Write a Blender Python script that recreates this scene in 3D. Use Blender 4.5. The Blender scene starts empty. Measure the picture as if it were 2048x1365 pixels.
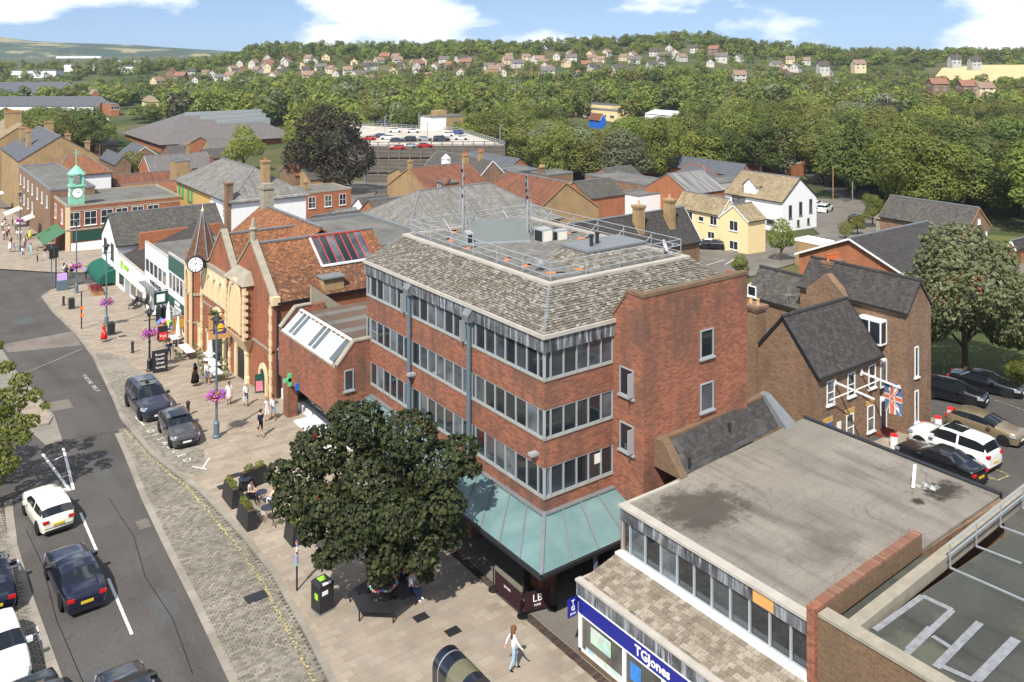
import bpy, bmesh, math, random
from mathutils import Vector, Matrix
R = math.radians
rnd = random.Random(7)
SC = bpy.context.scene
COL = SC.collection
# ---------------------------------------------------------------- camera (level, lens shifted down, looks over the roofs)
TH = math.atan(1279 / 1750.0); S_, C_ = math.sin(TH), math.cos(TH)
FPX, YHZ, CAMZ = 1750.0, 105.0, 25.0
cd = bpy.data.cameras.new('camera'); cam = bpy.data.objects.new('camera', cd); COL.objects.link(cam)
cam.location = (0, 0, CAMZ); cam.rotation_euler = (R(90), 0, -TH)
cd.sensor_width = 36; cd.lens = 36 * FPX / 2048; cd.shift_y = -(682.5 - YHZ) / 2048
cd.clip_start = 0.5; cd.clip_end = 20000
SC.camera = cam
# ---------------------------------------------------------------- sky, sun, exposure
SUN_EL, SUN_AZ = R(50), math.atan2(-0.80, -0.60)          # direction towards the sun in x,y is (-.8,-.6)
w = bpy.data.worlds.new('World'); SC.world = w; w.use_nodes = True
wn = w.node_tree; wn.nodes.clear()
def WN(t, **k):
    n = wn.nodes.new(t)
    for a, b in k.items(): setattr(n, a, b)
    return n
tc = WN('ShaderNodeTexCoord')
sky = WN('ShaderNodeTexSky', sky_type='NISHITA', sun_disc=False, sun_elevation=SUN_EL, sun_rotation=SUN_AZ, altitude=100, air_density=1.0, dust_density=0.3, ozone_density=2.5)
# cumulus banks: noise on the view direction, the same all round
mp = WN('ShaderNodeMapping'); mp.inputs['Scale'].default_value = (5.5, 5.5, 15.0); mp.inputs['Location'].default_value = (0.9, 0.35, 2.22)
nz = WN('ShaderNodeTexNoise'); nz.inputs['Scale'].default_value = 1.0; nz.inputs['Detail'].default_value = 7; nz.inputs['Roughness'].default_value = 0.52
cr = WN('ShaderNodeValToRGB'); cr.color_ramp.elements[0].position = 0.49; cr.color_ramp.elements[1].position = 0.60
up = WN('ShaderNodeVectorMath', operation='ADD'); up.inputs[1].default_value = (0, 0, 0.16)
mixc = WN('ShaderNodeMixRGB'); mixc.inputs['Color2'].default_value = (9.2, 9.4, 9.8, 1)
hsv = WN('ShaderNodeHueSaturation'); hsv.inputs['Saturation'].default_value = 0.9; hsv.inputs['Value'].default_value = 1.0
bg = WN('ShaderNodeBackground'); bg.inputs['Strength'].default_value = 0.122
wo = WN('ShaderNodeOutputWorld')
L = wn.links.new
L(tc.outputs['Generated'], mp.inputs['Vector']); L(mp.outputs[0], nz.inputs['Vector']); L(nz.outputs['Fac'], cr.inputs[0])
L(tc.outputs['Generated'], up.inputs[0]); L(up.outputs[0], sky.inputs['Vector'])
L(sky.outputs[0], hsv.inputs['Color']); L(hsv.outputs[0], mixc.inputs['Color1']); L(cr.outputs[0], mixc.inputs['Fac'])
L(mixc.outputs[0], bg.inputs['Color']); L(bg.outputs[0], wo.inputs['Surface'])
sl = bpy.data.lights.new('sun', 'SUN'); sl.energy = 4.9; sl.angle = R(0.55); sl.color = (1.0, 0.955, 0.87)
so = bpy.data.objects.new('sun', sl); COL.objects.link(so)
sd = Vector((0.80 * math.cos(SUN_EL), 0.60 * math.cos(SUN_EL), -math.sin(SUN_EL)))
so.rotation_euler = sd.to_track_quat('-Z', 'Y').to_euler(); so.location = (-40, -30, 90)
SC.view_settings.view_transform = 'Standard'; SC.view_settings.look = 'None'
SC.view_settings.gamma = 1.0; SC.view_settings.use_curve_mapping = False; SC.view_settings.exposure = 0.38
SC.cycles.max_bounces = 5; SC.cycles.diffuse_bounces = 2; SC.cycles.glossy_bounces = 2; SC.cycles.transmission_bounces = 3
SC.cycles.transparent_max_bounces = 4; SC.cycles.volume_bounces = 0; SC.cycles.caustics_reflective = False; SC.cycles.caustics_refractive = False
# ---------------------------------------------------------------- terrain: the street falls gently away to a valley, then a hill rises behind
def sstep(a, b, x):
    t = min(1.0, max(0.0, (x - a) / (b - a))); return t * t * (3 - 2 * t)
HILL = [(-1.2, 6), (-.62, 6), (-.36, 10), (-.27, 25), (0, 27), (.12, 31), (.2, 36), (.3, 26), (.4, 19), (.6, 19), (1.2, 19)]
def hilltop(a):
    for (a0, h0), (a1, h1) in zip(HILL, HILL[1:]):
        if a <= a1: return h0 + (h1 - h0) * sstep(a0, a1, a)
    return HILL[-1][1]
def terr(x, y):
    d = x * S_ + y * C_; z = 0.0
    if d > 52:
        e = min(d, 262) - 52; z = -0.06 * e * min(1, e / 20.0)
    if d > 340:
        a = (x * C_ - y * S_) / d
        t = min(1.0, (d - 340) / 480.0)
        z += (hilltop(a) + 13) * (t * t * 0.35 + t * 0.65)
    return z
def ray(px, py):
    rx = (px - 1024) / FPX
    return rx * C_ + S_, -rx * S_ + C_, (YHZ - py) / FPX
def G(px, py, he=0.0):
    """place on the ground (or he metres above it) that the photograph shows at this point"""
    ux, uy, uz = ray(px, py); d = 6.0
    while d < 2500 and CAMZ + uz * d > terr(ux * d, uy * d) + he: d += 0.5
    a, b = d - 0.5, d
    for _ in range(18):
        m = (a + b) / 2
        if CAMZ + uz * m > terr(ux * m, uy * m) + he: a = m
        else: b = m
    return Vector((ux * b, uy * b, terr(ux * b, uy * b) + he))
def PD(px, py, d):
    ux, uy, uz = ray(px, py); return Vector((ux * d, uy * d, CAMZ + uz * d))
# ---------------------------------------------------------------- mesh helpers
class MB:
    def __init__(s): s.v = []; s.f = []; s.m = []
    def add(s, vs, fs, m=0):
        o = len(s.v); s.v += [tuple(p) for p in vs]; s.f += [tuple(i + o for i in f) for f in fs]; s.m += [m] * len(fs); return s
    def poly(s, *p, m=0): return s.add(p, [tuple(range(len(p)))], m)
    def box(s, x0, x1, y0, y1, z0, z1, m=0):
        return s.add([(x0,y0,z0),(x1,y0,z0),(x1,y1,z0),(x0,y1,z0),(x0,y0,z1),(x1,y0,z1),(x1,y1,z1),(x0,y1,z1)],
                     [(0,3,2,1),(4,5,6,7),(0,1,5,4),(1,2,6,5),(2,3,7,6),(3,0,4,7)], m)
    def cbox(s, c, sx, sy, sz, m=0): return s.box(c[0]-sx/2, c[0]+sx/2, c[1]-sy/2, c[1]+sy/2, c[2], c[2]+sz, m)
    def prism(s, pts, z0, z1, m=0):
        n = len(pts)
        return s.add([(p[0],p[1],z0) for p in pts] + [(p[0],p[1],z1) for p in pts],
                     [tuple(range(n))[::-1], tuple(range(n, 2*n))] + [(i,(i+1)%n,n+(i+1)%n,n+i) for i in range(n)], m)
    def hexa(s, b, t, m=0):
        """bottom ring b and top ring t of equal length"""
        n = len(b)
        return s.add(list(b) + list(t), [tuple(range(n))[::-1], tuple(range(n, 2*n))] + [(i,(i+1)%n,n+(i+1)%n,n+i) for i in range(n)], m)
    def slab(s, p, t, m=0):
        """planar polygon p thickened by t against its normal"""
        P = [Vector(q) for q in p]; n = (P[1]-P[0]).cross(P[2]-P[0]).normalized()
        return s.hexa([q - n*t for q in P], P, m)
    def bar(s, p, q, wd, ht=None, m=0):
        p, q = Vector(p), Vector(q); d = (q-p).normalized(); ht = ht or wd
        a = d.cross(Vector((0,0,1)))
        a = a.normalized() if a.length > 1e-4 else Vector((1,0,0)); b = a.cross(d).normalized()
        a *= wd/2; b *= ht/2
        return s.hexa([p-a-b, p+a-b, p+a+b, p-a+b], [q-a-b, q+a-b, q+a+b, q-a+b], m)
    def tube(s, pts, r, n=6, m=0, caps=True):
        pts = [Vector(p) for p in pts]; rs = r if isinstance(r, (list, tuple)) else [r]*len(pts); vs = []
        for i, p in enumerate(pts):
            d = (pts[min(i+1,len(pts)-1)] - pts[max(i-1,0)]).normalized()
            a = d.cross(Vector((0.13,0.07,1)) if abs(d.z) < .9 else Vector((1,0.1,0))).normalized(); b = d.cross(a)
            vs += [p + (a*math.cos(2*math.pi*k/n) + b*math.sin(2*math.pi*k/n))*rs[i] for k in range(n)]
        fs = [(i*n+k, i*n+(k+1)%n, (i+1)*n+(k+1)%n, (i+1)*n+k) for i in range(len(pts)-1) for k in range(n)]
        if caps: fs += [tuple(range(n))[::-1], tuple((len(pts)-1)*n+k for k in range(n))]
        return s.add(vs, fs, m)
    def lathe(s, prof, n=12, c=(0,0,0), m=0):
        vs = [(c[0]+r*math.cos(2*math.pi*k/n), c[1]+r*math.sin(2*math.pi*k/n), c[2]+z) for r, z in prof for k in range(n)]
        fs = [(i*n+k, i*n+(k+1)%n, (i+1)*n+(k+1)%n, (i+1)*n+k) for i in range(len(prof)-1) for k in range(n)]
        return s.add(vs, fs + [tuple(range(n))[::-1], tuple((len(prof)-1)*n+k for k in range(n))], m)
    def ball(s, c, r, n=8, m=0, sx=1, sy=1, sz=1):
        vs = []; fs = []; k = n//2
        for i in range(k+1):
            t = math.pi*i/k
            vs += [(c[0]+r*sx*math.sin(t)*math.cos(2*math.pi*j/n), c[1]+r*sy*math.sin(t)*math.sin(2*math.pi*j/n), c[2]+r*sz*math.cos(t)) for j in range(n)]
        fs = [(i*n+j, (i+1)*n+j, (i+1)*n+(j+1)%n, i*n+(j+1)%n) for i in range(k) for j in range(n)]
        return s.add(vs, fs, m)
    def mesh(s, name, mats, smooth=False):
        me = bpy.data.meshes.new(name); me.from_pydata(s.v, [], s.f)
        for mt in (mats if isinstance(mats, (list, tuple)) else [mats]): me.materials.append(mt)
        if any(s.m): me.polygons.foreach_set('material_index', s.m)
        if smooth: me.polygons.foreach_set('use_smooth', [True]*len(s.f))
        me.update(); return me
    def build(s, name, mats, parent=None, smooth=False, world=False, loc=None, rz=0.0):
        return link(name, s.mesh(name, mats, smooth), parent, world, loc, rz)
def link(name, data, parent=None, world=False, loc=None, rz=0.0):
    o = bpy.data.objects.new(name, data); COL.objects.link(o)
    if parent is not None:
        o.parent = parent
        if world: o.location = -root_loc(parent)
    if loc is not None: o.location = loc
    if rz: o.rotation_euler.z = rz
    return o
def root_loc(p):
    """world location of an unrotated parent chain"""
    v = Vector((0,0,0))
    while p is not None: v = v + Vector(p.location); p = p.parent
    return v
def tag(o, label, cat, group=None):
    o['label'] = label; o['category'] = cat
    if group: o['group'] = group
    return o
def thing(name, label, cat, loc=(0,0,0), rz=0.0, group=None):
    o = link(name, None, loc=Vector(loc), rz=rz); o.empty_display_size = .3
    return tag(o, label, cat, group)
def struct(o): o['kind'] = 'structure'; return o
def stuff(o): o['kind'] = 'stuff'; return o
def copy_tree(o, parent=None):
    c = o.copy(); COL.objects.link(c)
    if parent is not None: c.parent = parent
    for ch in KIDS(o): copy_tree(ch, c)
    return c
_kc = {}
def KIDS(o):
    return [c for c in o.children]
def clone(src, loc, rz=0.0, label=None, group=None, scale=None):
    c = copy_tree(src); c.location = Vector(loc); c.rotation_euler.z = rz
    if label: c['label'] = label
    if group: c['group'] = group
    if scale: c.scale = scale if isinstance(scale, (tuple, list)) else (scale,)*3
    return c
def text_mesh(txt, size, mat, depth=0.01, align='CENTER', bold=0.0):
    cu = bpy.data.curves.new('lettering', 'FONT'); cu.body = txt; cu.size = size; cu.extrude = depth; cu.align_x = align; cu.align_y = 'CENTER'; cu.resolution_u = 2; cu.offset = bold
    o = bpy.data.objects.new('lettering', cu); COL.objects.link(o)
    dg = bpy.context.evaluated_depsgraph_get(); me = bpy.data.meshes.new_from_object(o.evaluated_get(dg)); bpy.data.objects.remove(o)
    me.materials.clear(); me.materials.append(mat); return me
def lettering(txt, size, mat, origin, xdir, ydir, parent=None, depth=0.008, align='CENTER', name='lettering', bold=0.0, sx=1.0):
    """text whose baseline runs along xdir and whose letters stand along ydir; origin in the parent's frame"""
    me = text_mesh(txt, size, mat, depth, align, bold)
    X = Vector(xdir).normalized(); Y = Vector(ydir).normalized(); Z = X.cross(Y)
    Mx = Matrix(((X.x*sx,Y.x,Z.x,origin[0]),(X.y*sx,Y.y,Z.y,origin[1]),(X.z*sx,Y.z,Z.z,origin[2]),(0,0,0,1)))
    me.transform(Mx)
    return link(name, me, parent)
# ---------------------------------------------------------------- materials
class Mat:
    def __init__(s, name, rough=0.8, spec=0.3, metal=0.0):
        s.m = bpy.data.materials.new(name); s.m.use_nodes = True; s.nt = s.m.node_tree
        s.b = s.nt.nodes['Principled BSDF']
        s.b.inputs['Roughness'].default_value = rough; s.b.inputs['Specular IOR Level'].default_value = spec; s.b.inputs['Metallic'].default_value = metal
    def n(s, t, ins=None, **at):
        x = s.nt.nodes.new(t)
        for k, v in at.items(): setattr(x, k, v)
        for k, v in (ins or {}).items():
            if hasattr(v, 'is_output'): s.nt.links.new(v, x.inputs[k])
            else: x.inputs[k].default_value = v
        return x
    def math(s, op, a, b=0.0, c=0.0): return s.n('ShaderNodeMath', {0: a, 1: b, 2: c}, operation=op).outputs[0]
    def mix(s, f, a, b, mode='MIX'):
        g = lambda q: q if hasattr(q, 'is_output') else (*q, 1)
        return s.n('ShaderNodeMixRGB', {0: f, 1: g(a), 2: g(b)}, blend_type=mode).outputs[0]
    def pos(s): return s.n('ShaderNodeNewGeometry').outputs['Position']
    def noise(s, vec, scale, detail=3, rough=0.55, out='Fac'): return s.n('ShaderNodeTexNoise', {'Vector': vec, 'Scale': scale, 'Detail': detail, 'Roughness': rough}).outputs[out]
    def ramp(s, f, *st):
        x = s.n('ShaderNodeValToRGB', {0: f}); e = x.color_ramp.elements
        while len(e) < len(st): e.new(.5)
        for q, (p, c) in zip(e, st): q.position = p; q.color = (*c, 1) if isinstance(c, (tuple, list)) else (c, c, c, 1)
        return x.outputs[0]
    def scalev(s, v, sc): return s.n('ShaderNodeVectorMath', {0: v, 1: sc}, operation='MULTIPLY').outputs[0]
    def uv(s):
        """wall or roof coordinates in metres: along the level line, and up the face"""
        g = s.n('ShaderNodeNewGeometry'); nrm = g.outputs['True Normal']
        t = s.n('ShaderNodeVectorMath', {0: nrm, 1: (0.0001, 0, 1)}, operation='CROSS_PRODUCT').outputs[0]
        t = s.n('ShaderNodeVectorMath', {0: t}, operation='NORMALIZE').outputs[0]
        b = s.n('ShaderNodeVectorMath', {0: t, 1: nrm}, operation='CROSS_PRODUCT').outputs[0]
        u = s.n('ShaderNodeVectorMath', {0: g.outputs['Position'], 1: t}, operation='DOT_PRODUCT').outputs['Value']
        v = s.n('ShaderNodeVectorMath', {0: g.outputs['Position'], 1: b}, operation='DOT_PRODUCT').outputs['Value']
        return s.n('ShaderNodeCombineXYZ', {0: u, 1: v}).outputs[0], u, v
    def col(s, c): s.nt.links.new(c, s.b.inputs['Base Color']) if hasattr(c, 'is_output') else setattr(s.b.inputs['Base Color'], 'default_value', (*c, 1)); return s
    def inp(s, k, c): s.nt.links.new(c, s.b.inputs[k]); return s
    def bump(s, h, st=0.4, dist=0.02): s.nt.links.new(s.n('ShaderNodeBump', {'Strength': st, 'Distance': dist, 'Height': h}).outputs[0], s.b.inputs['Normal']); return s
def m_plain(name, c, rough=0.7, spec=0.3, metal=0.0, var=0.12, sc=3.0):
    M = Mat(name, rough, spec, metal)
    if var:
        f = M.noise(M.pos(), sc, 4)
        M.col(M.mix(f, tuple(v*(1-var) for v in c), tuple(min(1, v*(1+var)) for v in c)))
    else: M.col(c)
    return M.m
def m_brick(name, c1, c2, mortar, stain=0.5, bw=0.225, bh=0.075, stc=(0.09,0.07,0.055), ssc=0.45):
    M = Mat(name, 0.88, 0.2); uv, u, v = M.uv()
    bt = M.n('ShaderNodeTexBrick', {'Vector': uv, 'Color1': (*c1,1), 'Color2': (*c2,1), 'Mortar': (*mortar,1), 'Scale': 1.0, 'Mortar Size': 0.008, 'Mortar Smooth': .3, 'Bias': -.1, 'Brick Width': bw, 'Row Height': bh})
    p = M.pos(); big = M.noise(p, ssc, 5, .6); st = M.noise(M.scalev(p, (1.6,1.6,.35)), 1.0, 4)
    f = M.ramp(M.math('MULTIPLY', big, st), (.2, 0), (.42, stain))
    fine = M.noise(uv, 9.0, 2)
    c = M.mix(0.35, bt.outputs['Color'], M.ramp(fine, (.3, (.25,.25,.25)), (.7, (.78,.78,.78))), 'OVERLAY')
    M.col(M.mix(f, c, stc)); M.bump(bt.outputs['Fac'], -0.5, .01)
    return M.m
def m_tile(name, cols, tw, th, bump=0.6, moss=None, mossamt=.3, streak=0.0):
    """courses of tiles or slates, each piece its own tint"""
    M = Mat(name, 0.85, 0.2); uv, u, v = M.uv()
    bt = M.n('ShaderNodeTexBrick', {'Vector': uv, 'Color1': (0,0,0,1), 'Color2': (1,1,1,1), 'Mortar': (.5,.5,.5,1), 'Scale': 1.0, 'Mortar Size': th*.02, 'Mortar Smooth': .1, 'Bias': 0.0, 'Brick Width': tw, 'Row Height': th})
    n2 = M.noise(uv, 1.0/tw*.9, 2, .7)
    f = M.mix(.55, bt.outputs['Color'], n2)
    c = M.ramp(f, *[(.2 + .6*i/(len(cols)-1), q) for i, q in enumerate(cols)])
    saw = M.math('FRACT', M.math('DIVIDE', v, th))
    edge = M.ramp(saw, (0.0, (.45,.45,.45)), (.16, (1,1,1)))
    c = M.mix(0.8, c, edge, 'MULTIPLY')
    if moss:
        g = M.ramp(M.noise(M.pos(), .7, 6, .65), (.45, 0), (.68, mossamt)); c = M.mix(g, c, moss)
    if streak:
        g = M.ramp(M.noise(M.scalev(uv, (1.7, .16, 1)), 1.0, 4), (.45, 0), (.7, streak)); c = M.mix(g, c, (.035,.032,.03))
    M.col(c); M.bump(M.math('SUBTRACT', 1.0, saw), bump, .03)
    return M.m
# ---------------------------------------------------------------- palette
X = {}
X['brick_red'] = m_brick('red office brick', (.33,.118,.064), (.16,.056,.038), (.29,.18,.13), .85, bw=.30, bh=.10, stc=(.115,.075,.058), ssc=.35)
X['brick_orange'] = m_brick('orange brick', (.44,.15,.06), (.33,.10,.045), (.30,.19,.12), .35)
X['brick_brown'] = m_brick('brown stock brick', (.27,.16,.095), (.14,.08,.05), (.25,.19,.14), .5)
X['brick_yellow'] = m_brick('yellow stock brick', (.42,.28,.13), (.30,.19,.085), (.32,.25,.16), .4)
X['brick_dark'] = m_brick('weathered boundary brick', (.20,.12,.07), (.14,.085,.05), (.17,.13,.09), .6, stc=(.10,.085,.05))
X['brick_hall'] = m_brick('soft red hall brick', (.36,.11,.05), (.24,.07,.035), (.30,.18,.12), .5)
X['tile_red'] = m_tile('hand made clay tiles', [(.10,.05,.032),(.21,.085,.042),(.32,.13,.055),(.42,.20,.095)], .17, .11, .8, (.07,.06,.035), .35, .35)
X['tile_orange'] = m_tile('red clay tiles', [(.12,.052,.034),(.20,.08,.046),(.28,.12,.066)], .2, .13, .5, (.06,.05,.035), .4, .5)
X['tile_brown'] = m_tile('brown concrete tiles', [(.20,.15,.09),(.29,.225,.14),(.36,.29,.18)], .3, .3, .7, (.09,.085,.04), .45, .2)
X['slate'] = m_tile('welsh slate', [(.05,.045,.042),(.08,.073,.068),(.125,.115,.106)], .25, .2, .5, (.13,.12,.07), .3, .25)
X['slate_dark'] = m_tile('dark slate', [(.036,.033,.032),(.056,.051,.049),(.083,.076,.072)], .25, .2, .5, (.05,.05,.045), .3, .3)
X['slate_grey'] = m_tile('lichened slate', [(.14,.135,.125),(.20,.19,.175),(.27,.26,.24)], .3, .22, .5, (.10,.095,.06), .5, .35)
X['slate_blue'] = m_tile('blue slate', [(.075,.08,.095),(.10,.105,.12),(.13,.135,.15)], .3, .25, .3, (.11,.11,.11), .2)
X['white'] = m_plain('white painted render', (.80,.80,.79), .8, .2, 0, .05, 1.2)
X['cream'] = m_plain('cream painted render', (.78,.62,.34), .85, .2, 0, .07, .8)
X['ochre'] = m_plain('ochre render', (.52,.33,.12), .85, .2, 0, .1, .8)
X['stone'] = m_plain('dressed limestone', (.66,.53,.33), .85, .2, 0, .2, 2.5)
X['stone_grey'] = m_plain('weathered stone', (.30,.27,.21), .9, .2, 0, .35, 2.0)
X['concrete'] = m_plain('concrete coping', (.42,.39,.34), .9, .2, 0, .25, 1.6)
X['lead'] = m_plain('lead sheet', (.20,.21,.22), .55, .4, .2, .25, 2.0)
X['alu'] = m_plain('grey aluminium frame', (.40,.43,.44), .45, .5, .3, .1, 2.0)
X['upvc'] = m_plain('white window frame', (.80,.81,.81), .4, .5, 0, .04, 3)
X['galv'] = m_plain('galvanised steel', (.50,.52,.53), .42, .5, .65, .12, 5)
X['iron'] = m_plain('black painted iron', (.018,.019,.021), .45, .5, 0, .1, 5)
X['bluegrey'] = m_plain('blue grey painted steel', (.10,.15,.18), .5, .4, 0, .12, 5)
X['wood'] = m_plain('timber', (.36,.20,.09), .7, .3, 0, .25, 6)
X['ply'] = m_plain('plywood sheet', (.62,.33,.10), .7, .3, 0, .2, 4)
X['navy'] = m_plain('blue shop fascia', (.006,.012,.23), .35, .5, 0, .02, 3)
X['wpaint'] = m_plain('white lettering', (.86,.86,.86), .5, .3, 0, 0)
X['bpaint'] = m_plain('black lettering and recess shade', (.02,.02,.02), .5, .3, 0, 0)
X['green_dk'] = m_plain('dark green paint', (.012,.06,.042), .5, .4, 0, .1, 3)
X['verdigris'] = m_plain('verdigris copper', (.23,.52,.38), .6, .3, 0, .2, 2.5)
X['pot'] = m_plain('terracotta', (.46,.13,.05), .8, .2, 0, .25, 6)
X['potbuff'] = m_plain('buff terracotta', (.52,.33,.16), .8, .2, 0, .25, 6)
X['canvas'] = m_plain('cream canvas', (.74,.70,.60), .9, .1, 0, .05, 2)
X['orange'] = m_plain('orange weight block', (.85,.20,.03), .6, .3, 0, .1, 6)
X['red'] = m_plain('red plastic', (.62,.03,.03), .5, .3, 0, .05, 4)
X['lime'] = m_plain('lime green', (.30,.62,.04), .5, .3, 0, .02, 4)
X['bluep'] = m_plain('bright blue', (.02,.13,.55), .5, .3, 0, .03, 4)
def m_glass(name, dark, pale, paleamt, rough=.06):
    M = Mat(name, rough, .6); oi = M.n('ShaderNodeObjectInfo').outputs['Random']
    p = M.pos(); n = M.noise(p, .8, 3)
    f = M.math('MULTIPLY', M.ramp(oi, (1-paleamt, 0), (1.0, 1)), M.ramp(n, (.35, .2), (.65, 1)))
    M.col(M.mix(f, dark, pale)); M.b.inputs['Coat Weight'].default_value = .6; M.b.inputs['Coat Roughness'].default_value = .03
    return M.m
X['glass'] = m_glass('office window glass', (.016,.021,.026), (.18,.21,.235), .55)  # pale tone: blinds, with bluish reflections put into the colour
X['glass_house'] = m_glass('house window glass', (.02,.025,.03), (.30,.30,.28), .4)
X['shopglass'] = m_glass('shop window glass', (.03,.035,.035), (.3,.28,.22), .5)
X['carglass'] = m_plain('car glass', (.012,.015,.018), .04, .8, 0, 0)
def m_streaked():
    M = Mat('streaked lead fascia', .6, .35); uv, u, v = M.uv(); p = M.pos()
    n = M.noise(M.scalev(uv, (4.5, .5, 1)), 1.0, 4, .65); n2 = M.noise(p, .8, 3)
    c = M.ramp(n, (.36, (.030,.032,.037)), (.5, (.07,.073,.08)), (.66, (.38,.40,.43)))
    M.col(M.mix(M.ramp(n2, (.4, 0), (.7, .45)), c, (.25,.26,.27))); return M.m
X['fascia'] = m_streaked()
def m_felt(name, c, dark, crack=True, patch=None, spots=()):
    M = Mat(name, .92, .15); p = M.pos(); P2 = M.scalev(p, (1,1,0))
    big = M.noise(P2, .23, 6, .62); fine = M.noise(P2, 9, 4, .7)
    cc = M.mix(M.ramp(big, (.36, 0), (.62, 1)), tuple(v*.8 for v in c), tuple(v*1.12 for v in c))
    cc = M.mix(M.ramp(fine, (.35, .0), (.75, .38)), cc, dark)
    cc = M.mix(M.ramp(M.noise(M.scalev(P2, (.9,.14,1)), 1.1, 5, .6), (.5, 0), (.7, .6)), cc, dark)
    if crack:
        vor = M.n('ShaderNodeTexVoronoi', {'Vector': M.n('ShaderNodeVectorMath', {0: P2, 1: M.scalev(M.noise(P2, 1.3, 3, .6, 'Color'), (.9,.9,0))}, operation='ADD').outputs[0], 'Scale': .85}, feature='DISTANCE_TO_EDGE').outputs['Distance']
        msk = M.ramp(M.noise(P2, .3, 2), (.46, 0), (.58, .6))
        cc = M.mix(M.math('MULTIPLY', M.ramp(vor, (.0, 1), (.02, 0)), msk), cc, dark)
        sep = M.n('ShaderNodeSeparateXYZ', {0: p}).outputs[1]
        seam = M.ramp(M.math('FRACT', M.math('DIVIDE', sep, .92)), (.0, .55), (.035, 0))
        cc = M.mix(seam, cc, dark)
    if patch: cc = M.mix(M.ramp(M.noise(P2, .42, 5, .6), (.55, 0), (.66, .8)), cc, patch)
    for (sx, sy, rx, ry, sc_) in spots:
        q = M.n('ShaderNodeVectorMath', {0: P2, 1: (sx, sy, 0)}, operation='SUBTRACT').outputs[0]; q = M.scalev(q, (1/rx, 1/ry, 0)); ln = M.n('ShaderNodeVectorMath', {0: q}, operation='LENGTH').outputs['Value']
        ln = M.math('ADD', ln, M.math('MULTIPLY', M.math('SUBTRACT', M.noise(P2, 1.4, 7, .7), .5), 2.2)); cc = M.mix(M.ramp(ln, (.55, sc_), (1.0, 0)), cc, tuple(v*.55 for v in dark))
    M.col(cc); M.bump(fine, .3, .02); return M.m
X['felt'] = m_felt('weathered flat roof felt', (.255,.23,.195), (.085,.074,.06), spots=((28.6,25.6,2.8,1.9,.75),(38.6,20.2,1.3,.8,1.0),(30.2,20.6,2.2,1.2,.3),(36.8,20.3,.4,.3,1.0)))
X['felt_grey'] = m_felt('grey roof felt', (.17,.165,.15), (.08,.078,.07), False)
X['felt_dark'] = m_felt('mossy dark roof felt', (.075,.078,.068), (.03,.032,.027), False, (.105,.108,.08))
X['felt_deck'] = m_felt('office roof deck', (.21,.185,.145), (.09,.08,.06), False)
def m_asphalt(name, c, sp=.5, spk=(.3,.29,.27)):
    M = Mat(name, .9, .2); p = M.scalev(M.pos(), (1,1,0))
    a = M.noise(p, .22, 5, .6); b = M.noise(p, 38, 2, .8); s = M.noise(M.scalev(p, (.8,.09,1)), 1.0, 4)
    cc = M.mix(M.ramp(a, (.35, 0), (.65, 1)), tuple(v*.78 for v in c), tuple(v*1.2 for v in c))
    cc = M.mix(M.ramp(b, (.45, 0), (.78, sp)), cc, spk)
    cc = M.mix(M.ramp(s, (.5, 0), (.72, .35)), cc, tuple(v*.55 for v in c))
    cc = M.mix(M.ramp(M.noise(p, 1.7, 4, .6), (.6, 0), (.72, .4)), cc, tuple(v*.45 for v in c))
    cc = M.mix(.5, cc, M.ramp(M.noise(p, 11, 3, .8), (.3, (.25,.25,.25)), (.7, (.78,.77,.75))), 'OVERLAY')
    M.col(cc); M.bump(b, .35, .012); return M.m
X['asphalt'] = m_asphalt('worn asphalt', (.068,.061,.057))
X['asphalt_pale'] = m_asphalt('pale car park asphalt', (.15,.135,.115), .4, (.33,.31,.28))
X['asphalt_new'] = m_asphalt('darker asphalt', (.075,.076,.076), .35)
X['deckconc'] = m_asphalt('car park deck concrete', (.46,.42,.36), .3, (.55,.5,.42))
def m_stone(name, cols, sc=3.0, rough=.9, per=True):
    M = Mat(name, rough, .2); p = M.pos()
    f = M.n('ShaderNodeObjectInfo').outputs['Random'] if per == 'obj' else M.n('ShaderNodeNewGeometry').outputs['Random Per Island'] if per else M.noise(p, sc, 3)
    c = M.ramp(f, *[(i/(len(cols)-1), q) for i, q in enumerate(cols)])
    g = M.ramp(M.noise(p, .5, 5, .6), (.4, 0), (.7, .5)); k = M.noise(p, 22, 3, .7)
    c = M.mix(g, c, tuple(v*.55 for v in cols[0])); c = M.mix(M.ramp(k, (.4, 0), (.8, .35)), c, tuple(v*.6 for v in cols[0]))
    M.col(c); M.bump(k, .25, .01); return M.m
X['sett'] = m_stone('granite setts', [(.17,.15,.12),(.25,.225,.18),(.33,.30,.245),(.20,.185,.16)])
X['sett_obj'] = m_stone('granite sett', [(.17,.15,.12),(.25,.225,.18),(.33,.30,.245),(.20,.185,.16)], per='obj')
X['slab_obj'] = m_stone('paving slab', [(.29,.24,.185),(.34,.285,.22),(.31,.255,.20),(.38,.33,.265),(.28,.245,.20)], per='obj')
X['kerb'] = m_stone('granite kerb', [(.27,.24,.19),(.34,.31,.26),(.30,.26,.21)], per='obj')
X['settbed'] = m_plain('sett bedding mortar', (.085,.072,.056), .95, .1, 0, .3, 4)
X['darkbrick_obj'] = m_stone('dark paving brick', [(.055,.04,.033),(.085,.06,.05),(.11,.085,.07)], per='obj')
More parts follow.
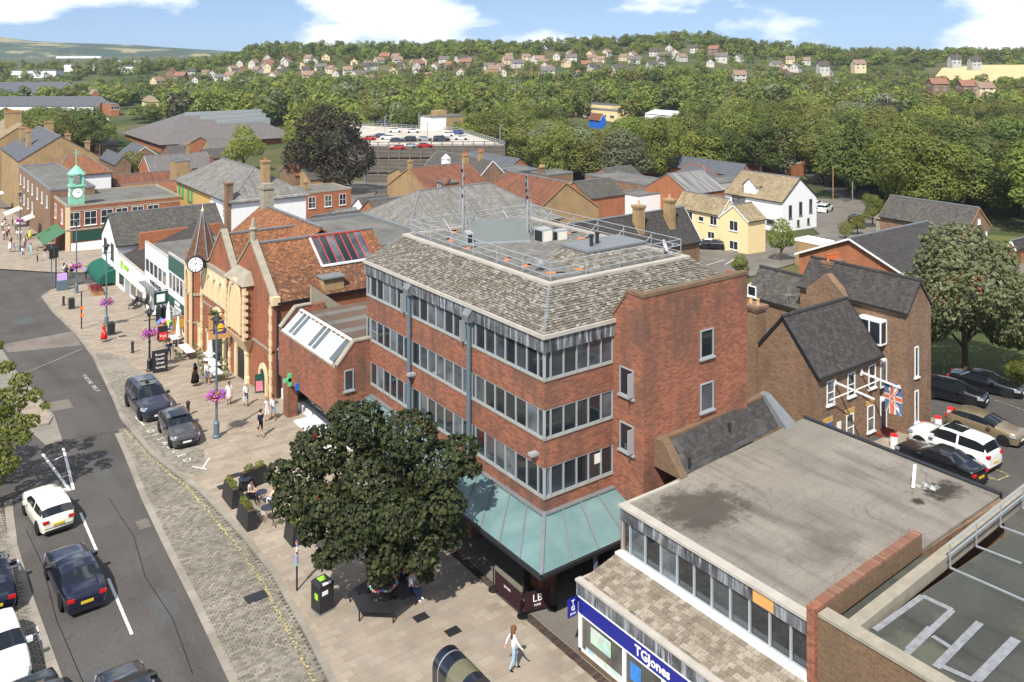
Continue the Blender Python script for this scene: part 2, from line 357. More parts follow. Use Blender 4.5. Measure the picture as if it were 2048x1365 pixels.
def m_paving():
    M = Mat('street paving', .9, .2); p = M.pos(); q = M.scalev(p, (1,1,0))
    bt = M.n('ShaderNodeTexBrick', {'Vector': q, 'Color1': (.27,.225,.175,1), 'Color2': (.39,.335,.265,1), 'Mortar': (.16,.13,.10,1), 'Scale': 1.0, 'Mortar Size': .012, 'Mortar Smooth': .2, 'Bias': 0.0, 'Brick Width': .75, 'Row Height': .45})
    g = M.ramp(M.noise(q, .35, 5, .62), (.35, 0), (.68, .5)); k = M.noise(q, 16, 3, .7)
    rows = M.ramp(M.noise(M.scalev(q, (.22,1.1,1)), 1.0, 2), (.42, 0), (.6, .35))
    c = M.mix(g, bt.outputs['Color'], (.25,.19,.135)); c = M.mix(rows, c, (.39,.325,.255)); c = M.mix(M.ramp(k, (.45, 0), (.8, .3)), c, (.24,.18,.13)); c = M.mix(M.ramp(M.noise(q, 1.3, 6, .7), (.54, 0), (.72, .45)), c, (.13,.105,.085))
    M.col(c); M.bump(bt.outputs['Fac'], -.3, .01); return M.m
X['paving'] = m_paving()
def m_ground():
    M = Mat('field and garden ground', .95, .1); p = M.scalev(M.pos(), (1,1,0))
    a = M.noise(p, .02, 5, .6); b = M.noise(p, .35, 4)
    c = M.ramp(a, (.35, (.045,.065,.022)), (.5, (.09,.10,.04)), (.66, (.16,.135,.07))); M.col(M.mix(M.ramp(b, (.3, 0), (.8, .5)), c, (.035,.05,.02))); return M.m
X['ground'] = m_ground()
X['grass'] = m_plain('rough grass', (.12,.13,.035), .95, .1, 0, .45, 1.5)
X['wheat'] = m_plain('ripe wheat field', (.56,.43,.22), .95, .1, 0, .2, .05)
def m_paintline(name, c, wear):
    M = Mat(name, .7, .3); p = M.pos(); n = M.noise(p, 7, 4, .7)
    M.col(M.mix(M.ramp(n, (wear-.08, 0), (wear+.1, 1)), c, (.10,.09,.08))); return M.m
X['line_w'] = m_paintline('white road paint', (.72,.71,.68), .62)
X['line_f'] = m_paintline('faint stone band', (.26,.24,.21), .5)
X['silt2'] = m_plain('crack filler', (.022,.02,.019), .8, .2, 0, .2, 5)
X['line_y'] = m_paintline('worn yellow road paint', (.50,.42,.19), .47)
def m_leaf(name, a, b, c, tr=.40, rough=.55):
    M = Mat(name, rough, .35); f = M.n('ShaderNodeNewGeometry').outputs['Random Per Island']; o = M.n('ShaderNodeObjectInfo').outputs['Random']
    cc = M.ramp(f, (0, a), (.55, b), (1, c))
    hs = M.n('ShaderNodeHueSaturation', {'Hue': M.math('ADD', .487, M.math('MULTIPLY', o, .026)), 'Saturation': 1.0, 'Value': M.math('ADD', .66, M.math('MULTIPLY', o, .62)), 'Color': cc}).outputs[0]
    M.col(hs)
    if tr:
        t = M.n('ShaderNodeBsdfTranslucent', {'Color': M.mix(1, hs, (1.0,1.0,.45), 'MULTIPLY')}); mx = M.n('ShaderNodeMixShader', {0: tr, 1: M.b.outputs[0], 2: t.outputs[0]})
        M.nt.links.new(mx.outputs[0], M.nt.nodes['Material Output'].inputs['Surface'])
    return M.m
X['leaf_maple'] = m_leaf('dark maple leaves', (.020,.030,.009), (.045,.064,.018), (.095,.115,.034), .22, .68)
X['leaf_mid'] = m_leaf('mid green leaves', (.14,.17,.03), (.185,.22,.04), (.235,.265,.055))
X['leaf_dark'] = m_leaf('dark green leaves', (.085,.112,.024), (.115,.15,.033), (.15,.185,.045))
X['leaf_lite'] = m_leaf('yellow green leaves', (.19,.21,.035), (.24,.26,.05), (.30,.31,.07))
X['leaf_grey'] = m_leaf('silvery willow leaves', (.17,.20,.10), (.22,.25,.135), (.30,.33,.19))
X['leaf_olive'] = m_leaf('olive leaves', (.155,.165,.038), (.20,.208,.05), (.245,.25,.066))
X['leaf_copper'] = m_leaf('copper beech leaves', (.030,.024,.014), (.055,.045,.024), (.095,.082,.038), .2)
X['leaf_olive2'] = m_leaf('grey olive leaves', (.105,.115,.055), (.145,.155,.074), (.20,.21,.105))
X['bark'] = m_plain('bark', (.10,.075,.052), .95, .1, 0, .4, 5)
def m_flower():
    M = Mat('petunias', .7, .2); f = M.n('ShaderNodeNewGeometry').outputs['Random Per Island']
    M.col(M.ramp(f, (0, (.22,.06,.55)), (.3, (.40,.16,.75)), (.5, (.55,.03,.35)), (.72, (.62,.05,.12)), (.84, (.75,.35,.04)), (.93, (.06,.12,.03)))); return M.m
X['flower'] = m_flower()
SKIN = [m_plain('skin', (.55,.33,.23), .6, .3, 0, .05), m_plain('tanned skin', (.36,.19,.11), .6, .3, 0, .05)]
_cl = {}
def cloth(c):
    if c not in _cl: _cl[c] = m_plain('cloth', c, .9, .1, 0, .12, 9)
    return _cl[c]
# ---------------------------------------------------------------- ground sheets
dv = [-60, -20, 10] + [30 + 4*i for i in range(45)] + [215 + 15*i for i in range(20)] + [520 + 40*i for i in range(22)] + [1450, 1800, 2300, 3000, 4000, 6000, 9000]
g = MB(); NR = 60
for d in dv:
    hw = max(120, abs(d)*1.15)
    for k in range(NR+1):
        r_ = -hw + 2*hw*k/NR; x, y = d*S_ + r_*C_, d*C_ - r_*S_
        g.v.append((x, y, terr(x, y) - .12))
for i in range(len(dv)-1):
    for k in range(NR):
        a = i*(NR+1)+k; g.f.append((a, a+1, a+NR+2, a+NR+1)); g.m.append(0)
ground = struct(g.build('ground', X['ground'], smooth=True))
def sheet(name, pts, dz, mat, parent=None, step=4.0, base=None):
    """polygon in plan laid on the terrain dz above it"""
    bm = bmesh.new(); vs = [bm.verts.new((p[0], p[1], 0)) for p in pts]; f = bm.faces.new(vs)
    if f.normal.z < 0 or (bm.normal_update() or f.normal.z) < 0: f.normal_flip()
    ds = [p[0]*S_ + p[1]*C_ for p in pts]; lo, hi = min(ds), max(ds)
    cut = lo
    while cut < hi:
        if 46 < cut < 270: bmesh.ops.bisect_plane(bm, geom=bm.verts[:]+bm.edges[:]+bm.faces[:], plane_co=(S_*cut, C_*cut, 0), plane_no=(S_, C_, 0))
        cut += step if cut < 90 else 25
    for v in bm.verts: v.co.z = (terr(v.co.x, v.co.y) if base is None else base) + dz
    bmesh.ops.triangulate(bm, faces=bm.faces[:])
    me = bpy.data.meshes.new(name); bm.to_mesh(me); bm.free(); me.materials.append(mat)
    return link(name, me, parent)
KL = [(14.2,14),(14.4,24),(14.6,32.4),(14.95,35.4),(15.4,40.6),(15.35,44.7),(15.2,47.5),(15.0,50.6),(14.4,54.0),(13.95,57.0),(13.8,61.4),(13.75,64.5),(14.2,69.0),(14.8,75.7),(15.4,82.7),(15.6,91.7),(15.3,103.2),(15.5,112.0),(17.0,115.5),(21,116.5)]
road = struct(sheet('road', [(-16,8)] + [(x+.1,y) for x, y in KL] + [(24,116.6),(40,120),(40,126),(22.5,124.5),(19.5,126.5),(16,131),(12,136),(8.2,142),(3.5,166),(-2,215),(-24,215),(-20,120)], -.02, X['asphalt']))
pave = struct(sheet('pavement', KL[1:] + [(25.5,116.8),(25.5,14),(14.2,14)], .094, X['paving']))
far_pave = struct(sheet('far_pavement', [(12,136),(16,131),(19.5,126.5),(22.5,124.5),(40,126),(42,150),(25,150),(22,215),(-1.5,215),(3.5,166),(8.2,142)], .09, X['paving']))
# granite kerb, stone by stone
def along(pl, step):
    out = []
    for (x0,y0),(x1,y1) in zip(pl, pl[1:]):
        n = max(1, round(math.hypot(x1-x0, y1-y0)/step))
        for k in range(n): out.append(((x0+(x1-x0)*k/n, y0+(y1-y0)*k/n), (x0+(x1-x0)*(k+1)/n, y0+(y1-y0)*(k+1)/n)))
    return out
def stone_at(p, q, w_, dz0, dz1, mat, name, parent, side=1):
    d = Vector((q[0]-p[0], q[1]-p[1])).normalized(); n = Vector((d.y, -d.x))*w_*side; gp = .012
    P0 = Vector(p)+d*gp; P1 = Vector(q)-d*gp
    ring = [P0, P1, P1+n, P0+n]; b = [(v.x, v.y, terr(v.x, v.y)+dz0) for v in ring]; t = [(v.x, v.y, terr(v.x, v.y)+dz1) for v in ring]
    if side > 0: b, t = b[::-1], t[::-1]
    m = MB().hexa(b, t); return m.build(name, mat, parent)
for p, q in along(KL[1:], .92): stone_at(p, q, .3, -.1, .108, X['kerb'], 'kerb_stone', pave)
# flush stone channel between the carriageway and the setts
SL = [(13.25,61.9),(13.0,57.9),(12.55,52.0),(12.3,46.6),(12.1,40.7),(11.8,34.4),(11.6,26)][::-1]
def lx(pl, y):
    for (x0,y0),(x1,y1) in zip(pl, pl[1:]):
        if y0 <= y <= y1: return x0 + (x1-x0)*(y-y0)/(y1-y0)
    return pl[0][0] if y < pl[0][1] else pl[-1][0]
for p, q in along(SL, .95): stone_at(p, q, .38, -.09, .0, X['kerb'], 'channel_stone', road, -1)
sb = struct(sheet('sett_strip', SL + [(13.85,63.5)] + [p for p in KL[::-1] if 24 < p[1] < 63], -.012, X['settbed']))
def sett_mesh(lx_, ly_, h):
    a, b, c = lx_/2, ly_/2, .018
    return MB().hexa([(-a,-b,-h),(a,-b,-h),(a,b,-h),(-a,b,-h)], [(-a+c,-b+c,0),(a-c,-b+c,0),(a-c,b-c,0),(-a+c,b-c,0)])
sme = [sett_mesh(.235+.02*k, .135, .03).mesh('sett', X['sett_obj']) for k in range(3)]
pile = MB(); spots = []
y = 25.0; row = 0
while y < 62.5:
    x = lx(SL, y) + .03 + (row % 2)*.12; x1 = lx(KL, y) - .04
    while x < x1: spots.append((x + rnd.uniform(-.012,.012), y + rnd.uniform(-.012,.012))); x += .255
    y += .15; row += 1
def inview(x, y, z=0):
    d = x*S_ + y*C_; px = 1024 + FPX*(x*C_ - y*S_)/d; py = YHZ + FPX*(CAMZ - z)/d
    return d > 2 and -60 < px < 2110 and py < 1420
spots = [s for s in spots if inview(*s)]; spots.sort(key=lambda s: s[0]*S_ + s[1]*C_)
for k, (x, y) in enumerate(spots):
    h = terr(x, y) + .022 + rnd.uniform(-.008,.006)
    if k < 300: link('sett', sme[k % 3], sb, loc=(x, y, h), rz=rnd.uniform(-.05,.05))
    else:
        q = sett_mesh(rnd.uniform(.21,.26), .135, .03); pile.add([(vx+x, vy+y, vz+h) for vx,vy,vz in q.v], q.f[1:])
stuff(pile.build('sett_surface', X['sett'], sb))
# loading bay cut into the pavement
BAY = [(14.6,71.5),(15.9,84),(17.6,81),(17.5,73),(16.9,58),(16.7,55.4),(15.7,52.2),(14.75,53.6),(14.15,58),(14.1,64.5)]
bay = struct(sheet('parking_bay', BAY, .103, X['sett']))
pb = MB()
def row_bay():
    y = 52.6; r = 0
    while y < 83:
        x = 14.0 + (r % 2)*.1
        while x < 17.6:
            inside = False; n = len(BAY); j = n-1
            for i in range(n):
                (xi, yi), (xj, yj) = BAY[i], BAY[j]
                if (yi > y) != (yj > y) and x < (xj-xi)*(y-yi)/(yj-yi)+xi: inside = not inside
                j = i
            if inside:
                q = sett_mesh(.19, .17, .02); h = terr(x, y)+.114+rnd.uniform(-.003,.003); pb.add([(a+x, b+y, c+h) for a,b,c in q.v], q.f[1:])
            x += .205
        y += .19; r += 1
row_bay(); stuff(pb.build('bay_sett_surface', X['sett'], bay))
# paving slabs nearest the camera, one by one
slm = [MB().box(-.355,.355,-.213,.213,-.03,0).mesh('slab', X['slab_obj']) for _ in range(1)]
sl_spots = []
yy = 26.0; r_i = 0
while yy < 46:
    xx = 15.2 + (r_i % 2)*.36
    while xx < 23.1:
        if xx > lx(KL, yy) + .75 and inview(xx, yy): sl_spots.append((xx, yy))
        xx += .73
    yy += .44; r_i += 1
sl_spots.sort(key=lambda s: s[0]*S_ + s[1]*C_)
for x, y in sl_spots[:300]: link('paving_slab', slm[0], pave, loc=(x, y, .102 + rnd.uniform(-.002,.003)))
# dark brick edging in front of the shops
dbm = MB().box(-.2,.2,-.05,.05,-.02,0).mesh('edging_brick', X['darkbrick_obj'])
for k in range(190):
    y = 25.2 + k*.115
    if inview(23.35, y): link('edging_brick', dbm, pave, loc=(23.35 if y < 48 else 23.2, y, .109))
struct(sheet('shop_forecourt', [(23.58,25.2),(23.58,48.9),(31,48.9),(31,25.2)], .108, X['asphalt_pale']))
# painted markings
def mark(pts, col, name='road_marking', dz=-.012): return struct(sheet(name, pts, dz, X[col]))
def stripe(p, q, w_, col, dz=-.012, name='road_marking'):
    d = Vector((q[0]-p[0], q[1]-p[1])).normalized(); n = Vector((-d.y, d.x))*w_/2; p, q = Vector(p), Vector(q)
    return mark([p-n, q-n, q+n, p+n], col, name, dz)
for p, q in (((9.12,52.2),(9.08,47.8)),((9.05,44.9),(9.0,40.0)),((9.0,37),(8.95,32))): stripe(p, q, .13, 'line_w')
stripe((8.55,61.3),(9.1,55.2),.16,'line_w'); stripe((9.75,61.5),(9.28,55.2),.16,'line_w'); stripe((8.9,59.9),(9.5,60.2),.12,'line_w'); stripe((9.0,57.2),(9.3,57.3),.1,'line_w')
ypl = [(13.5,62.0),(13.75,57.4),(14.1,54.6),(14.65,50.9),(14.75,47.6),(14.9,44.2),(14.85,40.5),(14.5,36.2),(14.1,32),(13.9,27)]
for p, q in zip(ypl, ypl[1:]): stripe(p, q, .17, 'line_y', .03)
for p, q in (((9.6,91.9),(15.7,93.2)),((9.8,88.8),(15.4,87.6)),((9.9,80.8),(15.2,86.2))): stripe(p, q, .2, 'line_f')
for p, q in (((14.75,62.9),(15.5,62.6)),((14.6,63.9),(14.7,61.9)),((15.9,53.1),(16.7,54.3)),((15.5,53.8),(16.1,52.9))): stripe(p, q, .1, 'line_w', .122)
for k, ch in enumerate('DISABLED'):
    o = lettering(ch, .66, X['line_w'], (0,0,0), (.06,-1,0), (1,.06,0), None, .001, name='road_letter'); x, y = 14.78 + k*.1, 60.6 - k*.83
    o.location = (x, y, terr(x, y) + .13); struct(o)
for k, ch in enumerate('LOADING ONLY'):
    if ch != ' ':
        o = lettering(ch, .42, X['line_w'], (0,0,0), (0,-1,0), (1,0,0), None, .001, name='road_letter'); x, y = 13.75, 77.5 - k*.5
        o.location = (x, y, terr(x, y) - .012); struct(o)
# raised crossing, central strip and left hand parking lane
struct(sheet('crossing_table', [(9.7,88.8),(9.5,91.9),(15.6,93.2),(15.4,87.7)], -.014, m_asphalt('brown crossing surface', (.17,.14,.12))))
struct(sheet('central_strip', [(8.9,62.5),(9.9,62.5),(10.2,68),(9.6,80),(9.3,92),(7.6,92),(7.6,80),(8.1,68)], .02, X['sett']))
isl = struct(sheet('traffic_island', [(8.7,66.4),(9.5,66.1),(10.0,67.2),(9.9,71),(9.4,74),(8.6,74),(8.4,69)], .1, X['paving']))
for p, q in along([(9.9,74),(10.05,67.4),(9.6,66.1),(8.7,66.2)], .6): stone_at(p, q, .16, -.1, .11, X['kerb'], 'kerb_stone', isl)
for p, q in along([(6.25,26),(6.15,38.4),(5.95,46),(5.95,50.7),(6.3,56)], .95): stone_at(p, q, .4, -.1, .004, X['kerb'], 'channel_stone', road, -1)
struct(sheet('parking_lane', [(6.1,26),(6.0,38),(5.75,46),(5.75,50.5),(6,56),(2.6,56),(2.6,26)], -.006, X['settbed']))
lm = MB(); y = 30.0; r_ = 0
while y < 56:
    x = 2.7 + (r_ % 2)*.12
    while x < 5.75:
        if inview(x, y): q = sett_mesh(.235, .135, .03); h = terr(x,y)+.02+rnd.uniform(-.006,.006); lm.add([(a+x,b+y,c+h) for a,b,c in q.v], q.f[1:])
        x += .255
    y += .15; r_ += 1
stuff(lm.build('lane_sett_surface', X['sett'], [o for o in COL.objects if o.name == 'parking_lane'][0]))
for y in (36.2, 42.4, 48.6): stripe((3.6,y-.3),(5.8,y),.1,'line_w',.035); stripe((5.75,y-.6),(5.75,y+.5),.1,'line_w',.035)
struct(sheet('left_pavement', [(2.6,20),(2.6,140),(-6,215),(-30,215),(-30,20)], .09, X['paving']))
# drain covers and dark inspection lids
lid = MB().box(-.32,.32,-.24,.24,-.02,.004).mesh('inspection_cover', X['iron'])
for (px, py) in ((842,1240),(906,1268),(512,1195),(470,955),(497,1000),(447,977),(245,675),(337,668),(355,684),(197,570),(245,565),(560,770),(580,745)):
    p = G(px, py); o = struct(link('inspection_cover', lid, loc=(p.x, p.y, p.z + (.115 if p.x > 15 else .03)), rz=rnd.choice((0,0,.02))))
    if px == 512: o.scale = (1.5,1.3,1)

for k, (x, y, w_, l_, rz, mt) in enumerate(((10.6,41,1.1,2.6,.02,'asphalt_new'),(7.2,38.2,.8,1.3,.1,'asphalt_new'),(11.2,57.5,1.0,3.8,-.05,'asphalt_new'),(10.9,70,1.4,2.2,0,'asphalt_pale'),(12.6,79,1.0,4.0,.05,'asphalt_new'),(11.6,49,.6,1.0,0,'asphalt_pale'),(12.5,101,2.2,3.5,.1,'asphalt_new'),(6.9,55.5,.9,2.0,.2,'asphalt_new'))):
    c_, s_ = math.cos(rz), math.sin(rz); struct(sheet('tarmac_patch', [(x+a*c_-b*s_, y+a*s_+b*c_) for a, b in ((-w_/2,-l_/2),(w_/2,-l_/2),(w_/2,l_/2),(-w_/2,l_/2))], -.015, X[mt]))
for pl in ([(6.6,33),(6.75,38),(6.55,43),(6.7,48),(6.5,52)],[(10.4,36),(10.7,40),(10.5,44),(10.9,48),(10.7,53)],[(9.0,62),(11,62.6),(13.4,62.2)]):
    for p, q in zip(pl, pl[1:]): stripe(p, q, .035, 'silt2', -.010, 'road_crack')
def WZ(px, py, z):
    ux, uy, uz = ray(px, py); d = (z - CAMZ)/uz; return Vector((ux*d, uy*d, z))
# ---------------------------------------------------------------- windows, chimneys and plain buildings
_wc = {}
def window(parent, pos, ang, wd, ht, cols=2, rows=1, frame='upvc', pane='glass_house', sill=True, name='window', t=.06, sub=True, sillmat=None):
    """pos: middle of the lower edge in the parent's frame; ang: direction the window faces (plan angle)"""
    key = (round(wd,2), round(ht,2), cols, rows, frame, pane, sill, t, sillmat)
    if key not in _wc:
        a = MB(); h = wd/2
        a.box(-h,-h+t,-.06,.05,0,ht).box(h-t,h,-.06,.05,0,ht).box(-h+t,h-t,-.06,.05,0,t).box(-h+t,h-t,-.06,.05,ht-t,ht)
        for i in range(1, cols): x = -h + wd*i/cols; a.box(x-t*.4,x+t*.4,-.05,.04,t,ht-t)
        for j in range(1, rows): z = ht*j/rows; a.box(-h+t,h-t,-.045,.038,z-t*.4,z+t*.4)
        p = MB().poly((-h+t*.7,-.012,t*.7),(h-t*.7,-.012,t*.7),(h-t*.7,-.012,ht-t*.7),(-h+t*.7,-.012,ht-t*.7))
        s = MB().box(-h-.08,h+.08,-.13,.02,-.09,0) if sill else None
        _wc[key] = (a.mesh('window', X[frame]), p.mesh('pane', X[pane]), s.mesh('sill', X[sillmat or frame]) if s else None)
    me, pm, sm = _wc[key]
    o = link(name, me, parent, loc=Vector(pos), rz=ang + math.pi/2)
    link('pane', pm, o)
    if sm: link('sill', sm, o)
    return o
def chimney(parent, x, y, z0, z1, w_=.7, d_=.9, pots=2, mat='brick_yellow', pot='pot', ph=.5):
    m = MB().box(x-w_/2,x+w_/2,y-d_/2,y+d_/2,z0,z1-.35).box(x-w_/2-.07,x+w_/2+.07,y-d_/2-.07,y+d_/2+.07,z1-.35,z1-.2).box(x-w_/2-.12,x+w_/2+.12,y-d_/2-.12,y+d_/2+.12,z1-.2,z1)
    c = m.build('chimney', X[mat], parent)
    for k in range(pots):
        f = (k+.5)/pots - .5
        px_, py_ = (x + f*w_, y) if w_ > d_ else (x, y + f*d_)
        MB().lathe([(.13,0),(.12,ph*.3),(.10,ph*.85),(.13,ph*.88),(.13,ph)], 8, (px_, py_, z1)).build('chimney_pot', X[pot], c, smooth=False)
    return c
def bld(name, label, cat, o, ang, L_, W_, ze, zr, wall, roof, axis='x', hip=(0,0), over=.25, wins=(), chims=(), z0=None, group=None, ridge='lead', thick=.12, verge=.12, fascia='upvc', oneside=0.0, wallsub=None):
    """walls L_ x W_ from corner o (plan), turned by ang; heights absolute; ridge along axis; hip insets at both ends"""
    ca, sa = math.cos(ang), math.sin(ang)
    cor = [(o[0]+ca*a-sa*b, o[1]+sa*a+ca*b) for a, b in ((0,0),(L_,0),(L_,W_),(0,W_))]
    if z0 is None: z0 = min(terr(*c) for c in cor) - .3
    t = thing(name, label, cat, (o[0], o[1], z0), ang, group); e, r_ = ze - z0, zr - z0
    m = MB()
    if zr <= ze + .01:                                   # flat roof with parapet
        m.box(0,L_,0,W_,0,e); m.build('wall', X[wall], t)
        rf = MB().box(.25,L_-.25,.25,W_-.25,e,e+.02).build('roof', X[roof], t)
        p = MB().box(-.06,L_+.06,-.06,.25,e,e+thick+.2).box(-.06,L_+.06,W_-.25,W_+.06,e,e+thick+.2).box(-.06,.25,.25,W_-.25,e,e+thick+.2).box(L_-.25,L_+.06,.25,W_-.25,e,e+thick+.2)
        p.build('parapet', X[ridge], t)
    else:
        if axis == 'y':
            sw = lambda p: (p[1], p[0], p[2]); LL, WW = W_, L_
        else: sw = lambda p: p; LL, WW = L_, W_
        def pp(*ps):
            q = [sw(p) for p in ps]; return q[::-1] if axis == 'y' else q
        s = (r_-e)/(WW/2); zo = e - s*over; h0, h1 = hip
        g0 = verge if not h0 else over; g1 = verge if not h1 else over
        m.v += [sw(p) for p in ((0,0,0),(LL,0,0),(LL,WW,0),(0,WW,0),(0,0,e),(LL,0,e),(LL,WW,e),(0,WW,e),(0,WW/2,r_-.05),(LL,WW/2,r_-.05))]
        fl = [(0,1,5,4),(2,3,7,6)] + ([(3,0,4,8,7)] if not h0 else [(3,0,4,7)]) + ([(1,2,6,9,5)] if not h1 else [(1,2,6,5)])
        m.f += [f[::-1] if axis == 'y' else f for f in fl]; m.m += [0]*4
        wl = m.build('wall', X[wall], t)
        ra, rb = (-g0 if not h0 else h0), (LL+g1 if not h1 else LL-h1); z1 = r_+.04
        rf = MB()
        rf.slab(pp((-g0,-over,zo),(LL+g1,-over,zo),(rb,WW/2,z1),(ra,WW/2,z1)), thick)
        rf.slab(pp((LL+g1,WW+over,zo),(-g0,WW+over,zo),(ra,WW/2,z1),(rb,WW/2,z1)), thick)
        if h0: rf.slab(pp((-over,WW+over,zo),(-over,-over,zo),(ra,WW/2,z1)), thick)
        if h1: rf.slab(pp((LL+over,-over,zo),(LL+over,WW+over,zo),(rb,WW/2,z1)), thick)
        rf.build('roof', X[roof], t)
        rd = MB().bar(sw((ra,WW/2,z1+.03)), sw((rb,WW/2,z1+.03)), .22, .14)
        for hh, xs, xe in ((h0,-over,ra),(h1,LL+over,rb)):
            if hh:
                for yy in (-over, WW+over): rd.bar(sw((xs,yy,zo+.02)), sw((xe,WW/2,z1+.02)), .16, .1)
        rd.build('ridge', X[ridge], t)
        for yy in (-over-.06, WW+over+.06): MB().bar(sw((-g0,yy,zo-.06)), sw((LL+g1,yy,zo-.06)), .11, .1).build('gutter', X['iron'], t)
        if fascia:
            for xx, hh in ((-g0-.015,h0),(LL+g1+.015,h1)):
                if not hh:
                    for yy in (-over, WW+over): MB().bar(sw((xx,yy,zo-.1)), sw((xx,WW/2,z1-.1)), .03, .2).build('bargeboard', X[fascia], t)
    for wn_ in wins:
        f, u, z, ww, hh = wn_[:5]; cols = wn_[5] if len(wn_) > 5 else 2; rows = wn_[6] if len(wn_) > 6 else 1; kw = wn_[7] if len(wn_) > 7 else {}
        P = {'S': ((u,0,z-z0), -math.pi/2), 'N': ((u,W_,z-z0), math.pi/2), 'W': ((0,u,z-z0), math.pi), 'E': ((L_,u,z-z0), 0.0)}[f]
        window(t, P[0], P[1], ww, hh, cols, rows, **kw)
    for c in chims: chimney(t, c[0], c[1], c[2]-z0, c[3]-z0, *c[4:])
    return t
# ---------------------------------------------------------------- the brick office block in the middle
X['sillgrey'] = m_plain('weathered sill', (.27,.25,.215), .85, .2, 0, .3, 2)
BX, BY, BX1, BY1 = 24.97, 31.65, 39.3, 49.6
off = thing('office_block', 'four storey red brick office block with ribbon windows and stone tiled mansard roof', 'office building', (BX, BY, 0))
FL = [(4.39,5.82),(7.10,8.49),(9.81,11.18)]; BANDS = [(3.80,4.39),(5.82,7.10),(8.49,9.81)]
MB().box(BX+.14,BX1,BY+.14,BY1-.02,3.0,12.0).box(BX+.9,BX1,BY+.9,BY1-.02,-.3,3.0).build('core_wall', X['brick_red'], off, world=True)
for a, b in BANDS:
    MB().prism([(BX,BY),(29.25,BY),(29.25,BY+.15),(BX+.15,BY+.15),(BX+.15,BY1),(BX,BY1)], a, b).build('brick_band', X['brick_red'], off, world=True)
    if a > 4: MB().prism([(BX-.05,BY-.05),(29.25,BY-.05),(29.25,BY+.1),(BX+.1,BY+.1),(BX+.1,BY1),(BX-.05,BY1)], b, b+.05).build('window_sill', X['sillgrey'], off, world=True)
    else: MB().prism([(BX-.05,BY-.05),(29.25,BY-.05),(29.25,BY+.1),(BX+.1,BY+.1),(BX+.1,BY1),(BX-.05,BY1)], b, b+.045).build('window_sill', X['sillgrey'], off, world=True)
PIPES = (37.71, 43.93)
def ribbon(parent, o, d, cuts, z0, z1, frame, pane, rec=.07, mw=.055, nrm=None):
    """panes and mullions between cuts (metres along d from o); nrm points outward"""
    o, d = Vector(o), Vector(d); nrm = Vector(nrm)
    for u0, u1 in zip(cuts, cuts[1:]):
        p = o + d*(u0+mw/2) - nrm*rec; q = o + d*(u1-mw/2) - nrm*rec
        tl = Vector((0,0,rnd.uniform(-.004,.004)))
        a = MB().poly((p.x,p.y,z0+.07),(q.x,q.y,z0+.07),(q.x,q.y,z1-.05),(p.x,p.y,z1-.05))
        if (Vector((q.x-p.x,q.y-p.y,0)).cross(Vector((0,0,1)))).dot(nrm) < 0: a.f[0] = a.f[0][::-1]
        a.build('window_pane', X[pane], parent, world=True)
    rl = MB()
    for zz, hh in ((z0, .07), (z1-.05, .05)):
        a = o + d*cuts[0]; b = o + d*cuts[-1]; rl.bar((a-nrm*.05)+Vector((0,0,zz+hh/2)), (b-nrm*.05)+Vector((0,0,zz+hh/2)), .07, hh)
    rl.build('window_rail', X[frame], parent, world=True)
    for u in cuts:
        a = o + d*u - nrm*.035; MB().bar(a+Vector((0,0,z0+.02)), a+Vector((0,0,z1-.01)), mw, .09).build('mullion', X[frame], parent, world=True)
cutsA = [0, .5] + [.5+.87*i for i in range(1,7)] + [6.06] + [6.06+.889*i for i in range(1,8)] + [12.28+.1] + [12.38+.84*i for i in range(1,7)] + [17.5, 17.92]
cutsB = [0, .40, 1.17, 1.97, 2.71, 3.52, 4.26]
for a, b in FL:
    ribbon(off, (BX,BY,0), (0,1,0), cutsA, a+.05, b, 'alu', 'glass', nrm=(-1,0,0))
    ribbon(off, (BX,BY,0), (1,0,0), cutsB, a+.05, b, 'alu', 'glass', nrm=(0,-1,0))
# open casements
for (yy, zz) in ((44.6,9.95),(38.3,9.95)):
    MB().box(BX-.34,BX+.02,yy-.02,yy+.03,zz,zz+1.1).build('open_casement', X['alu'], off, world=True)
fa = MB().prism([(BX-.12,BY-.12),(29.25,BY-.12),(29.25,BY+.2),(BX+.2,BY+.2),(BX+.2,BY1+.05),(BX-.12,BY1+.05)], 11.18, 11.84).build('fascia', X['fascia'], off, world=True)
MB().prism([(BX-.22,BY-.22),(29.25,BY-.22),(29.25,BY+.25),(BX+.25,BY+.25),(BX+.25,BY1+.12),(BX-.22,BY1+.12)], 11.84, 12.02).build('eaves_gutter', X['concrete'], off, world=True)
for yy in PIPES:
    hp = MB().hexa([(BX-.36,yy-.22,11.12),(BX-.1,yy-.22,11.12),(BX-.1,yy+.22,11.12),(BX-.36,yy+.22,11.12)], [(BX-.42,yy-.3,11.5),(BX-.1,yy-.3,11.86),(BX-.1,yy+.3,11.86),(BX-.42,yy+.3,11.5)]).build('rain_hopper', X['lead'], off, world=True)
    MB().tube([(BX-.17,yy,11.2),(BX-.17,yy,3.3)], .12, 10).build('downpipe', X['bluegrey'], off, world=True)
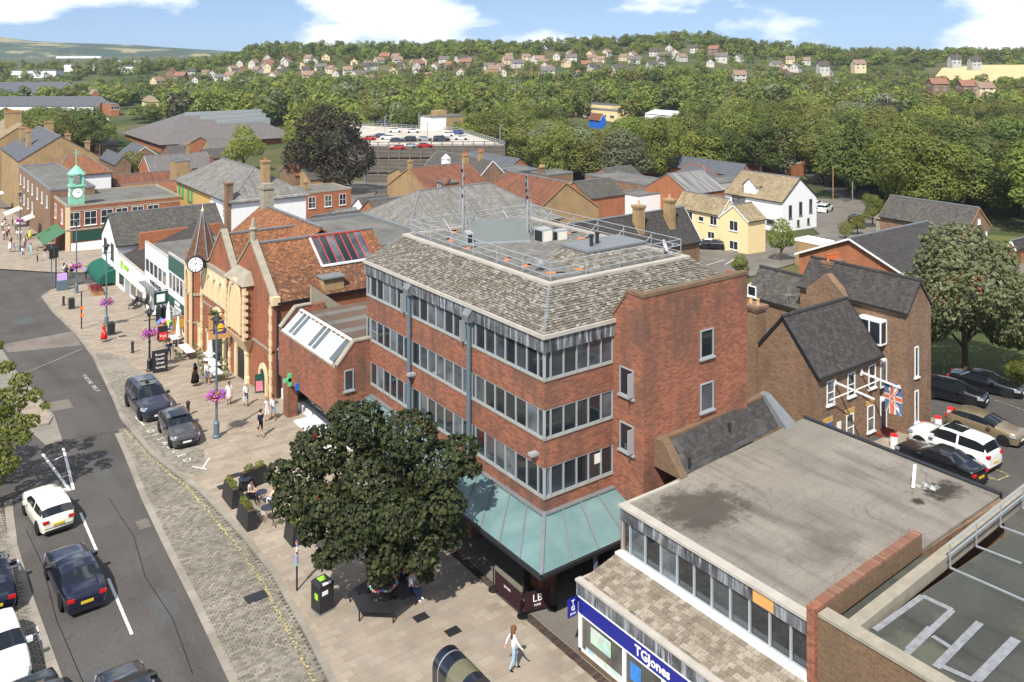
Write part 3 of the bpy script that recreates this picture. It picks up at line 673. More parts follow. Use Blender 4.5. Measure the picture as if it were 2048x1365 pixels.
# mansard: bed plus tiles laid course by course
DK = (27.1, 37.2, 33.95, 48.75, 13.4)      # roof deck x0,x1,y0,y1,z
MT = [(BX-.08,BY-.08,12.02),(BX1,BY-.08,12.02),(BX1,BY1,12.02),(BX-.08,BY1,12.02)]
TT = [(DK[0],DK[2],DK[4]),(DK[1],DK[2],DK[4]),(DK[1],DK[3],DK[4]),(DK[0],DK[3],DK[4])]
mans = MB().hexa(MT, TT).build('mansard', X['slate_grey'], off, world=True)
def m_stonetile():
    M = Mat('stone roof tiles', .92, .15); f = M.n('ShaderNodeNewGeometry').outputs['Random Per Island']; p = M.pos()
    c = M.ramp(f, (0, (.14,.125,.102)), (.35, (.195,.177,.147)), (.7, (.26,.24,.203)), (1, (.37,.35,.305)))
    k = M.noise(p, 13, 3, .7); c = M.mix(M.ramp(k, (.42, 0), (.68, .85)), c, (.06,.045,.033)); c = M.mix(M.ramp(M.noise(p, .6, 4), (.5, 0), (.75, .35)), c, (.17,.13,.09)); M.col(c); M.bump(k, .5, .02); return M.m
X['stonetile'] = m_stonetile()
def tiles_on(p0, p1, q1, q0, tw, th, mat, parent, name, jit=.02, lift=.02, thick=.02, miss=.0, world=True, maxobj=0):
    """tiles on the planar quad p0-p1 (lower edge) q0-q1 (upper edge)"""
    p0, p1, q0, q1 = map(Vector, (p0, p1, q0, q1)); n = (p1-p0).cross(q0-p0).normalized(); h = ((q0+q1)/2 - (p0+p1)/2).length
    rows = max(1, int(h/th)); out = MB(); objs = []
    for r_i in range(rows):
        a = r_i/rows; b = (r_i+1.25)/rows
        A0, A1 = p0.lerp(q0, a), p1.lerp(q1, a); B0, B1 = p0.lerp(q0, min(1,b)), p1.lerp(q1, min(1,b))
        ln = (A1-A0).length; nt = max(1, int(ln/tw)); off_ = (r_i % 2)*.5
        for k in range(nt+1):
            u0, u1 = (k-off_+.02)/nt, (k+1-off_-.02)/nt
            u0, u1 = max(0,u0), min(1,u1)
            if u1-u0 < .25/nt or rnd.random() < miss: continue
            l1 = lift + rnd.uniform(0, jit); l2 = .004 + rnd.uniform(0,.006); sl = rnd.uniform(-.035,.035)*th*4
            up = (B0-A0)/max(1e-6,(B0-A0).length)*sl*.25
            ring = [A0.lerp(A1,u0)+n*l1+up, A0.lerp(A1,u1)+n*(l1+rnd.uniform(-.006,.006))+up, B0.lerp(B1,u1)+n*l2, B0.lerp(B1,u0)+n*l2]
            if maxobj and len(objs) < maxobj:
                c = sum(ring, Vector())/4; objs.append(MB().hexa([v-n*thick for v in ring], ring))
            else: out.add([v-n*thick for v in ring[:2]] + ring, [(2,3,4,5),(0,1,3,2),(1,4,3),(0,2,5)])
    for q in objs: q.build('roof_tile', mat, parent, world=world)
    if out.v: stuff(out.build(name, mat, parent, world=world))
tiles_on(MT[3], MT[0], TT[0], TT[3], .21, .145, X['stonetile'], off, 'tile_courses', .05, .03, miss=.03)
tiles_on(MT[0], MT[1], TT[1], TT[0], .21, .145, X['stonetile'], off, 'tile_courses', .05, .03, miss=.03)
MB().bar(MT[0], TT[0], .16, .05).bar(MT[3], TT[3], .2, .06).build('hip_lead', X['lead'], off, world=True)
dk = MB().box(DK[0]+.3,DK[1]-.3,DK[2]+.3,DK[3]-.3,DK[4]-.3,DK[4]-.12).build('roof_deck', X['felt_deck'], off, world=True)
MB().box(DK[0]-.04,DK[1]+.04,DK[2]-.04,DK[2]+.3,DK[4],DK[4]+.12).box(DK[0]-.04,DK[1]+.04,DK[3]-.3,DK[3]+.04,DK[4],DK[4]+.12).box(DK[0]-.04,DK[0]+.3,DK[2]+.3,DK[3]-.3,DK[4],DK[4]+.12).box(DK[1]-.3,DK[1]+.04,DK[2]+.3,DK[3]-.3,DK[4],DK[4]+.12).build('deck_kerb', X['concrete'], off, world=True)
MB().bar((28.6,34.2,DK[4]+.13),(29.6,BY+.1,12.15),.03).build('lightning_tape', X['iron'], off, world=True)
# stair tower
tw = MB(); TZ = 13.45
tw.box(29.25,36.75,29.55,31.66,-.3,12.0)
tw.prism([(29.25,29.55),(36.75,29.55),(36.75,29.85),(29.55,29.85),(29.55,30.6),(29.25,30.6)], 12.0, TZ)
tw.hexa([(29.25,30.6,12.0),(29.55,30.6,12.0),(29.55,31.66,12.0),(29.25,31.66,12.0)], [(29.25,30.6,TZ),(29.55,30.6,TZ),(29.55,31.66,12.05),(29.25,31.66,12.05)])
tw.box(36.45,36.75,29.85,30.7,12.0,TZ)
tower = tw.build('stair_tower', X['brick_red'], off, world=True)
MB().prism([(29.21,29.51),(36.79,29.51),(36.79,29.89),(29.59,29.89),(29.59,30.62),(29.21,30.62)], TZ, TZ+.16).hexa([(29.21,30.62,TZ),(29.59,30.62,TZ),(29.59,31.7,12.05),(29.21,31.7,12.05)],[(29.21,30.62,TZ+.16),(29.59,30.62,TZ+.16),(29.59,31.7,12.21),(29.21,31.7,12.21)]).build('brick_coping', X['brick_dark'], off, world=True)
for z in (8.5, 5.83): window(off, (29.25-BX, 30.66-BY, z), math.pi, .95, 1.35, 1, 1, 'alu', 'glass', name='casement_window')
for z in (9.78, 7.12): window(off, (33.63-BX, 29.55-BY, z), -math.pi/2, .95, 1.4, 1, 1, 'alu', 'glass', name='casement_window')
for z in (8.5, 5.83): MB().box(28.85,29.22,30.18,30.22,z+.08,z+1.25).build('open_casement', X['alu'], off, world=True)
# sash of blinds seen behind the lower panes: vent box, lamps
for (x, y, z, nm) in ((BX-.1, 32.2, 6.3, 'wall_lamp'), (BX-.1, 43.6, 6.6, 'wall_lamp')):
    MB().box(x-.32,x+.1,y-.16,y+.16,z,z+.13).box(x-.05,x+.1,y-.06,y+.06,z-.14,z).build(nm, X['alu'], off, world=True)
MB().box(28.1,28.45,BY+.02,BY+.06,5.15,5.6).build('vent_cover', X['canvas'], off, world=True)
# sloping green glass canopy over the pavement
CX, CY, CZ, CT = 22.72, 29.0, 2.98, 3.78
can = []
M_ = Mat('sea green canopy glass', .12, .5); pz = M_.pos(); M_.col(M_.mix(M_.ramp(M_.noise(pz, .7, 4), (.35, 0), (.7, .6)), (.115,.20,.20), (.21,.305,.305))); X['canopyglass'] = M_.m
def cpane(a, b, c, d):
    MB().slab([a, b, c, d], .03).build('canopy_pane', X['canopyglass'], off, world=True)
ya = [CY + (BY-CY)*0] ; NA = 13
for k in range(NA):
    t0, t1 = k/NA, (k+1)/NA
    o0, o1 = CY + (48.9-CY)*t0, CY + (48.9-CY)*t1; i0, i1 = BY + (48.9-BY)*t0, BY + (48.9-BY)*t1
    cpane((CX,o1,CZ),(CX,o0,CZ),(BX,i0,CT),(BX,i1,CT))
    MB().bar((CX,o1,CZ+.03),(BX,i1,CT+.03),.07,.07).build('glazing_bar', X['lead'], off, world=True)
NB = 4
for k in range(NB):
    t0, t1 = k/NB, (k+1)/NB; o0, o1 = CX + (29.22-CX)*t0, CX + (29.22-CX)*t1; i0, i1 = BX + (29.22-BX)*t0, BX + (29.22-BX)*t1
    cpane((o0,CY,CZ),(o1,CY,CZ),(i1,BY,CT),(i0,BY,CT))
    if k < NB-1: MB().bar((o1,CY,CZ+.03),(i1,BY,CT+.03),.07,.07).build('glazing_bar', X['lead'], off, world=True)
MB().bar((CX,CY,CZ+.04),(BX,BY,CT+.04),.16,.1).build('canopy_hip', X['lead'], off, world=True)
MB().bar((CX-.05,CY-.1,CZ-.06),(CX-.05,48.9,CZ-.06),.16,.14).bar((CX-.1,CY-.05,CZ-.06),(29.2,CY-.05,CZ-.06),.16,.14).build('canopy_gutter', X['iron'], off, world=True)
MB().bar((BX-.1,BY-.1,CT+.02),(BX-.1,48.9,CT+.02),.28,.06).bar((BX,BY-.1,CT+.02),(29.22,BY-.1,CT+.02),.28,.06).build('canopy_flashing', X['lead'], off, world=True)
for x, y in ((BX+.15,31.85),(BX+.1,37.7),(BX+.1,43.9)): MB().box(x-.35,x+.45,y-.35,y+.45,.1,3.1).build('brick_pier', X['brick_red'], off, world=True)
for (x, y) in ((25.9,29.15),(28.4,29.15)): MB().box(x-.07,x+.07,y-.07,y+.07,.1,3.0).build('canopy_post', X['bluegrey'], off, world=True)
sf = MB()
for k in range(8): y = 32.9 + k*2.0; sf.box(BX+.86,BX+.9,y,y+1.8,.45,2.7)
sf.build('shop_front', X['shopglass'], off, world=True)
MB().box(BX+.75,BX+.9,32.4,48.9,2.7,3.0).box(BX+.75,BX+.9,32.4,48.9,.1,.45).build('shop_fascia', X['bpaint'], off, world=True)
# ---------------------------------------------------------------- on the office roof (things of their own)
ZD = DK[4] - .12
def dpt(px, py, z=ZD): return WZ(px, py, z)
rl = thing('roof_railing', 'galvanised three rail guard railing round the office roof deck', 'railing', (DK[0], DK[2], DK[4]))
cs = [(DK[0]+.45,DK[2]+.45),(DK[1]-.2,DK[2]+.45),(DK[1]-.2,DK[3]-.3),(DK[0]+.45,DK[3]-.3)]
for (x0,y0),(x1,y1) in zip(cs, cs[1:]+cs[:1]):
    for z in (.42, .78, 1.12): MB().tube([(x0,y0,ZD+z),(x1,y1,ZD+z)], .026, 6).build('rail', X['galv'], rl, world=True)
    n = int(math.hypot(x1-x0,y1-y0)/2.05)
    for k in range(n):
        x, y = x0+(x1-x0)*k/n, y0+(y1-y0)*k/n; MB().tube([(x,y,ZD),(x,y,ZD+1.14)], .026, 6).build('post', X['galv'], rl, world=True)
        ix, iy = (x + (1.2 if x0 == x1 and x0 < 30 else -1.2 if x0 == x1 else 0), y + (1.2 if y0 == y1 and y0 < 40 else -1.2 if y0 == y1 else 0))
        if k: MB().tube([(x,y,ZD+.95),(ix,iy,ZD+.05)], .022, 5).build('brace', X['galv'], rl, world=True)
for i, (px, py, rz) in enumerate(((941,500,.1),(1016,522,.7),(1055,535,.3),(1111,550,-.5),(1165,543,-.5),(898,484,1.3),(1010,454,0),(1104,461,0),(1141,470,0),(1168,480,0),(908,467,.9))):
    p = dpt(px, py); o = MB().box(-.5,.0,-.12,.12,0,.13).box(.02,.5,-.12,.12,0,.12).build('orange_weight', X['orange'], loc=p, rz=rz)
    tag(o, 'orange rubber ballast weight %s' % ['midway along the front railing','second from the front corner of the railing','between two others near the front corner','nearest the front corner of the roof','right of the front corner by the tiled housing','left end of the deck by the blue pot','behind the sloping grey housing','behind the taller air conditioning unit','right of the smaller air conditioning unit','farthest right along the rear railing','beside the left roof mast'][i], 'weight', 'ballast weights on the office roof')
pn = thing('roof_hatch_panel', 'sloping grey felted housing between the two roof masts', 'roof housing', dpt(990, 492))
a, b, c, d = dpt(918,494), dpt(1062,488), dpt(1054,458), dpt(945,462)
up = Vector((0,0,.75))
MB().hexa([a,b,c,d],[a+Vector((0,0,.15)),b+Vector((0,0,.15)),c+up,d+up]).build('housing', m_plain('grey green felt', (.155,.172,.165), .85, .2, 0, .15, 1.5), pn, world=True)
MB().bar(a+Vector((0,0,.1)), b+Vector((0,0,.1)), .12, .2).build('front_gutter', X['galv'], pn, world=True)
def acunit(label, px, py, w_, d_, h, rz):
    t = thing('air_conditioner', label, 'air conditioner', dpt(px, py), rz)
    MB().box(-w_/2,w_/2,-d_/2,d_/2,.08,h).build('casing', X['alu'], t)
    MB().box(-w_/2-.01,-w_/2+.01,-d_/2+.06,d_/2-.06,.16,h-.1).build('grille', X['iron'], t)
    MB().box(-w_/2+.05,w_/2-.08,-d_/2-.012,-d_/2,.16,h-.1).build('side_panel', X['canvas'], t)
    MB().box(-w_/2,-w_/2+.1,-d_/2,d_/2,0,.08).box(w_/2-.1,w_/2,-d_/2,d_/2,0,.08).build('foot', X['iron'], t)
acunit('taller grey and white air conditioning unit on the roof deck', 1087, 486, .8, .85, .9, 0)
acunit('smaller white air conditioning unit on the roof deck', 1121, 484, .8, .45, .75, 0)
acunit('white air conditioning unit beside the left roof mast', 937, 490, .9, .4, .8, 1.2)
def mast(label, px, pyb, pyt, n):
    p = dpt(px, pyb); ux, uy, uz = ray(px, pyt); dd = p.x*S_ + p.y*C_; top = CAMZ + uz*dd
    t = thing('roof_mast', label, 'mast', p); H_ = top - p.z
    MB().tube([(0,0,0),(0,0,H_*.62)], .07, 8).tube([(0,0,H_*.6),(0,0,H_)], .03, 6).build('pole', X['galv'], t)
    MB().tube([(.28,0,0),(.28,0,H_*.6)], .025, 5).tube([(.28,.3,0),(.28,.3,H_*.6)], .025, 5).build('ladder_rail', X['galv'], t)
    for k in range(9): MB().bar((.28,0,.3+k*.3),(.28,.3,.3+k*.3),.03).build('ladder_rung', X['galv'], t)
    for k in range(n): MB().cbox((rnd.uniform(-.08,.08),rnd.uniform(-.05,.1),H_*(.52+.46*k/n)),.11,.1,.22).build('antenna', X['lead' if k % 2 else 'iron'], t)
    MB().bar((0,0,H_*.5),(.9,.6,.0),.035).build('stay', X['galv'], t)
mast('lattice aerial mast at the left rear of the office roof', 926, 472, 325, 8)
mast('lattice aerial mast in the middle of the office roof', 1055, 478, 350, 9)
hs = thing('roof_light_housing', 'tile sided raised housing with grey flat top on the office roof', 'roof housing', dpt(1200, 520))
q = [dpt(1108,522), dpt(1172,543), dpt(1330,513), dpt(1262,497)]
q = [Vector((30.6,35.0,ZD)), Vector((36.2,35.0,ZD)), Vector((36.2,38.6,ZD)), Vector((30.6,38.6,ZD))]
tq = [Vector((31.3,35.8,ZD+.85)), Vector((35.5,35.8,ZD+.85)), Vector((35.5,38.0,ZD+.85)), Vector((31.3,38.0,ZD+.85))]
MB().hexa(q, tq).build('sloped_side', X['slate_grey'], hs, world=True)
tiles_on(q[0],q[1],tq[1],tq[0],.24,.17,X['stonetile'],hs,'tile_courses',.03,.02); tiles_on(q[3],q[0],tq[0],tq[3],.24,.17,X['stonetile'],hs,'tile_courses',.03,.02)
MB().box(31.2,35.6,35.7,38.1,ZD+.85,ZD+.97).build('flat_top', X['lead'], hs, world=True)
for x, y in ((32.2,36.6),(32.9,36.9)): MB().tube([(x,y,ZD+.97),(x,y,ZD+1.5)], .1, 8).tube([(x,y,ZD+1.5),(x,y,ZD+1.62)], .14, 8).build('vent_pipe', X['iron'], hs, world=True)
def dish(label, p, r_, face, mat='upvc', tilt=.35):
    t = thing('satellite_dish', label, 'satellite dish', p, face)
    m = MB().lathe([(.01,-.14*r_*2),(r_*.5,-.09*r_*2),(r_*.85,-.03),(r_,.0),(r_*.99,.015),(r_*.83,-.01),(r_*.5,-.07*r_*2),(.01,-.11*r_*2)], 16)
    me = m.mesh('dish', X[mat], True); me.transform(Matrix.Translation((0,0,r_+.25)) @ Matrix.Rotation(math.pi/2-tilt, 4, 'X')); link('dish', me, t)
    MB().tube([(0,.12,0),(0,.12,r_+.2)], .03, 6).build('bracket', X['galv'], t); MB().bar((0,0,.2+r_*.3),(0,-r_*1.1,r_+.3),.03).cbox((0,-r_*1.1,r_+.25),.08,.1,.1).build('receiver_arm', X['galv'], t)
    return t
dish('white satellite dish at the right corner of the office roof', dpt(1331, 514), .38, .6)
dish('small clear dish lying by the front corner of the roof railing', dpt(1078, 546), .26, -.4, 'lead', .9)
# ---------------------------------------------------------------- flat roofed shop in the foreground
FX, UY0, UY1, UX = 23.6, 27.72, 18.2, 26.1
shop = thing('flat_roofed_shop', 'flat roofed shop with blue fascia sign and stone tiled skirt roof in the foreground', 'shop', (FX, UY0, 0))
B = lambda *a: MB().box(*a)
B(UX+.1,40.2,18.3,UY0-.02,-.3,5.3).build('core_wall', X['brick_brown'], shop, world=True)
MB().prism([(UX+.1,UY0),(40.2,28.6),(40.2,18.5),(UX+.1,18.1)], 5.3, 5.42).build('flat_roof', X['felt'], shop, world=True)
MB().prism([(40.2,18.5),(40.45,18.5),(40.45,28.75),(40.2,28.6)], 5.2, 5.5).build('roof_edge', X['iron'], shop, world=True)
B(UX-.14,UX+.3,18.2,UY0+.04,5.40,5.52).box(UX+.3,29.6,UY0-.12,UY0+.04,5.40,5.5).build('roof_edge_coping', X['concrete'], shop, world=True)
B(UX-.06,UX+.1,18.2,UY0,4.86,5.40).build('upper_fascia', X['fascia'], shop, world=True)
B(UX-.075,UX-.06,19.77,20.67,4.9,5.36).build('plywood_patch', X['ply'], shop, world=True)
B(UX-.32,UX+.05,18.2,UY0+.05,3.4,3.52).build('window_sill', X['upvc'], shop, world=True)
cu = [.06, .53] + [.53+.9*k for k in range(1, 10)] + [9.46]
ribbon(shop, (UX,UY0,0), (0,-1,0), cu, 3.52, 4.86, 'alu', 'glass', nrm=(-1,0,0), mw=.07)
B(UX-.03,UX+.14,UY0-.02,UY0,3.4,4.9).box(UX+.02,29.3,UY0-.2,UY0-.02,3.2,4.9).build('side_wall', X['brick_brown'], shop, world=True)
# skirt roof: tiles one by one at the near end, the rest joined
SK0, SK1 = (FX+.22,15,3.0), (FX+.22,UY0-.1,3.0)
MB().slab([(FX+.2,14,2.98),(UX-.3,14,3.42),(UX-.3,UY0,3.42),(FX+.2,UY0,2.98)], .1).build('skirt_roof', X['slate_grey'], shop, world=True)
M_ = Mat('sandstone roof tile', .92, .15); oi = M_.n('ShaderNodeObjectInfo').outputs['Random']; ri = M_.n('ShaderNodeNewGeometry').outputs['Random Per Island']
pz = M_.pos(); c_ = M_.ramp(M_.math('FRACT', M_.math('ADD', oi, ri)), (0, (.20,.165,.125)), (.5, (.28,.24,.185)), (1, (.36,.315,.255)))
c_ = M_.mix(M_.ramp(M_.noise(M_.scalev(pz, (.5,2.6,1)), 1.0, 4, .6), (.5, 0), (.72, .55)), c_, (.12,.095,.07)); c_ = M_.mix(M_.ramp(M_.noise(pz, 14, 3, .75), (.54, 0), (.68, .8)), c_, (.055,.045,.035)); M_.col(c_); M_.bump(M_.noise(pz, 14, 3), .4, .02)
X['skirttile'] = M_.m
tiles_on((FX+.2,UY0,3.0),(FX+.2,14.2,3.0),(UX-.3,14.2,3.44),(UX-.3,UY0,3.44),.30,.235,X['skirttile'],shop,'tile_courses',.02,.022,.02,.008,maxobj=300)
B(FX-.02,FX+.22,14,UY0+.02,2.5,3.06).build('skirt_parapet', m_plain('x', (.3,.3,.3)) if False else X['fascia'], shop, world=True)
B(FX-.06,FX+.24,14,UY0+.06,3.06,3.16).box(FX+.24,UX-.3,UY0-.03,UY0+.06,2.9,3.1).build('parapet_coping', X['concrete'], shop, world=True)
B(FX-.04,FX+.0,14,27.55,1.86,2.5).build('fascia_sign', X['navy'], shop, world=True)
B(FX-.05,FX+.05,14,27.6,1.80,1.86).box(FX-.05,FX+.05,14,27.6,2.5,2.54).build('sign_trim', X['upvc'], shop, world=True)
lettering('TGJones', .52, X['wpaint'], (FX-.045-FX, 23.35-UY0, 2.16), (0,-1,0), (0,0,1), shop, .006, bold=.012)
sg = B(FX-.55,FX-.05,27.62,27.68,1.75,2.5).build('projecting_sign', X['navy'], shop, world=True)
lettering('T', .27, X['wpaint'], (FX-.3, 27.615, 2.33), (1,0,0), (0,0,1), sg, .004, bold=.008); lettering('G', .27, X['wpaint'], (FX-.3, 27.615, 2.09), (1,0,0), (0,0,1), sg, .004, bold=.008); lettering('Jones', .13, X['wpaint'], (FX-.3, 27.615, 1.89), (1,0,0), (0,0,1), sg, .004)
B(FX,FX+.12,14,27.62,-.2,.34).build('stall_riser', X['brick_dark'], shop, world=True)
for y in (27.52, 24.9, 22.8, 22.35, 20.3): B(FX-.02,FX+.14,y-.09,y+.09,.34,1.80).build('shop_post', X['upvc'], shop, world=True)
B(FX-.02,FX+.14,14,27.6,.34,.42).build('shop_cill', X['upvc'], shop, world=True)
for y0, y1 in ((24.99,27.43),(22.89,24.81),(20.4,22.26),(18,20.2),(15,18)): MB().poly((FX+.04,y1,.42),(FX+.04,y0,.42),(FX+.04,y0,1.8),(FX+.04,y1,1.8)).build('shop_window_pane', X['shopglass'], shop, world=True)
M_ = Mat('window display prints', .6, .3); pz = M_.pos(); v_ = M_.n('ShaderNodeTexVoronoi', {'Vector': pz, 'Scale': 4.5}).outputs['Color']
M_.col(M_.mix(.75, v_, (.45,.62,.55), 'MIX')); X['poster'] = M_.m
MB().poly((FX+.03,27.2,.44),(FX+.03,25.0,.44),(FX+.03,25.0,.62),(FX+.03,27.2,.62)).build('window_poster', X['poster'], shop, world=True)
MB().poly((FX+.03,26.9,.95),(FX+.03,25.7,.95),(FX+.03,25.7,1.6),(FX+.03,26.9,1.6)).build('window_poster', X['poster'], shop, world=True)
MB().poly((FX+.03,24.6,.8),(FX+.03,24.0,.8),(FX+.03,24.0,1.5),(FX+.03,24.6,1.5)).build('window_poster', m_plain('blue poster', (.05,.22,.62), .5, .3, 0, .5, 6), shop, world=True)
MB().poly((FX+.03,21.9,.6),(FX+.03,20.9,.6),(FX+.03,20.9,1.6),(FX+.03,21.9,1.6)).build('window_poster', m_plain('green poster', (.10,.42,.05), .5, .3, 0, .5, 6), shop, world=True)
# slate sided upstand at the back of the flat roof
par = MB().hexa([(30.2,27.9,5.4),(38.6,28.75,5.4),(38.6,30.0,5.4),(30.2,29.5,5.4)],[(30.2,29.1,6.6),(38.6,29.8,6.6),(38.6,30.0,6.6),(30.2,29.5,6.6)]).build('roof_upstand', X['slate_dark'], shop, world=True)
tiles_on((30.5,28.0,5.45),(38.2,28.75,5.45),(38.2,29.75,6.55),(30.5,29.08,6.55),.42,.26,m_stone('mixed patched slates', [(.05,.05,.052),(.075,.072,.072),(.11,.10,.09),(.06,.06,.065)]),shop,'upstand_slates',.01,.012)
MB().hexa([(29.9,27.75,5.4),(30.4,27.8,5.4),(30.4,29.5,5.4),(29.9,29.5,5.4)],[(29.9,28.9,6.75),(30.4,28.95,6.75),(30.4,29.5,6.75),(29.9,29.5,6.75)]).build('upstand_end', X['brick_dark'], shop, world=True)
MB().hexa([(38.3,28.2,5.4),(39.3,28.3,5.4),(39.3,30.1,5.4),(38.3,30.0,5.4)],[(38.3,29.6,6.75),(38.8,29.7,6.75),(38.8,30.1,6.75),(38.3,30.0,6.75)]).build('upstand_lead_end', X['lead'], shop, world=True)
MB().bar((30.2,29.3,6.66),(38.5,29.9,6.66),.35,.12).build('upstand_coping', X['brick_dark'], shop, world=True)
for p in ((34.6,28.9,5.9),(30.8,28.1,5.5)): MB().tube([p,(p[0],p[1],p[2]+.45)], .06, 8).tube([(p[0],p[1],p[2]+.45),(p[0],p[1],p[2]+.55)], .09, 8).build('vent_pipe', X['iron'], shop, world=True)
p = WZ(1826, 978, 5.42); tag(MB().tube([(0,0,.05),(.25,.05,1.0)], .075, 10).build('vent_stack', X['upvc'], loc=p), 'leaning white plastic vent pipe standing on the flat shop roof', 'pipe')
for k in range(6):
    p = WZ(1838+k*7+rnd.uniform(-2,2), 972+rnd.uniform(-4,8), 5.43); o = MB().hexa([(-.2,-.1,0),(.2,-.12,0),(.25,.1,0),(-.15,.13,0)],[(-.1,-.08,.07),(.12,-.1,.03),(.2,.08,.06),(-.1,.1,.09)]).build('torn_felt', X['lead' if k % 2 else 'concrete'], loc=p, rz=rnd.uniform(0,3)); tag(o, 'crumpled scrap of roofing %s the white vent pipe' % ['closest to','second from','third from','fourth from','fifth from','farthest from'][k], 'debris', 'scraps of roofing on the flat roof')
M_ = Mat('standing damp and silt', .5, .4); M_.col((.028,.024,.018)); X['silt'] = M_.m
def blob(name, px, py, rx, ry, z, mat, n=18, rz=0):
    p = WZ(px, py, z); m = MB(); m.poly(*[(p.x+rx*math.cos(2*math.pi*k/n)*(1+.35*math.sin(3*k+px)+rnd.uniform(-.15,.15)), p.y+ry*math.sin(2*math.pi*k/n)*(1+.3*math.cos(2*k+py)+rnd.uniform(-.15,.15)), z) for k in range(n)])
    return m.build(name, X[mat], shop, world=True)

M_ = Mat('dark moss stain on felt', .95, .1); pz = M_.pos(); M_.col(M_.mix(M_.ramp(M_.noise(M_.scalev(pz,(1,1,0)), 1.6, 6, .7), (.4, 0), (.62, 1)), (.10,.08,.055), (.24,.205,.16))); X['moss'] = M_.m
# ---------------------------------------------------------------- brick walled roof next door, lower right
nb = thing('neighbour_block', 'brick walled building with dark felt roof at the lower right', 'building', (26.0, 17.0, 0))
B(26.05,70,2,17.0,-.3,5.2).build('core_wall', X['brick_dark'], nb, world=True)
B(26.4,70,2,16.95,5.2,5.24).build('felt_roof', X['felt_dark'], nb, world=True)
B(25.95,26.4,2,17.9,-.3,5.85).build('front_parapet', X['brick_dark'], nb, world=True)
B(25.9,26.45,2,17.85,5.85,5.97).build('front_coping', X['stone_grey'], nb, world=True)
B(25.8,26.32,17.9,18.22,-.3,6.1).build('corner_pier', X['brick_red'], nb, world=True)
MB().prism([(26.32,17.9),(33.3,18.25),(33.3,18.6),(26.32,18.3)], 5.3, 6.0).build('party_wall', X['brick_dark'], nb, world=True)
cb = MB().box(-.05,.05,-.19,.19,0,.09).mesh('coping_brick', X['darkbrick_obj'])
m_cb = m_stone('coping bricks', [(.26,.12,.075),(.20,.10,.07),(.32,.19,.13)], per='obj'); cb.materials.clear(); cb.materials.append(m_cb)
for k in range(62): link('coping_brick', cb, nb, loc=(26.4+k*.112-26.0, 18.1+k*.112*.05-17.0, 6.0), rz=.05)
MB().prism([(26.4,17.0),(60,18.9),(60,19.3),(26.4,17.45)], 5.0, 5.48).build('stone_coping', X['stone_grey'], nb, world=True)
MB().prism([(26.4,17.45),(33.4,17.85),(33.4,18.25),(26.4,17.9)], 5.0, 5.25).build('lead_gutter', X['felt_dark'], nb, world=True)
rr = thing('roof_handrail', 'low galvanised handrail along the edge of the dark felt roof', 'railing', (33.5,17.0,5.24))
hy = lambda x: 17.0 + (x-26.4)*.0565 - .25
for z in (.55,.95): MB().tube([(33.2,hy(33.2),5.24+z),(56,hy(56),5.24+z)], .035, 6).build('rail', X['galv'], rr, world=True)
for k in range(10):
    x = 33.3 + k*2.3; y = hy(x); MB().tube([(x,y,5.24),(x,y,6.2)], .03, 6).build('post', X['galv'], rr, world=True); MB().bar((x,y,5.27),(x+.2,y-1.6 if k else y-3.0,5.27),.09,.05).build('foot_bar', X['galv'], rr, world=True)
M_ = Mat('silver roof paint', .7, .3); M_.col(M_.mix(M_.ramp(M_.noise(M_.pos(), 5, 4), (.4, 0), (.7, .6)), (.26,.265,.28), (.12,.122,.12))); X['silver'] = M_.m
zs_ = 5.244
for pts, w_ in (([(1750,1260),(1845,1192),(1905,1220),(1810,1310)],.22),([(1815,1300),(1860,1255)],.2),([(1865,1272),(1900,1294)],.18),([(1872,1335),(1960,1245)],.26),([(1880,1330),(1950,1362)],.22),([(1950,1362),(2032,1278)],.32)):
    for p, q in zip(pts, pts[1:]):
        zs_ += .004; a, b = WZ(*p, zs_), WZ(*q, zs_); d_ = (b-a).normalized(); n_ = Vector((-d_.y,d_.x,0))*w_/2; MB().poly(a-n_,b-n_,b+n_,a+n_).build('silver_paint_patch', X['silver'], nb, world=True)
# ---------------------------------------------------------------- pharmacy block with the sloping skylight
ph = thing('pharmacy_block', 'low brick block with sloping skylight and green cross over the pavement', 'shop', (22.72, 49.06, 0))
px0, pxs, pz0, pz1 = 22.72, 23.85, 5.95, 7.2
prof = [(px0,2.69),(px0,pz0),(pxs,pz1),(26,pz1),(26,2.69)]
for y0, y1 in ((49.06,49.36),(58.15,58.45)):
    MB().hexa([(x,y0,z) for x,z in prof],[(x,y1,z) for x,z in prof]).build('side_wall', X['brick_red'], ph, world=True)
    MB().bar((px0,(y0+y1)/2,pz0+.06),(pxs,(y0+y1)/2,pz1+.06),.4,.1).bar((pxs,(y0+y1)/2,pz1+.06),(25,(y0+y1)/2,pz1+.06),.4,.1).build('coping', X['stone_grey'], ph, world=True)
B(px0,px0+.28,49.36,58.15,2.69,5.75).build('front_wall', X['brick_red'], ph, world=True)
B(px0-.02,px0+.32,49.36,58.15,5.75,5.83).build('front_coping', X['stone_grey'], ph, world=True)
B(24.2,33,49.36,58.15,6.6,6.75).box(px0+.28,33,49.7,58.1,2.5,2.7).build('roof', m_felt('striped brown felt', (.14,.095,.07), (.075,.07,.062), False), ph, world=True)
for k in range(4): B(24.3,33,50.2+k*2.1,51.0+k*2.1,6.75,6.755).build('felt_strip', X['felt_grey'], ph, world=True)
B(24.0,24.35,49.36,58.15,6.6,6.98).build('skylight_kerb', X['brick_dark'], ph, world=True)
N = 12
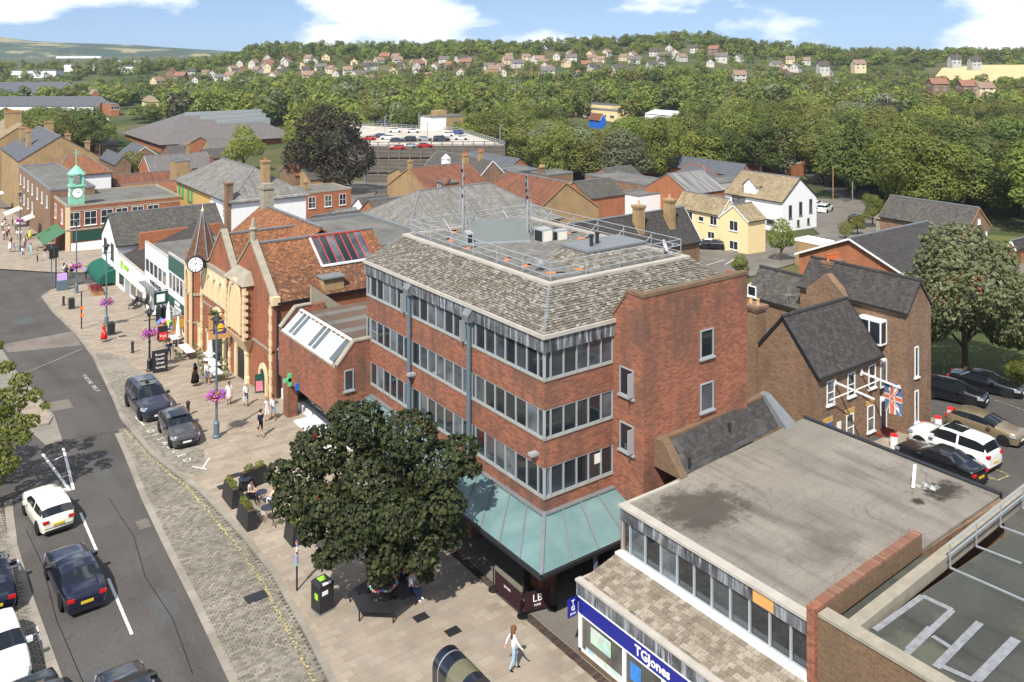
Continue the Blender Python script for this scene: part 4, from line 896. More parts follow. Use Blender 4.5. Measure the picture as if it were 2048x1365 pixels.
for k in range(N):
    y0, y1 = 50.0+7.9*k/N, 50.0+7.9*(k+1)/N
    MB().slab([(px0+.12,y1,5.86),(px0+.12,y0,5.86),(pxs+.25,y0,7.0),(pxs+.25,y1,7.0)], .03).build('skylight_pane', m_plain('blind%d' % k, (.42,.45,.45) if k % 4 else (.10,.12,.13), .15, .5, 0, .15, 4) if k < 5 else bpy.data.materials['blind%d' % (k % 5)], ph, world=True)
    MB().bar((px0+.1,y1,5.9),(pxs+.25,y1,7.04),.05,.05).build('glazing_bar', X['upvc'], ph, world=True)
MB().bar((px0+.08,49.9,5.9),(px0+.08,58,5.9),.12,.1).bar((pxs+.28,49.9,7.05),(pxs+.28,58,7.05),.14,.1).build('skylight_frame', X['upvc'], ph, world=True)
window(ph, (23.5-px0, 0, 4.35), -math.pi/2, .62, 1.25, 1, 1, 'alu', 'glass')
B(px0+.3,px0+1.0,57.6,58.4,-.6,2.69).build('brick_pier', X['brick_red'], ph, world=True)
B(24.6,24.8,49.1,60,-.6,2.69).build('shop_back', X['shopglass'], ph, world=True)
B(24.2,24.6,49.1,61.8,-.6,.35).box(24.3,24.6,49.1,61.8,2.2,2.7).build('shop_front_panel', X['upvc'], ph, world=True)
for k in range(8): B(23.0+k*.16,23.08+k*.16,50.5,56.5,.0,.13).build('floor_stripe', X['upvc'], ph, world=True)
sd_ = B(24.0,24.2,58.5,61.85,2.0,2.5).build('blue_sign', X['bluep'], ph, world=True)
B(23.95,24.3,58.5,61.85,2.5,3.2).build('lead_canopy', X['lead'], ph, world=True)
MB().slab([(23.9,58.5,3.2),(25.4,58.5,4.6),(25.4,61.85,4.6),(23.9,61.85,3.2)][::-1], .1).build('lean_to_roof', X['felt_grey'], ph, world=True)
MB().poly((24.18,61.4,-.3),(24.18,58.7,-.3),(24.18,58.7,1.9),(24.18,61.4,1.9)).build('window_poster', X['poster'], ph, world=True)
cr_ = MB()
for a in (0,1):
    s_ = (.12,.42) if a else (.42,.12); cr_.box(22.62-s_[0],22.62+s_[0],56.2,56.32,3.0-s_[1],3.0+s_[1])
cr_.build('green_cross_sign', m_plain('green cross', (.12,.55,.25), .5, .3, 0, .15, 8), ph, world=True)
B(22.5,22.72,54.9,55.0,2.7,3.15).build('blue_sign', X['bluep'], ph, world=True)
MB().tube([(22.4,51.9,.7),(22.4,51.95,.7)], .33, 14).build('red_round_sign', X['red'], ph, world=True)
# wall flank in the gap towards the hall
MB().hexa([(25.2,58.6,6.4),(27.5,58.6,6.4),(27.5,58.9,6.4),(25.2,58.9,6.4)],[(25.2,58.6,8.4),(27.5,58.6,6.6),(27.5,58.9,6.6),(25.2,58.9,8.4)]).build('raking_wall', X['stone_grey'], ph, world=True)
# ---------------------------------------------------------------- gothic town hall
HX = 23.6
hall = thing('town_hall', 'gothic red brick town hall with cream stone arches, corner turret and tiled roofs', 'town hall', (HX, 62, -1.7))
W_ = dict(world=True)
hm = MB(); hm.box(HX,33,62,71,-2,6.85); hm.box(HX,31,71,84,-2,6.5)
hm.hexa([(HX,62,6.85),(HX+.45,62,6.85),(HX+.45,71,6.85),(HX,71,6.85)],[(HX,66.4,10.3),(HX+.45,66.4,10.3),(HX+.45,66.6,10.3),(HX,66.6,10.3)])
hm.hexa([(HX+.3,71,6.5),(HX+.7,71,6.5),(HX+.7,78,6.5),(HX+.3,78,6.5)],[(HX+.3,74.4,9.7),(HX+.7,74.4,9.7),(HX+.7,74.6,9.7),(HX+.3,74.6,9.7)])
hm.build('wall', X['brick_hall'], hall, **W_)
def gable_roof(y0, y1, x0, x1, ze, zr, mat, nm='roof', ov=.25):
    ym = (y0+y1)/2; s = (zr-ze)/((y1-y0)/2)
    m = MB().slab([(x0,y0-ov,ze-s*ov),(x1,y0-ov,ze-s*ov),(x1,ym,zr),(x0,ym,zr)], .12).slab([(x1,y1+ov,ze-s*ov),(x0,y1+ov,ze-s*ov),(x0,ym,zr),(x1,ym,zr)], .12)
    m.build(nm, X[mat], hall, **W_); MB().bar((x0,ym,zr+.05),(x1,ym,zr+.05),.25,.14).build('ridge', X['lead'], hall, **W_)
    tiles_on((x0,y0-ov,ze-s*ov),(x1,y0-ov,ze-s*ov),(x1,ym,zr-.03),(x0,ym,zr-.03),.2,.17,X['claytile'],hall,'tile_courses',.02,.012)
M_ = Mat('clay roof tiles', .9, .15); f_ = M_.n('ShaderNodeNewGeometry').outputs['Random Per Island']; pz = M_.pos()
c_ = M_.ramp(f_, (0, (.10,.05,.032)), (.4, (.15,.070,.040)), (.85, (.215,.10,.054)), (1, (.33,.18,.10))); M_.col(M_.mix(M_.ramp(M_.noise(pz, .6, 5, .65), (.45, 0), (.7, .6)), c_, (.075,.05,.036))); X['claytile'] = M_.m
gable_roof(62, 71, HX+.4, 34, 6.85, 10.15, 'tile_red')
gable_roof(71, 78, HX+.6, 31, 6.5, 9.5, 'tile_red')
# rear range with its ridge along the street
MB().slab([(26.5,84.2,6.6),(26.5,70,6.6),(31,70,10.0),(31,84.2,10.0)], .12).slab([(35.5,70,6.6),(35.5,84.2,6.6),(31,84.2,10.0),(31,70,10.0)], .12).build('rear_roof', X['tile_red'], hall, **W_)
MB().bar((31,70,10.06),(31,84.2,10.06),.25,.14).build('ridge', X['lead'], hall, **W_)
B(30.6,31.6,82.6,83.6,8,12.2).box(30.5,31.7,82.5,83.7,11.7,11.95).build('chimney_stack', X['stone_grey'], hall, **W_)
B(28,35.3,70.2,84,-2,6.6).build('rear_wall', X['brick_hall'], hall, **W_)
# gable copings with finials
def coping(x, y0, ym, y1, ze, zr, fin):
    MB().bar((x+.2,y0,ze+.1),(x+.2,ym,zr+.25),.55,.16).bar((x+.2,y1,ze+.1),(x+.2,ym,zr+.25),.55,.16).build('gable_coping', X['stone_grey'], hall, **W_)
    for y in (y0, y1): MB().cbox((x+.2,y,ze-.35),.6,.6,.6).build('kneeler', X['stone'], hall, **W_)
    MB().lathe([(.26,0),(.24,.7),(.34,.8),(.34,.9),(.2,1.0),(.12,1.5),(.02,1.75)], 8, (x+.2,ym,zr+.2)).build('finial', X['stone_grey'], hall, **W_) if fin else None
coping(HX, 62, 66.5, 71, 6.85, 10.3, True); coping(HX+.3, 71, 74.5, 78, 6.5, 9.7, False)
B(HX-.02,HX+.5,71.2,79.6,6.2,6.55).build('parapet_coping', X['stone_grey'], hall, **W_)
B(HX-.06,HX+.2,62,83,2.95,3.12).build('string_course', X['stone_grey'], hall, **W_); B(HX-.06,HX+.2,71,79.5,3.6,3.72).build('string_course', X['stone_grey'], hall, **W_); B(HX-.03,HX+.1,71.3,78.9,3.72,6.2).build('stone_panel', X['stone'], hall, **W_); B(HX-.03,HX+.1,79.0,79.6,-1.6,2.95).build('stone_pier', X['stone'], hall, **W_)
def arch_pts(y, w_, z0, zs, za, n=7):
    """pointed arch outline: springing zs, apex za"""
    L_ = [(y-w_/2, z0)]; R2 = [(y+w_/2, z0)]
    for k in range(n+1):
        t = k/n; yy = w_/2*(1-t**1.7); zz = zs + (za-zs)*math.sin(t*math.pi/2)**.9
        L_.append((y-yy, zz)); R2.append((y+yy, zz))
    return L_ + R2[::-1][1:]
def arch(y, w_, z0, zs, za, x=HX, ring=.3, depth=.14, inner='bpaint', lights=0, name='arch'):
    o_ = arch_pts(y, w_+2*ring, z0, zs, za+ring*1.3); i_ = arch_pts(y, w_, z0, zs, za)
    m = MB(); n = len(o_)
    m.v = [(x-depth,a,b) for a,b in o_] + [(x-depth,a,b) for a,b in i_] + [(x+.05,a,b) for a,b in o_] + [(x+.05,a,b) for a,b in i_]
    for k in range(n-1): m.f += [(k,k+1,n+k+1,n+k),(2*n+k,2*n+k+1,k+1,k),(n+k,n+k+1,3*n+k+1,3*n+k)]
    m.m = [0]*len(m.f); a_ = m.build(name, X['stone'], hall, **W_)
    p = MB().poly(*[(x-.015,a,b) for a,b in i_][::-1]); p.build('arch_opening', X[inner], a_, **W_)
    if lights:
        for k in range(1, lights): yy = y - w_/2 + w_*k/lights; MB().box(x-.1,x,yy-.06,yy+.06,z0,za-.12*abs(k-lights/2)-.1).build('mullion', X['stone'], a_, **W_)
    return a_
arch(80.6,1.5,-1.8,.9,2.3,ring=.45); arch(74.4,3.0,-1.6,1.2,3.0,ring=.35); arch(68.5,1.9,-1.2,1.0,2.4,ring=.5); arch(63.7,1.1,-.9,.6,1.4,ring=.3,inner='green_dk',name='doorway')  # first three: flat black fill, the recess's shade put into its colour
for k in range(3): arch(76.6-k*1.65,1.05,3.75,5.0,5.7,ring=.2,inner='stone',name='blind_window')
arch(67.9,2.3,3.3,5.2,7.0,x=HX-.75,ring=.32,inner='stone',lights=4,name='traceried_window')
ba = MB().box(HX-.75,HX,65.9,70.0,3.0,7.15).build('oriel', X['brick_hall'], hall, **W_)
MB().hexa([(HX-.95,65.7,7.15),(HX+.02,65.7,7.15),(HX+.02,70.2,7.15),(HX-.95,70.2,7.15)],[(HX-.1,66.5,8.05),(HX+.02,66.5,8.05),(HX+.02,69.4,8.05),(HX-.1,69.4,8.05)]).build('oriel_roof', X['stone_grey'], hall, **W_)
MB().hexa([(HX-.1,66.8,1.6),(HX,66.8,1.6),(HX,69,1.6),(HX-.1,69,1.6)],[(HX-.8,65.85,3.0),(HX,65.85,3.0),(HX,70.05,3.0),(HX-.8,70.05,3.0)]).build('oriel_corbel', X['stone'], hall, **W_)
for y in (62.25,65.9,70.0,71.4,78.9):
    q = MB()
    for k in range(15): q.box(HX-(.83 if y in (65.9,70.0) else .1),HX+(.05 if y not in (65.9,70.0) else -.62+.12*(k%2)),y-.14-.1*(k%2),y+.14+.1*(k%2),-1.6+k*.56 if y not in (65.9,70.0) else 3.0+k*.27,-1.6+k*.56+.5 if y not in (65.9,70.0) else 3.0+k*.27+.24)
    q.build('stone_quoins', X['stone'], hall, **W_)
for y in (66.9,72.2,76.7,79.3): MB().lathe([(.25,0),(.25,.5),(.16,.6),(.16,2.1),(.28,2.4)], 8, (HX-.1,y,terr(HX,y)+.05)).build('arch_column', X['stone'], hall, **W_)
# ivy round the big arch
iv = MB()
for k in range(420):
    t = rnd.random(); pt = arch_pts(74.4,2.9,-1.5,1.2,2.9); i = rnd.randrange(len(pt)); a, b = pt[i]; c = Vector((HX-.22+rnd.uniform(-.15,.1), a+rnd.gauss(0,.17), b+rnd.uniform(-.5,.4))); s = .13
    u = Vector((rnd.gauss(0,1),rnd.gauss(0,1),rnd.gauss(0,1))).normalized()*s; v2 = u.cross(Vector((0,0,1)))+Vector((0,0,.05)); iv.poly(c-u,c+v2,c+u,c-v2)
stuff(iv.build('ivy_garland', X['leaf_dark'], hall, **W_))
# octagonal turret, spire
TX, TY = HX+.5, 80.4
MB().lathe([(1.4,-2.2),(1.4,6.2)], 8, (TX,TY,0)).build('turret', X['brick_hall'], hall, **W_)
MB().lathe([(1.55,6.2),(1.55,6.4),(1.05,7.6),(.12,10.5)], 8, (TX,TY,0)).build('spire', m_tile('dark spire tiles', [(.08,.045,.032),(.125,.062,.04),(.165,.085,.052)], .18, .13, .5), hall, **W_)
for k in range(8):
    a = 2*math.pi*k/8; MB().bar((TX+1.56*math.cos(a),TY+1.56*math.sin(a),6.36),(TX+1.06*math.cos(a),TY+1.06*math.sin(a),7.62),.1).bar((TX+1.06*math.cos(a),TY+1.06*math.sin(a),7.62),(TX+.1*math.cos(a),TY+.1*math.sin(a),10.55),.1).build('hip_lead', X['lead'], hall, **W_)
MB().lathe([(.08,10.5),(.16,10.7),(.05,10.9),(.02,11.3)], 8, (TX,TY,0)).build('finial', X['stone'], hall, **W_)
for z_, h_ in ((3.35,.25),(6.1,.12),(.9,.15)): MB().lathe([(1.5,z_),(1.5,z_+h_)], 8, (TX,TY,0)).build('string_course', X['stone_grey'], hall, **W_)
arch(80.3,.7,3.7,4.9,5.6,x=TX-1.31,ring=.28,inner='glass_house',name='lancet_window')
for y_ in (79.55,81.1): MB().box(TX-1.38,TX-1.2,y_-.14,y_+.14,-1.6,6.1).build('stone_quoins', X['stone'], hall, **W_)
# skylight strip with red bars in the near roof slope
s_ = (10.15-6.85)/4.5
def rp(x, y, l=.15): return Vector((x, y, 6.85+(y-62)*s_+l))
for k in range(7):
    a, b = 28.4+k*.62, 28.4+(k+1)*.62; MB().poly(rp(a,63.9),rp(b,63.9),rp(b,66.2),rp(a,66.2)).build('skylight_pane', X['glass'], hall, **W_)
for k in range(8): a = 28.4+k*.62; MB().bar(rp(a,63.9,.2),rp(a,66.2,.2),.06).build('skylight_bar', X['red'] if False else m_plain('red glazing bar', (.45,.07,.04), .6, .3, 0, .1, 4) if k == 0 else bpy.data.materials['red glazing bar'], hall, **W_)
MB().bar(rp(28.3,66.25,.22),rp(32.8,66.25,.22),.1).build('skylight_head', bpy.data.materials['red glazing bar'], hall, **W_); MB().bar(rp(28.3,63.8,.16),rp(32.8,63.8,.16),.22,.14).bar(rp(28.3,63.8,.16),rp(28.3,66.2,.16),.12).build('skylight_frame', X['upvc'], hall, **W_)
MB().box(27.6,29.3,62.0,62.9,6.5,7.75).build('roof_dormer', X['brick_yellow'], hall, **W_); MB().box(27.5,29.4,61.8,63.2,7.75,7.87).build('dormer_lead', X['lead'], hall, **W_)
MB().tube([(HX+.35,61.85,6.4),(HX+.35,61.85,-.5)], .09, 8).bar((HX+.3,61.72,6.62),(34,61.72,6.62),.14,.12).build('gutter', X['iron'], hall, **W_)
# flat roofed block behind the hall
bld('flat_block', 'flat dark felt roofed block between the hall and the white house', 'building', (33.5, 75), 0, 12, 16, 6.3, 6.3, 'brick_brown', 'felt_grey', ridge='lead')
# clock on its bracket, sun sign
ck = thing('street_clock', 'round drum clock with roman numerals on black iron bracket from the town hall', 'clock', (HX-.9, 77.6, 6.6))
f0 = Vector((-.45,-.89,0)).normalized()
def disc(name, c, r_, n_, t, mat, par, seg=24):
    n_ = Vector(n_).normalized(); MB().tube([Vector(c)-n_*t/2, Vector(c)+n_*t/2], r_, seg).build(name, mat, par)
disc('drum', (0,0,0), .72, f0, .44, X['iron'], ck); disc('dial', f0*.235, .61, f0, .02, X['wpaint'], ck)
sx_ = Vector((-f0.y, f0.x, 0)) if False else Vector((0,0,1)).cross(f0)
nm_ = MB()
for k in range(12):
    a = 2*math.pi*k/12; rr_ = f0*.255; d_ = sx_*math.sin(a)+Vector((0,0,math.cos(a))); nm_.bar(rr_+d_*.40, rr_+d_*.56, .09, .02)
nm_.build('numeral', X['bpaint'], ck)
for a, l_ in ((R(-33), .52), (R(24), .36)):
    d_ = -sx_*math.sin(-a)+Vector((0,0,math.cos(a))); MB().bar(f0*.265, f0*.265+d_*l_*.85, .07, .02).build('clock_hand', X['bpaint'], ck)
br = MB().bar((.3,0,.05),(1.5,.2,.1),.12)
for k in range(16): br.bar((.4+rnd.random()*1.0,.1,-.5+rnd.random()*.8),(.5+rnd.random()*1.0,.1,-.5+rnd.random()*.8),.05)
br.bar((1.45,.2,-1.2),(1.45,.2,1.0),.12).build('bracket', X['iron'], ck)
sn = thing('sun_sign', 'square tan sign board with yellow sun hanging on the town hall', 'sign', (HX-1.0, 70.9, 1.9))
MB().box(-.85,.85,-.05,.05,0,1.9).build('board', m_plain('tan board', (.50,.26,.10), .7, .3, 0, .1, 3), sn); MB().box(-.5,.5,-.06,-.05,.42,1.45).build('blue_panel', m_plain('indigo', (.05,.04,.16), .7, .3, 0, .3, 8), sn)
st = MB(); pts = [((.40 if k % 2 else .28)*math.cos(2*math.pi*k/24), -.066, .93+(.40 if k % 2 else .28)*math.sin(2*math.pi*k/24)) for k in range(24)]; st.poly(*pts); st.build('sun_emblem', m_plain('sun yellow', (.75,.45,.03), .6, .3, 0, .1, 4), sn)
MB().bar((.9,0,2.1),(-.9,0,2.1),.06).bar((.95,0,-.5),(.95,0,3.3),.05).build('bracket', X['iron'], sn); sn.rotation_euler.z = R(-12)
# ---------------------------------------------------------------- white fronted shops
def shopfront(name, label, x, y0, y1, ztop, zsign, zb, wall, roof, signmat, depth, twin=None, pane='shopglass'):
    t = thing(name, label, 'shop', (x, y0, zb)); h = ztop - zb
    MB().box(x,x+depth,y0,y1,zb-1.5,ztop-.32).build('wall', X[wall], t, world=True); MB().box(x,x+.25,y0,y1,ztop-.32,ztop).build('parapet', X[wall], t, world=True)
    MB().box(x+.25,x+depth,y0+.1,y1-.1,ztop-.32,ztop-.27).build('roof', X[roof], t, world=True)
    MB().box(x-.05,x+.2,y0,y1,ztop,ztop+.1).build('parapet_coping', X['concrete'], t, world=True)
    MB().box(x-.06,x,y0+.1,y1-.1,zsign,zsign+.95).build('fascia_sign', X[signmat], t, world=True)
    n = 4
    for k in range(n):
        a, b = y0+.3+(y1-y0-.6)*k/n, y0+.3+(y1-y0-.6)*(k+1)/n
        if k == 2: MB().box(x-.02,x+.01,a+.1,b-.1,zb+.05,zsign-.1).build('door', X['alu'], t, world=True)
        else:
            MB().poly((x-.02,b-.06,zb+.55),(x-.02,a+.06,zb+.55),(x-.02,a+.06,zsign-.12),(x-.02,b-.06,zsign-.12)).build('shop_window_pane', X[pane], t, world=True)
        MB().box(x-.08,x,a-.05,a+.05,zb,zsign).build('shop_post', X['upvc'], t, world=True)
    if twin:
        zz, hh, nn = twin
        for k in range(nn):
            w_ = (y1-y0-.6)/nn; window(t, (0, .3+w_*(k+.5), zz-zb), math.pi, w_*.97, hh, 1, 1, 'upvc', 'glass_house', sill=False)
        MB().box(x-.12,x,y0+.2,y1-.2,zz-.1,zz).build('sill', X['upvc'], t, world=True)
    return t
s1 = shopfront('white_shop', 'single storey white shop with lime green logo on its fascia', 23.7, 99.8, 112.0, .95, -.9, -3.0, 'white', 'slate', 'white', 3)
disc('round_logo', (-.08,10.3,3.05), .55, (1,0,0), .03, X['lime'], s1); lettering('BSNM', .75, X['lime'], (-.08, 8.0, 3.05), (0,-1,0), (0,0,1), s1, .01, bold=.03, sx=1.3)
MB().box(23.5,23.75,100,111.8,-.98,-.9).build('awning_box', X['canvas'], s1, world=True)
MB().slab([(23.9,99.8,1.0),(34,99.8,4.4),(34,113,4.4),(23.9,113,1.0)][::-1] if False else [(24.2,112.6,.6),(24.2,100.2,.9),(33.5,100.2,1.6),(33.5,112.6,3.9)], .12).build('lean_to_roof', X['slate_dark'], s1, world=True)
MB().prism([(26,111.5),(36,112),(36,112.4),(26,111.9)], -2, 3.2).build('flank_wall', X['brick_orange'], s1, world=True)
s2 = shopfront('white_shop', 'tall white shop with black letters above a dark canopy', 23.7, 90.4, 99.4, 4.6, -.35, -2.5, 'white', 'felt_grey', 'white', 11, (1.55,1.5,5))
MB().box(23.0,23.7,90.6,99.2,.35,.5).build('canopy', X['lead'], s2, world=True)
lettering('WAREHOUSE', .72, X['bpaint'], (-.09, 4.5, 3.35), (0,-1,0), (0,0,1), s2, .01, bold=.015)
s3 = shopfront('green_shop', 'green fronted shop with white sign between the white shop and the hall', 23.7, 83.4, 90.2, 5.1, .15, -2.0, 'white', 'felt_grey', 'green_dk', 9, (1.7,1.7,5))
MB().box(23.64,23.7,83.6,90.0,3.5,5.0).build('green_boarding', m_plain('faded green boards', (.05,.11,.09), .8, .2, 0, .35, 3), s3, world=True)
lettering('GARDEN', .42, X['wpaint'], (-.09, 3.4, 2.85), (0,-1,0), (0,0,1), s3, .01, bold=.02); lettering('AND HOME', .42, X['wpaint'], (-.09, 3.2, 2.4), (0,-1,0), (0,0,1), s3, .01, bold=.02)
def hang_sign(label, loc, w_, h, mat, panel, rz=0):
    t = thing('hanging_sign', label, 'sign', loc, rz); MB().box(-w_/2,w_/2,-.04,.04,0,h).build('board', X[mat], t); MB().box(-w_*.3,w_*.3,-.05,-.04,h*.2,h*.8).build('panel', panel, t); MB().bar((-w_/2,0,h+.12),(w_/2+.3,0,h+.12),.06).bar((w_*.4,0,h),(w_*.4,0,h+.1),.04).build('bracket', X['iron'], t)
hang_sign('dark green framed hanging sign with a white panel', (23.0,90.3,.1), 1.3, 1.25, 'green_dk', X['wpaint'])
hang_sign('gold stag hanging sign beside the turret', (22.9,83.2,-.6), 1.4, 1.25, 'wood', m_plain('gold', (.55,.33,.04), .5, .4, 0, .4, 8))
# pub with the barrel awning
pub = bld('gabled_pub', 'white gabled pub with slate roof and green barrel awning at the corner', 'pub', (23.7, 113.0), 0, 13, 8.4, 2.0, 4.9, 'white', 'slate', 'x', over=.4, wins=(('W',2.2,-.3,1.4,1.9,2,2,{'frame':'green_dk'}),('W',6.2,-.3,1.4,1.9,2,2,{'frame':'green_dk'})), fascia='green_dk')
aw = MB(); n = 8
for k in range(n):
    a0, a1 = math.pi/2*k/n, math.pi/2*(k+1)/n; f = lambda a: (-1.9*math.sin(a)-.02, 1.5*math.cos(a))
    (x0,z0),(x1,z1) = f(a0), f(a1); aw.add([(x0,.4,z0+1.6),(x1,.4,z1+1.6),(x1,8.2,z1+1.6),(x0,8.2,z0+1.6)], [(0,3,2,1)]); 
aw.poly(*[( -1.9*math.sin(math.pi/2*k/n)-.02, .4, 1.5*math.cos(math.pi/2*k/n)+1.6) for k in range(n+1)] + [(-.02,.4,1.6)])
aw.build('barrel_awning', m_plain('green awning', (.015,.10,.07), .8, .2, 0, .15, 3), pub)
# ---------------------------------------------------------------- roofs behind the street
def place(pxc, pyc, he, pxR, pxL, ang=0.0):
    """nearest eaves corner (photo point at height he above ground), right end along B and left end along A"""
    c = G(pxc, pyc, he); out = []
    for k_, v in ((pxR, (math.cos(ang), math.sin(ang))), (pxL, (-math.sin(ang), math.cos(ang)))):
        k = (k_-1024)/FPX; r0 = c.x*C_ - c.y*S_; d0 = c.x*S_ + c.y*C_; ur = v[0]*C_ - v[1]*S_; ud = v[0]*S_ + v[1]*C_
        t_ = (k*d0 - r0)/(ur - k*ud); out.append(t_ if t_ > 0 else 999.0)
    return c, out[0], out[1]
def bp(name, label, cat, px, he, rise, wall, roof, axis, ang=0.0, mx=None, **kw):
    c, L_, W_ = place(*px[:2], he, px[2], px[3], ang)
    if mx: L_, W_ = min(L_, mx[0]), min(W_, mx[1])
    ws = kw.pop('wins', ()); cs = kw.pop('chims', ())
    ze = c.z; z0 = min(terr(c.x,c.y), terr(c.x+L_*math.cos(ang)-W_*math.sin(ang), c.y+W_*math.cos(ang)+L_*math.sin(ang)))-.5
    wn2 = [(f, (u*L_ if f in 'SN' else u*W_), ze+z, *rest) for f, u, z, *rest in ws]
    ch2 = [(u*L_, v*W_, ze+a, ze+b, *rest) for u, v, a, b, *rest in cs]
    return bld(name, label, cat, (c.x, c.y), ang, L_, W_, ze, ze+rise, wall, roof, axis, wins=wn2, chims=ch2, z0=z0, **kw)
UP = {'frame': 'upvc', 'pane': 'glass_house'}
# right hand side: club house and its long wing
club = bp('club_house', 'brown brick club house with slate roof and two white flag poles', 'club house', (1634,748,1760,1503), 5.3, 2.9, 'brick_brown', 'slate_dark', 'x', mx=(9,6.0), over=.2, fascia='iron', ridge='slate_dark', verge=.06,
   wins=(('S',.20,-2.2,.8,1.5,1,2,UP),('S',.52,-2.2,.8,1.5,1,2,UP),('S',.86,-2.2,.8,1.5,1,2,UP),('S',.50,-5.0,.8,1.7,1,2,UP),('S',.84,-5.0,.8,1.7,1,2,UP)),
   )
cl_z = 5.3
chimney(club, .25, 5.2, 0, G(1634,748,5.3).z-club.location.z+3.1, 1.0, 1.7, 3, 'brick_brown', 'potbuff', .4)
MB().box(.1,7,6.0,9.6,0,4.6+.5).build('rear_wall', X['brick_brown'], club); MB().box(0,7,6.0,9.6,5.1,5.2).build('rear_roof', X['slate_blue'], club)
def L2(o): return (lambda x, y, z: (x, y, z))
for u, z in ((.50,-3.25),(.84,-3.25)):
    c0 = [c for c in club.children if c.name.startswith('wall')][0]
cL = max(v.co.x for v in [c for c in club.children if c.name.startswith('wall')][0].data.vertices)
eh = club.location.z; ez = G(1634,748,5.3).z - eh
for u in (.16,.50,.84): MB().box(u*cL-.5,u*cL+.5,-.03,.05,ez-3.3,ez-2.95).build('lintel', X['ochre'], club)
MB().box(.16*cL-.4,.16*cL+.4,-.02,.03,ez-5.4,ez-3.3).build('blue_door', X['bluep'], club)
MB().box(.33*cL-.22,.33*cL+.22,-.03,0,ez-4.4,ez-3.5).build('notice_board', X['upvc'], club)
for u, nm in ((.26,'a'),(.68,'b')):
    p0 = Vector((u*cL,-.05,ez-.9)); t = MB().bar(p0, p0+Vector((.1,-2.6,-.25)), .09).build('flag_pole', X['upvc'], club)
    MB().bar(p0+Vector((-.6,0,-1.0)), p0+Vector((.05,-1.2,-.15)), .06).build('pole_stay', X['upvc'], t)
    MB().box(p0.x-.08,p0.x+.08,-.1,.0,p0.z-.2,p0.z+.2).build('pole_plate', X['upvc'], t)
# union flag hanging from the second pole
fl = thing('union_flag', 'faded union flag hanging from the white pole on the club house', 'flag', club.location + Vector((.68*cL+.15,-1.9,ez-1.0)))
fw, fh = 1.15, 1.95
def fpt(u, v): return (0.10*math.sin(u*7+v*2)+.05*v, -u*fw+fw*.35, -v*fh)
def fstrip(poly, mat, nm, off):
    m = MB(); n = 10
    (a, b, c, d) = poly
    for i in range(n):
        t0, t1 = i/n, (i+1)/n
        q = [(a[0]+(d[0]-a[0])*t0, a[1]+(d[1]-a[1])*t0), (b[0]+(c[0]-b[0])*t0, b[1]+(c[1]-b[1])*t0), (b[0]+(c[0]-b[0])*t1, b[1]+(c[1]-b[1])*t1), (a[0]+(d[0]-a[0])*t1, a[1]+(d[1]-a[1])*t1)]
        for s_ in (1, -1):
            vs = [Vector(fpt(*p)) + Vector((-off*s_, 0, 0)) for p in q]; m.poly(*(vs if s_ > 0 else vs[::-1]))
    return m.build(nm, mat, fl)
fb, fwh, frd = m_plain('flag blue', (.10,.17,.33), .9, .1, 0, .1), m_plain('flag white', (.72,.70,.68), .9, .1, 0, .05), m_plain('flag red', (.62,.16,.10), .9, .1, 0, .08)
fstrip(((0,0),(1,0),(1,1),(0,1)), fb, 'blue_field', .0)
for a, b in (((0,0),(1,1)),((1,0),(0,1))):
    w_ = .17; fstrip(((max(0,a[0]-w_),a[1]),(min(1,a[0]+w_),a[1]),(min(1,b[0]+w_),b[1]),(max(0,b[0]-w_),b[1])), fwh, 'white_saltire', .006); w_ = .06; fstrip(((max(0,a[0]-w_),a[1]),(min(1,a[0]+w_),a[1]),(min(1,b[0]+w_),b[1]),(max(0,b[0]-w_),b[1])), frd, 'red_saltire', .010)
fstrip(((.33,0),(.67,0),(.67,1),(.33,1)), fwh, 'white_cross', .014); fstrip(((0,.40),(1,.40),(1,.60),(0,.60)), fwh, 'white_cross', .0145)
fstrip(((.40,0),(.60,0),(.60,1),(.40,1)), frd, 'red_cross', .018); fstrip(((0,.44),(1,.44),(1,.56),(0,.56)), frd, 'red_cross', .0185)
wing = bp('club_wing', 'three storey brown brick wing with slate roof and white bay windows beside the car park', 'building', (1814,621,1862,1600), 8.2, 1.7, 'brick_brown', 'slate_dark', 'y', mx=(5,19), over=.15, fascia=None, ridge='slate_dark',
   wins=(('S',.38,-4.6,.45,2.0,1,1,UP),('S',.38,-7.6,.45,2.1,1,1,UP)))
wv = [c for c in wing.children if c.name.startswith('wall')][0].data.vertices; wW = max(v.co.y for v in wv); we = G(1814,621,8.2).z - wing.location.z
for z, h in ((-2.5,1.4),(-5.3,1.6),(-8.2,1.9)):
    b = MB().box(-.75,.0,1.4,3.1,we+z-.1,we+z).box(-.75,.0,1.4,3.1,we+z+h,we+z+h+.12).build('bay_window', X['upvc'], wing)
    for p, q in (((-.72,1.43),(-.72,3.07)),((-.72,1.43),(-.02,1.43))):
        MB().poly((p[0],p[1],we+z),(q[0],q[1],we+z),(q[0],q[1],we+z+h),(p[0],p[1],we+z+h)).build('pane', X['glass_house'], b)
    [MB().box(*q_,we+z,we+z+h).build('mullion', X['upvc'], b) for q_ in ((-.76,-.68,1.39,1.47),(-.76,-.68,3.03,3.11),(-.06,.0,1.39,1.47),(-.76,-.70,2.2,2.28))]
MB().hexa([(-.35,4.2,we-.1),(.3,4.2,we-.1),(.3,7.4,we-.1),(-.35,7.4,we-.1)],[(-.35,5.7,we+1.2),(.3,5.7,we+1.2),(.3,5.9,we+1.2),(-.35,5.9,we+1.2)]).box(-.35,.0,4.2,7.4,0,we-.1).build('cross_gable', X['brick_brown'], wing)
window(wing, (-.35,5.8,we-2.6), math.pi, .6, 1.5, 1, 2); window(wing, (0,12.5,we-1.9), math.pi, .8, .8, 1, 1)
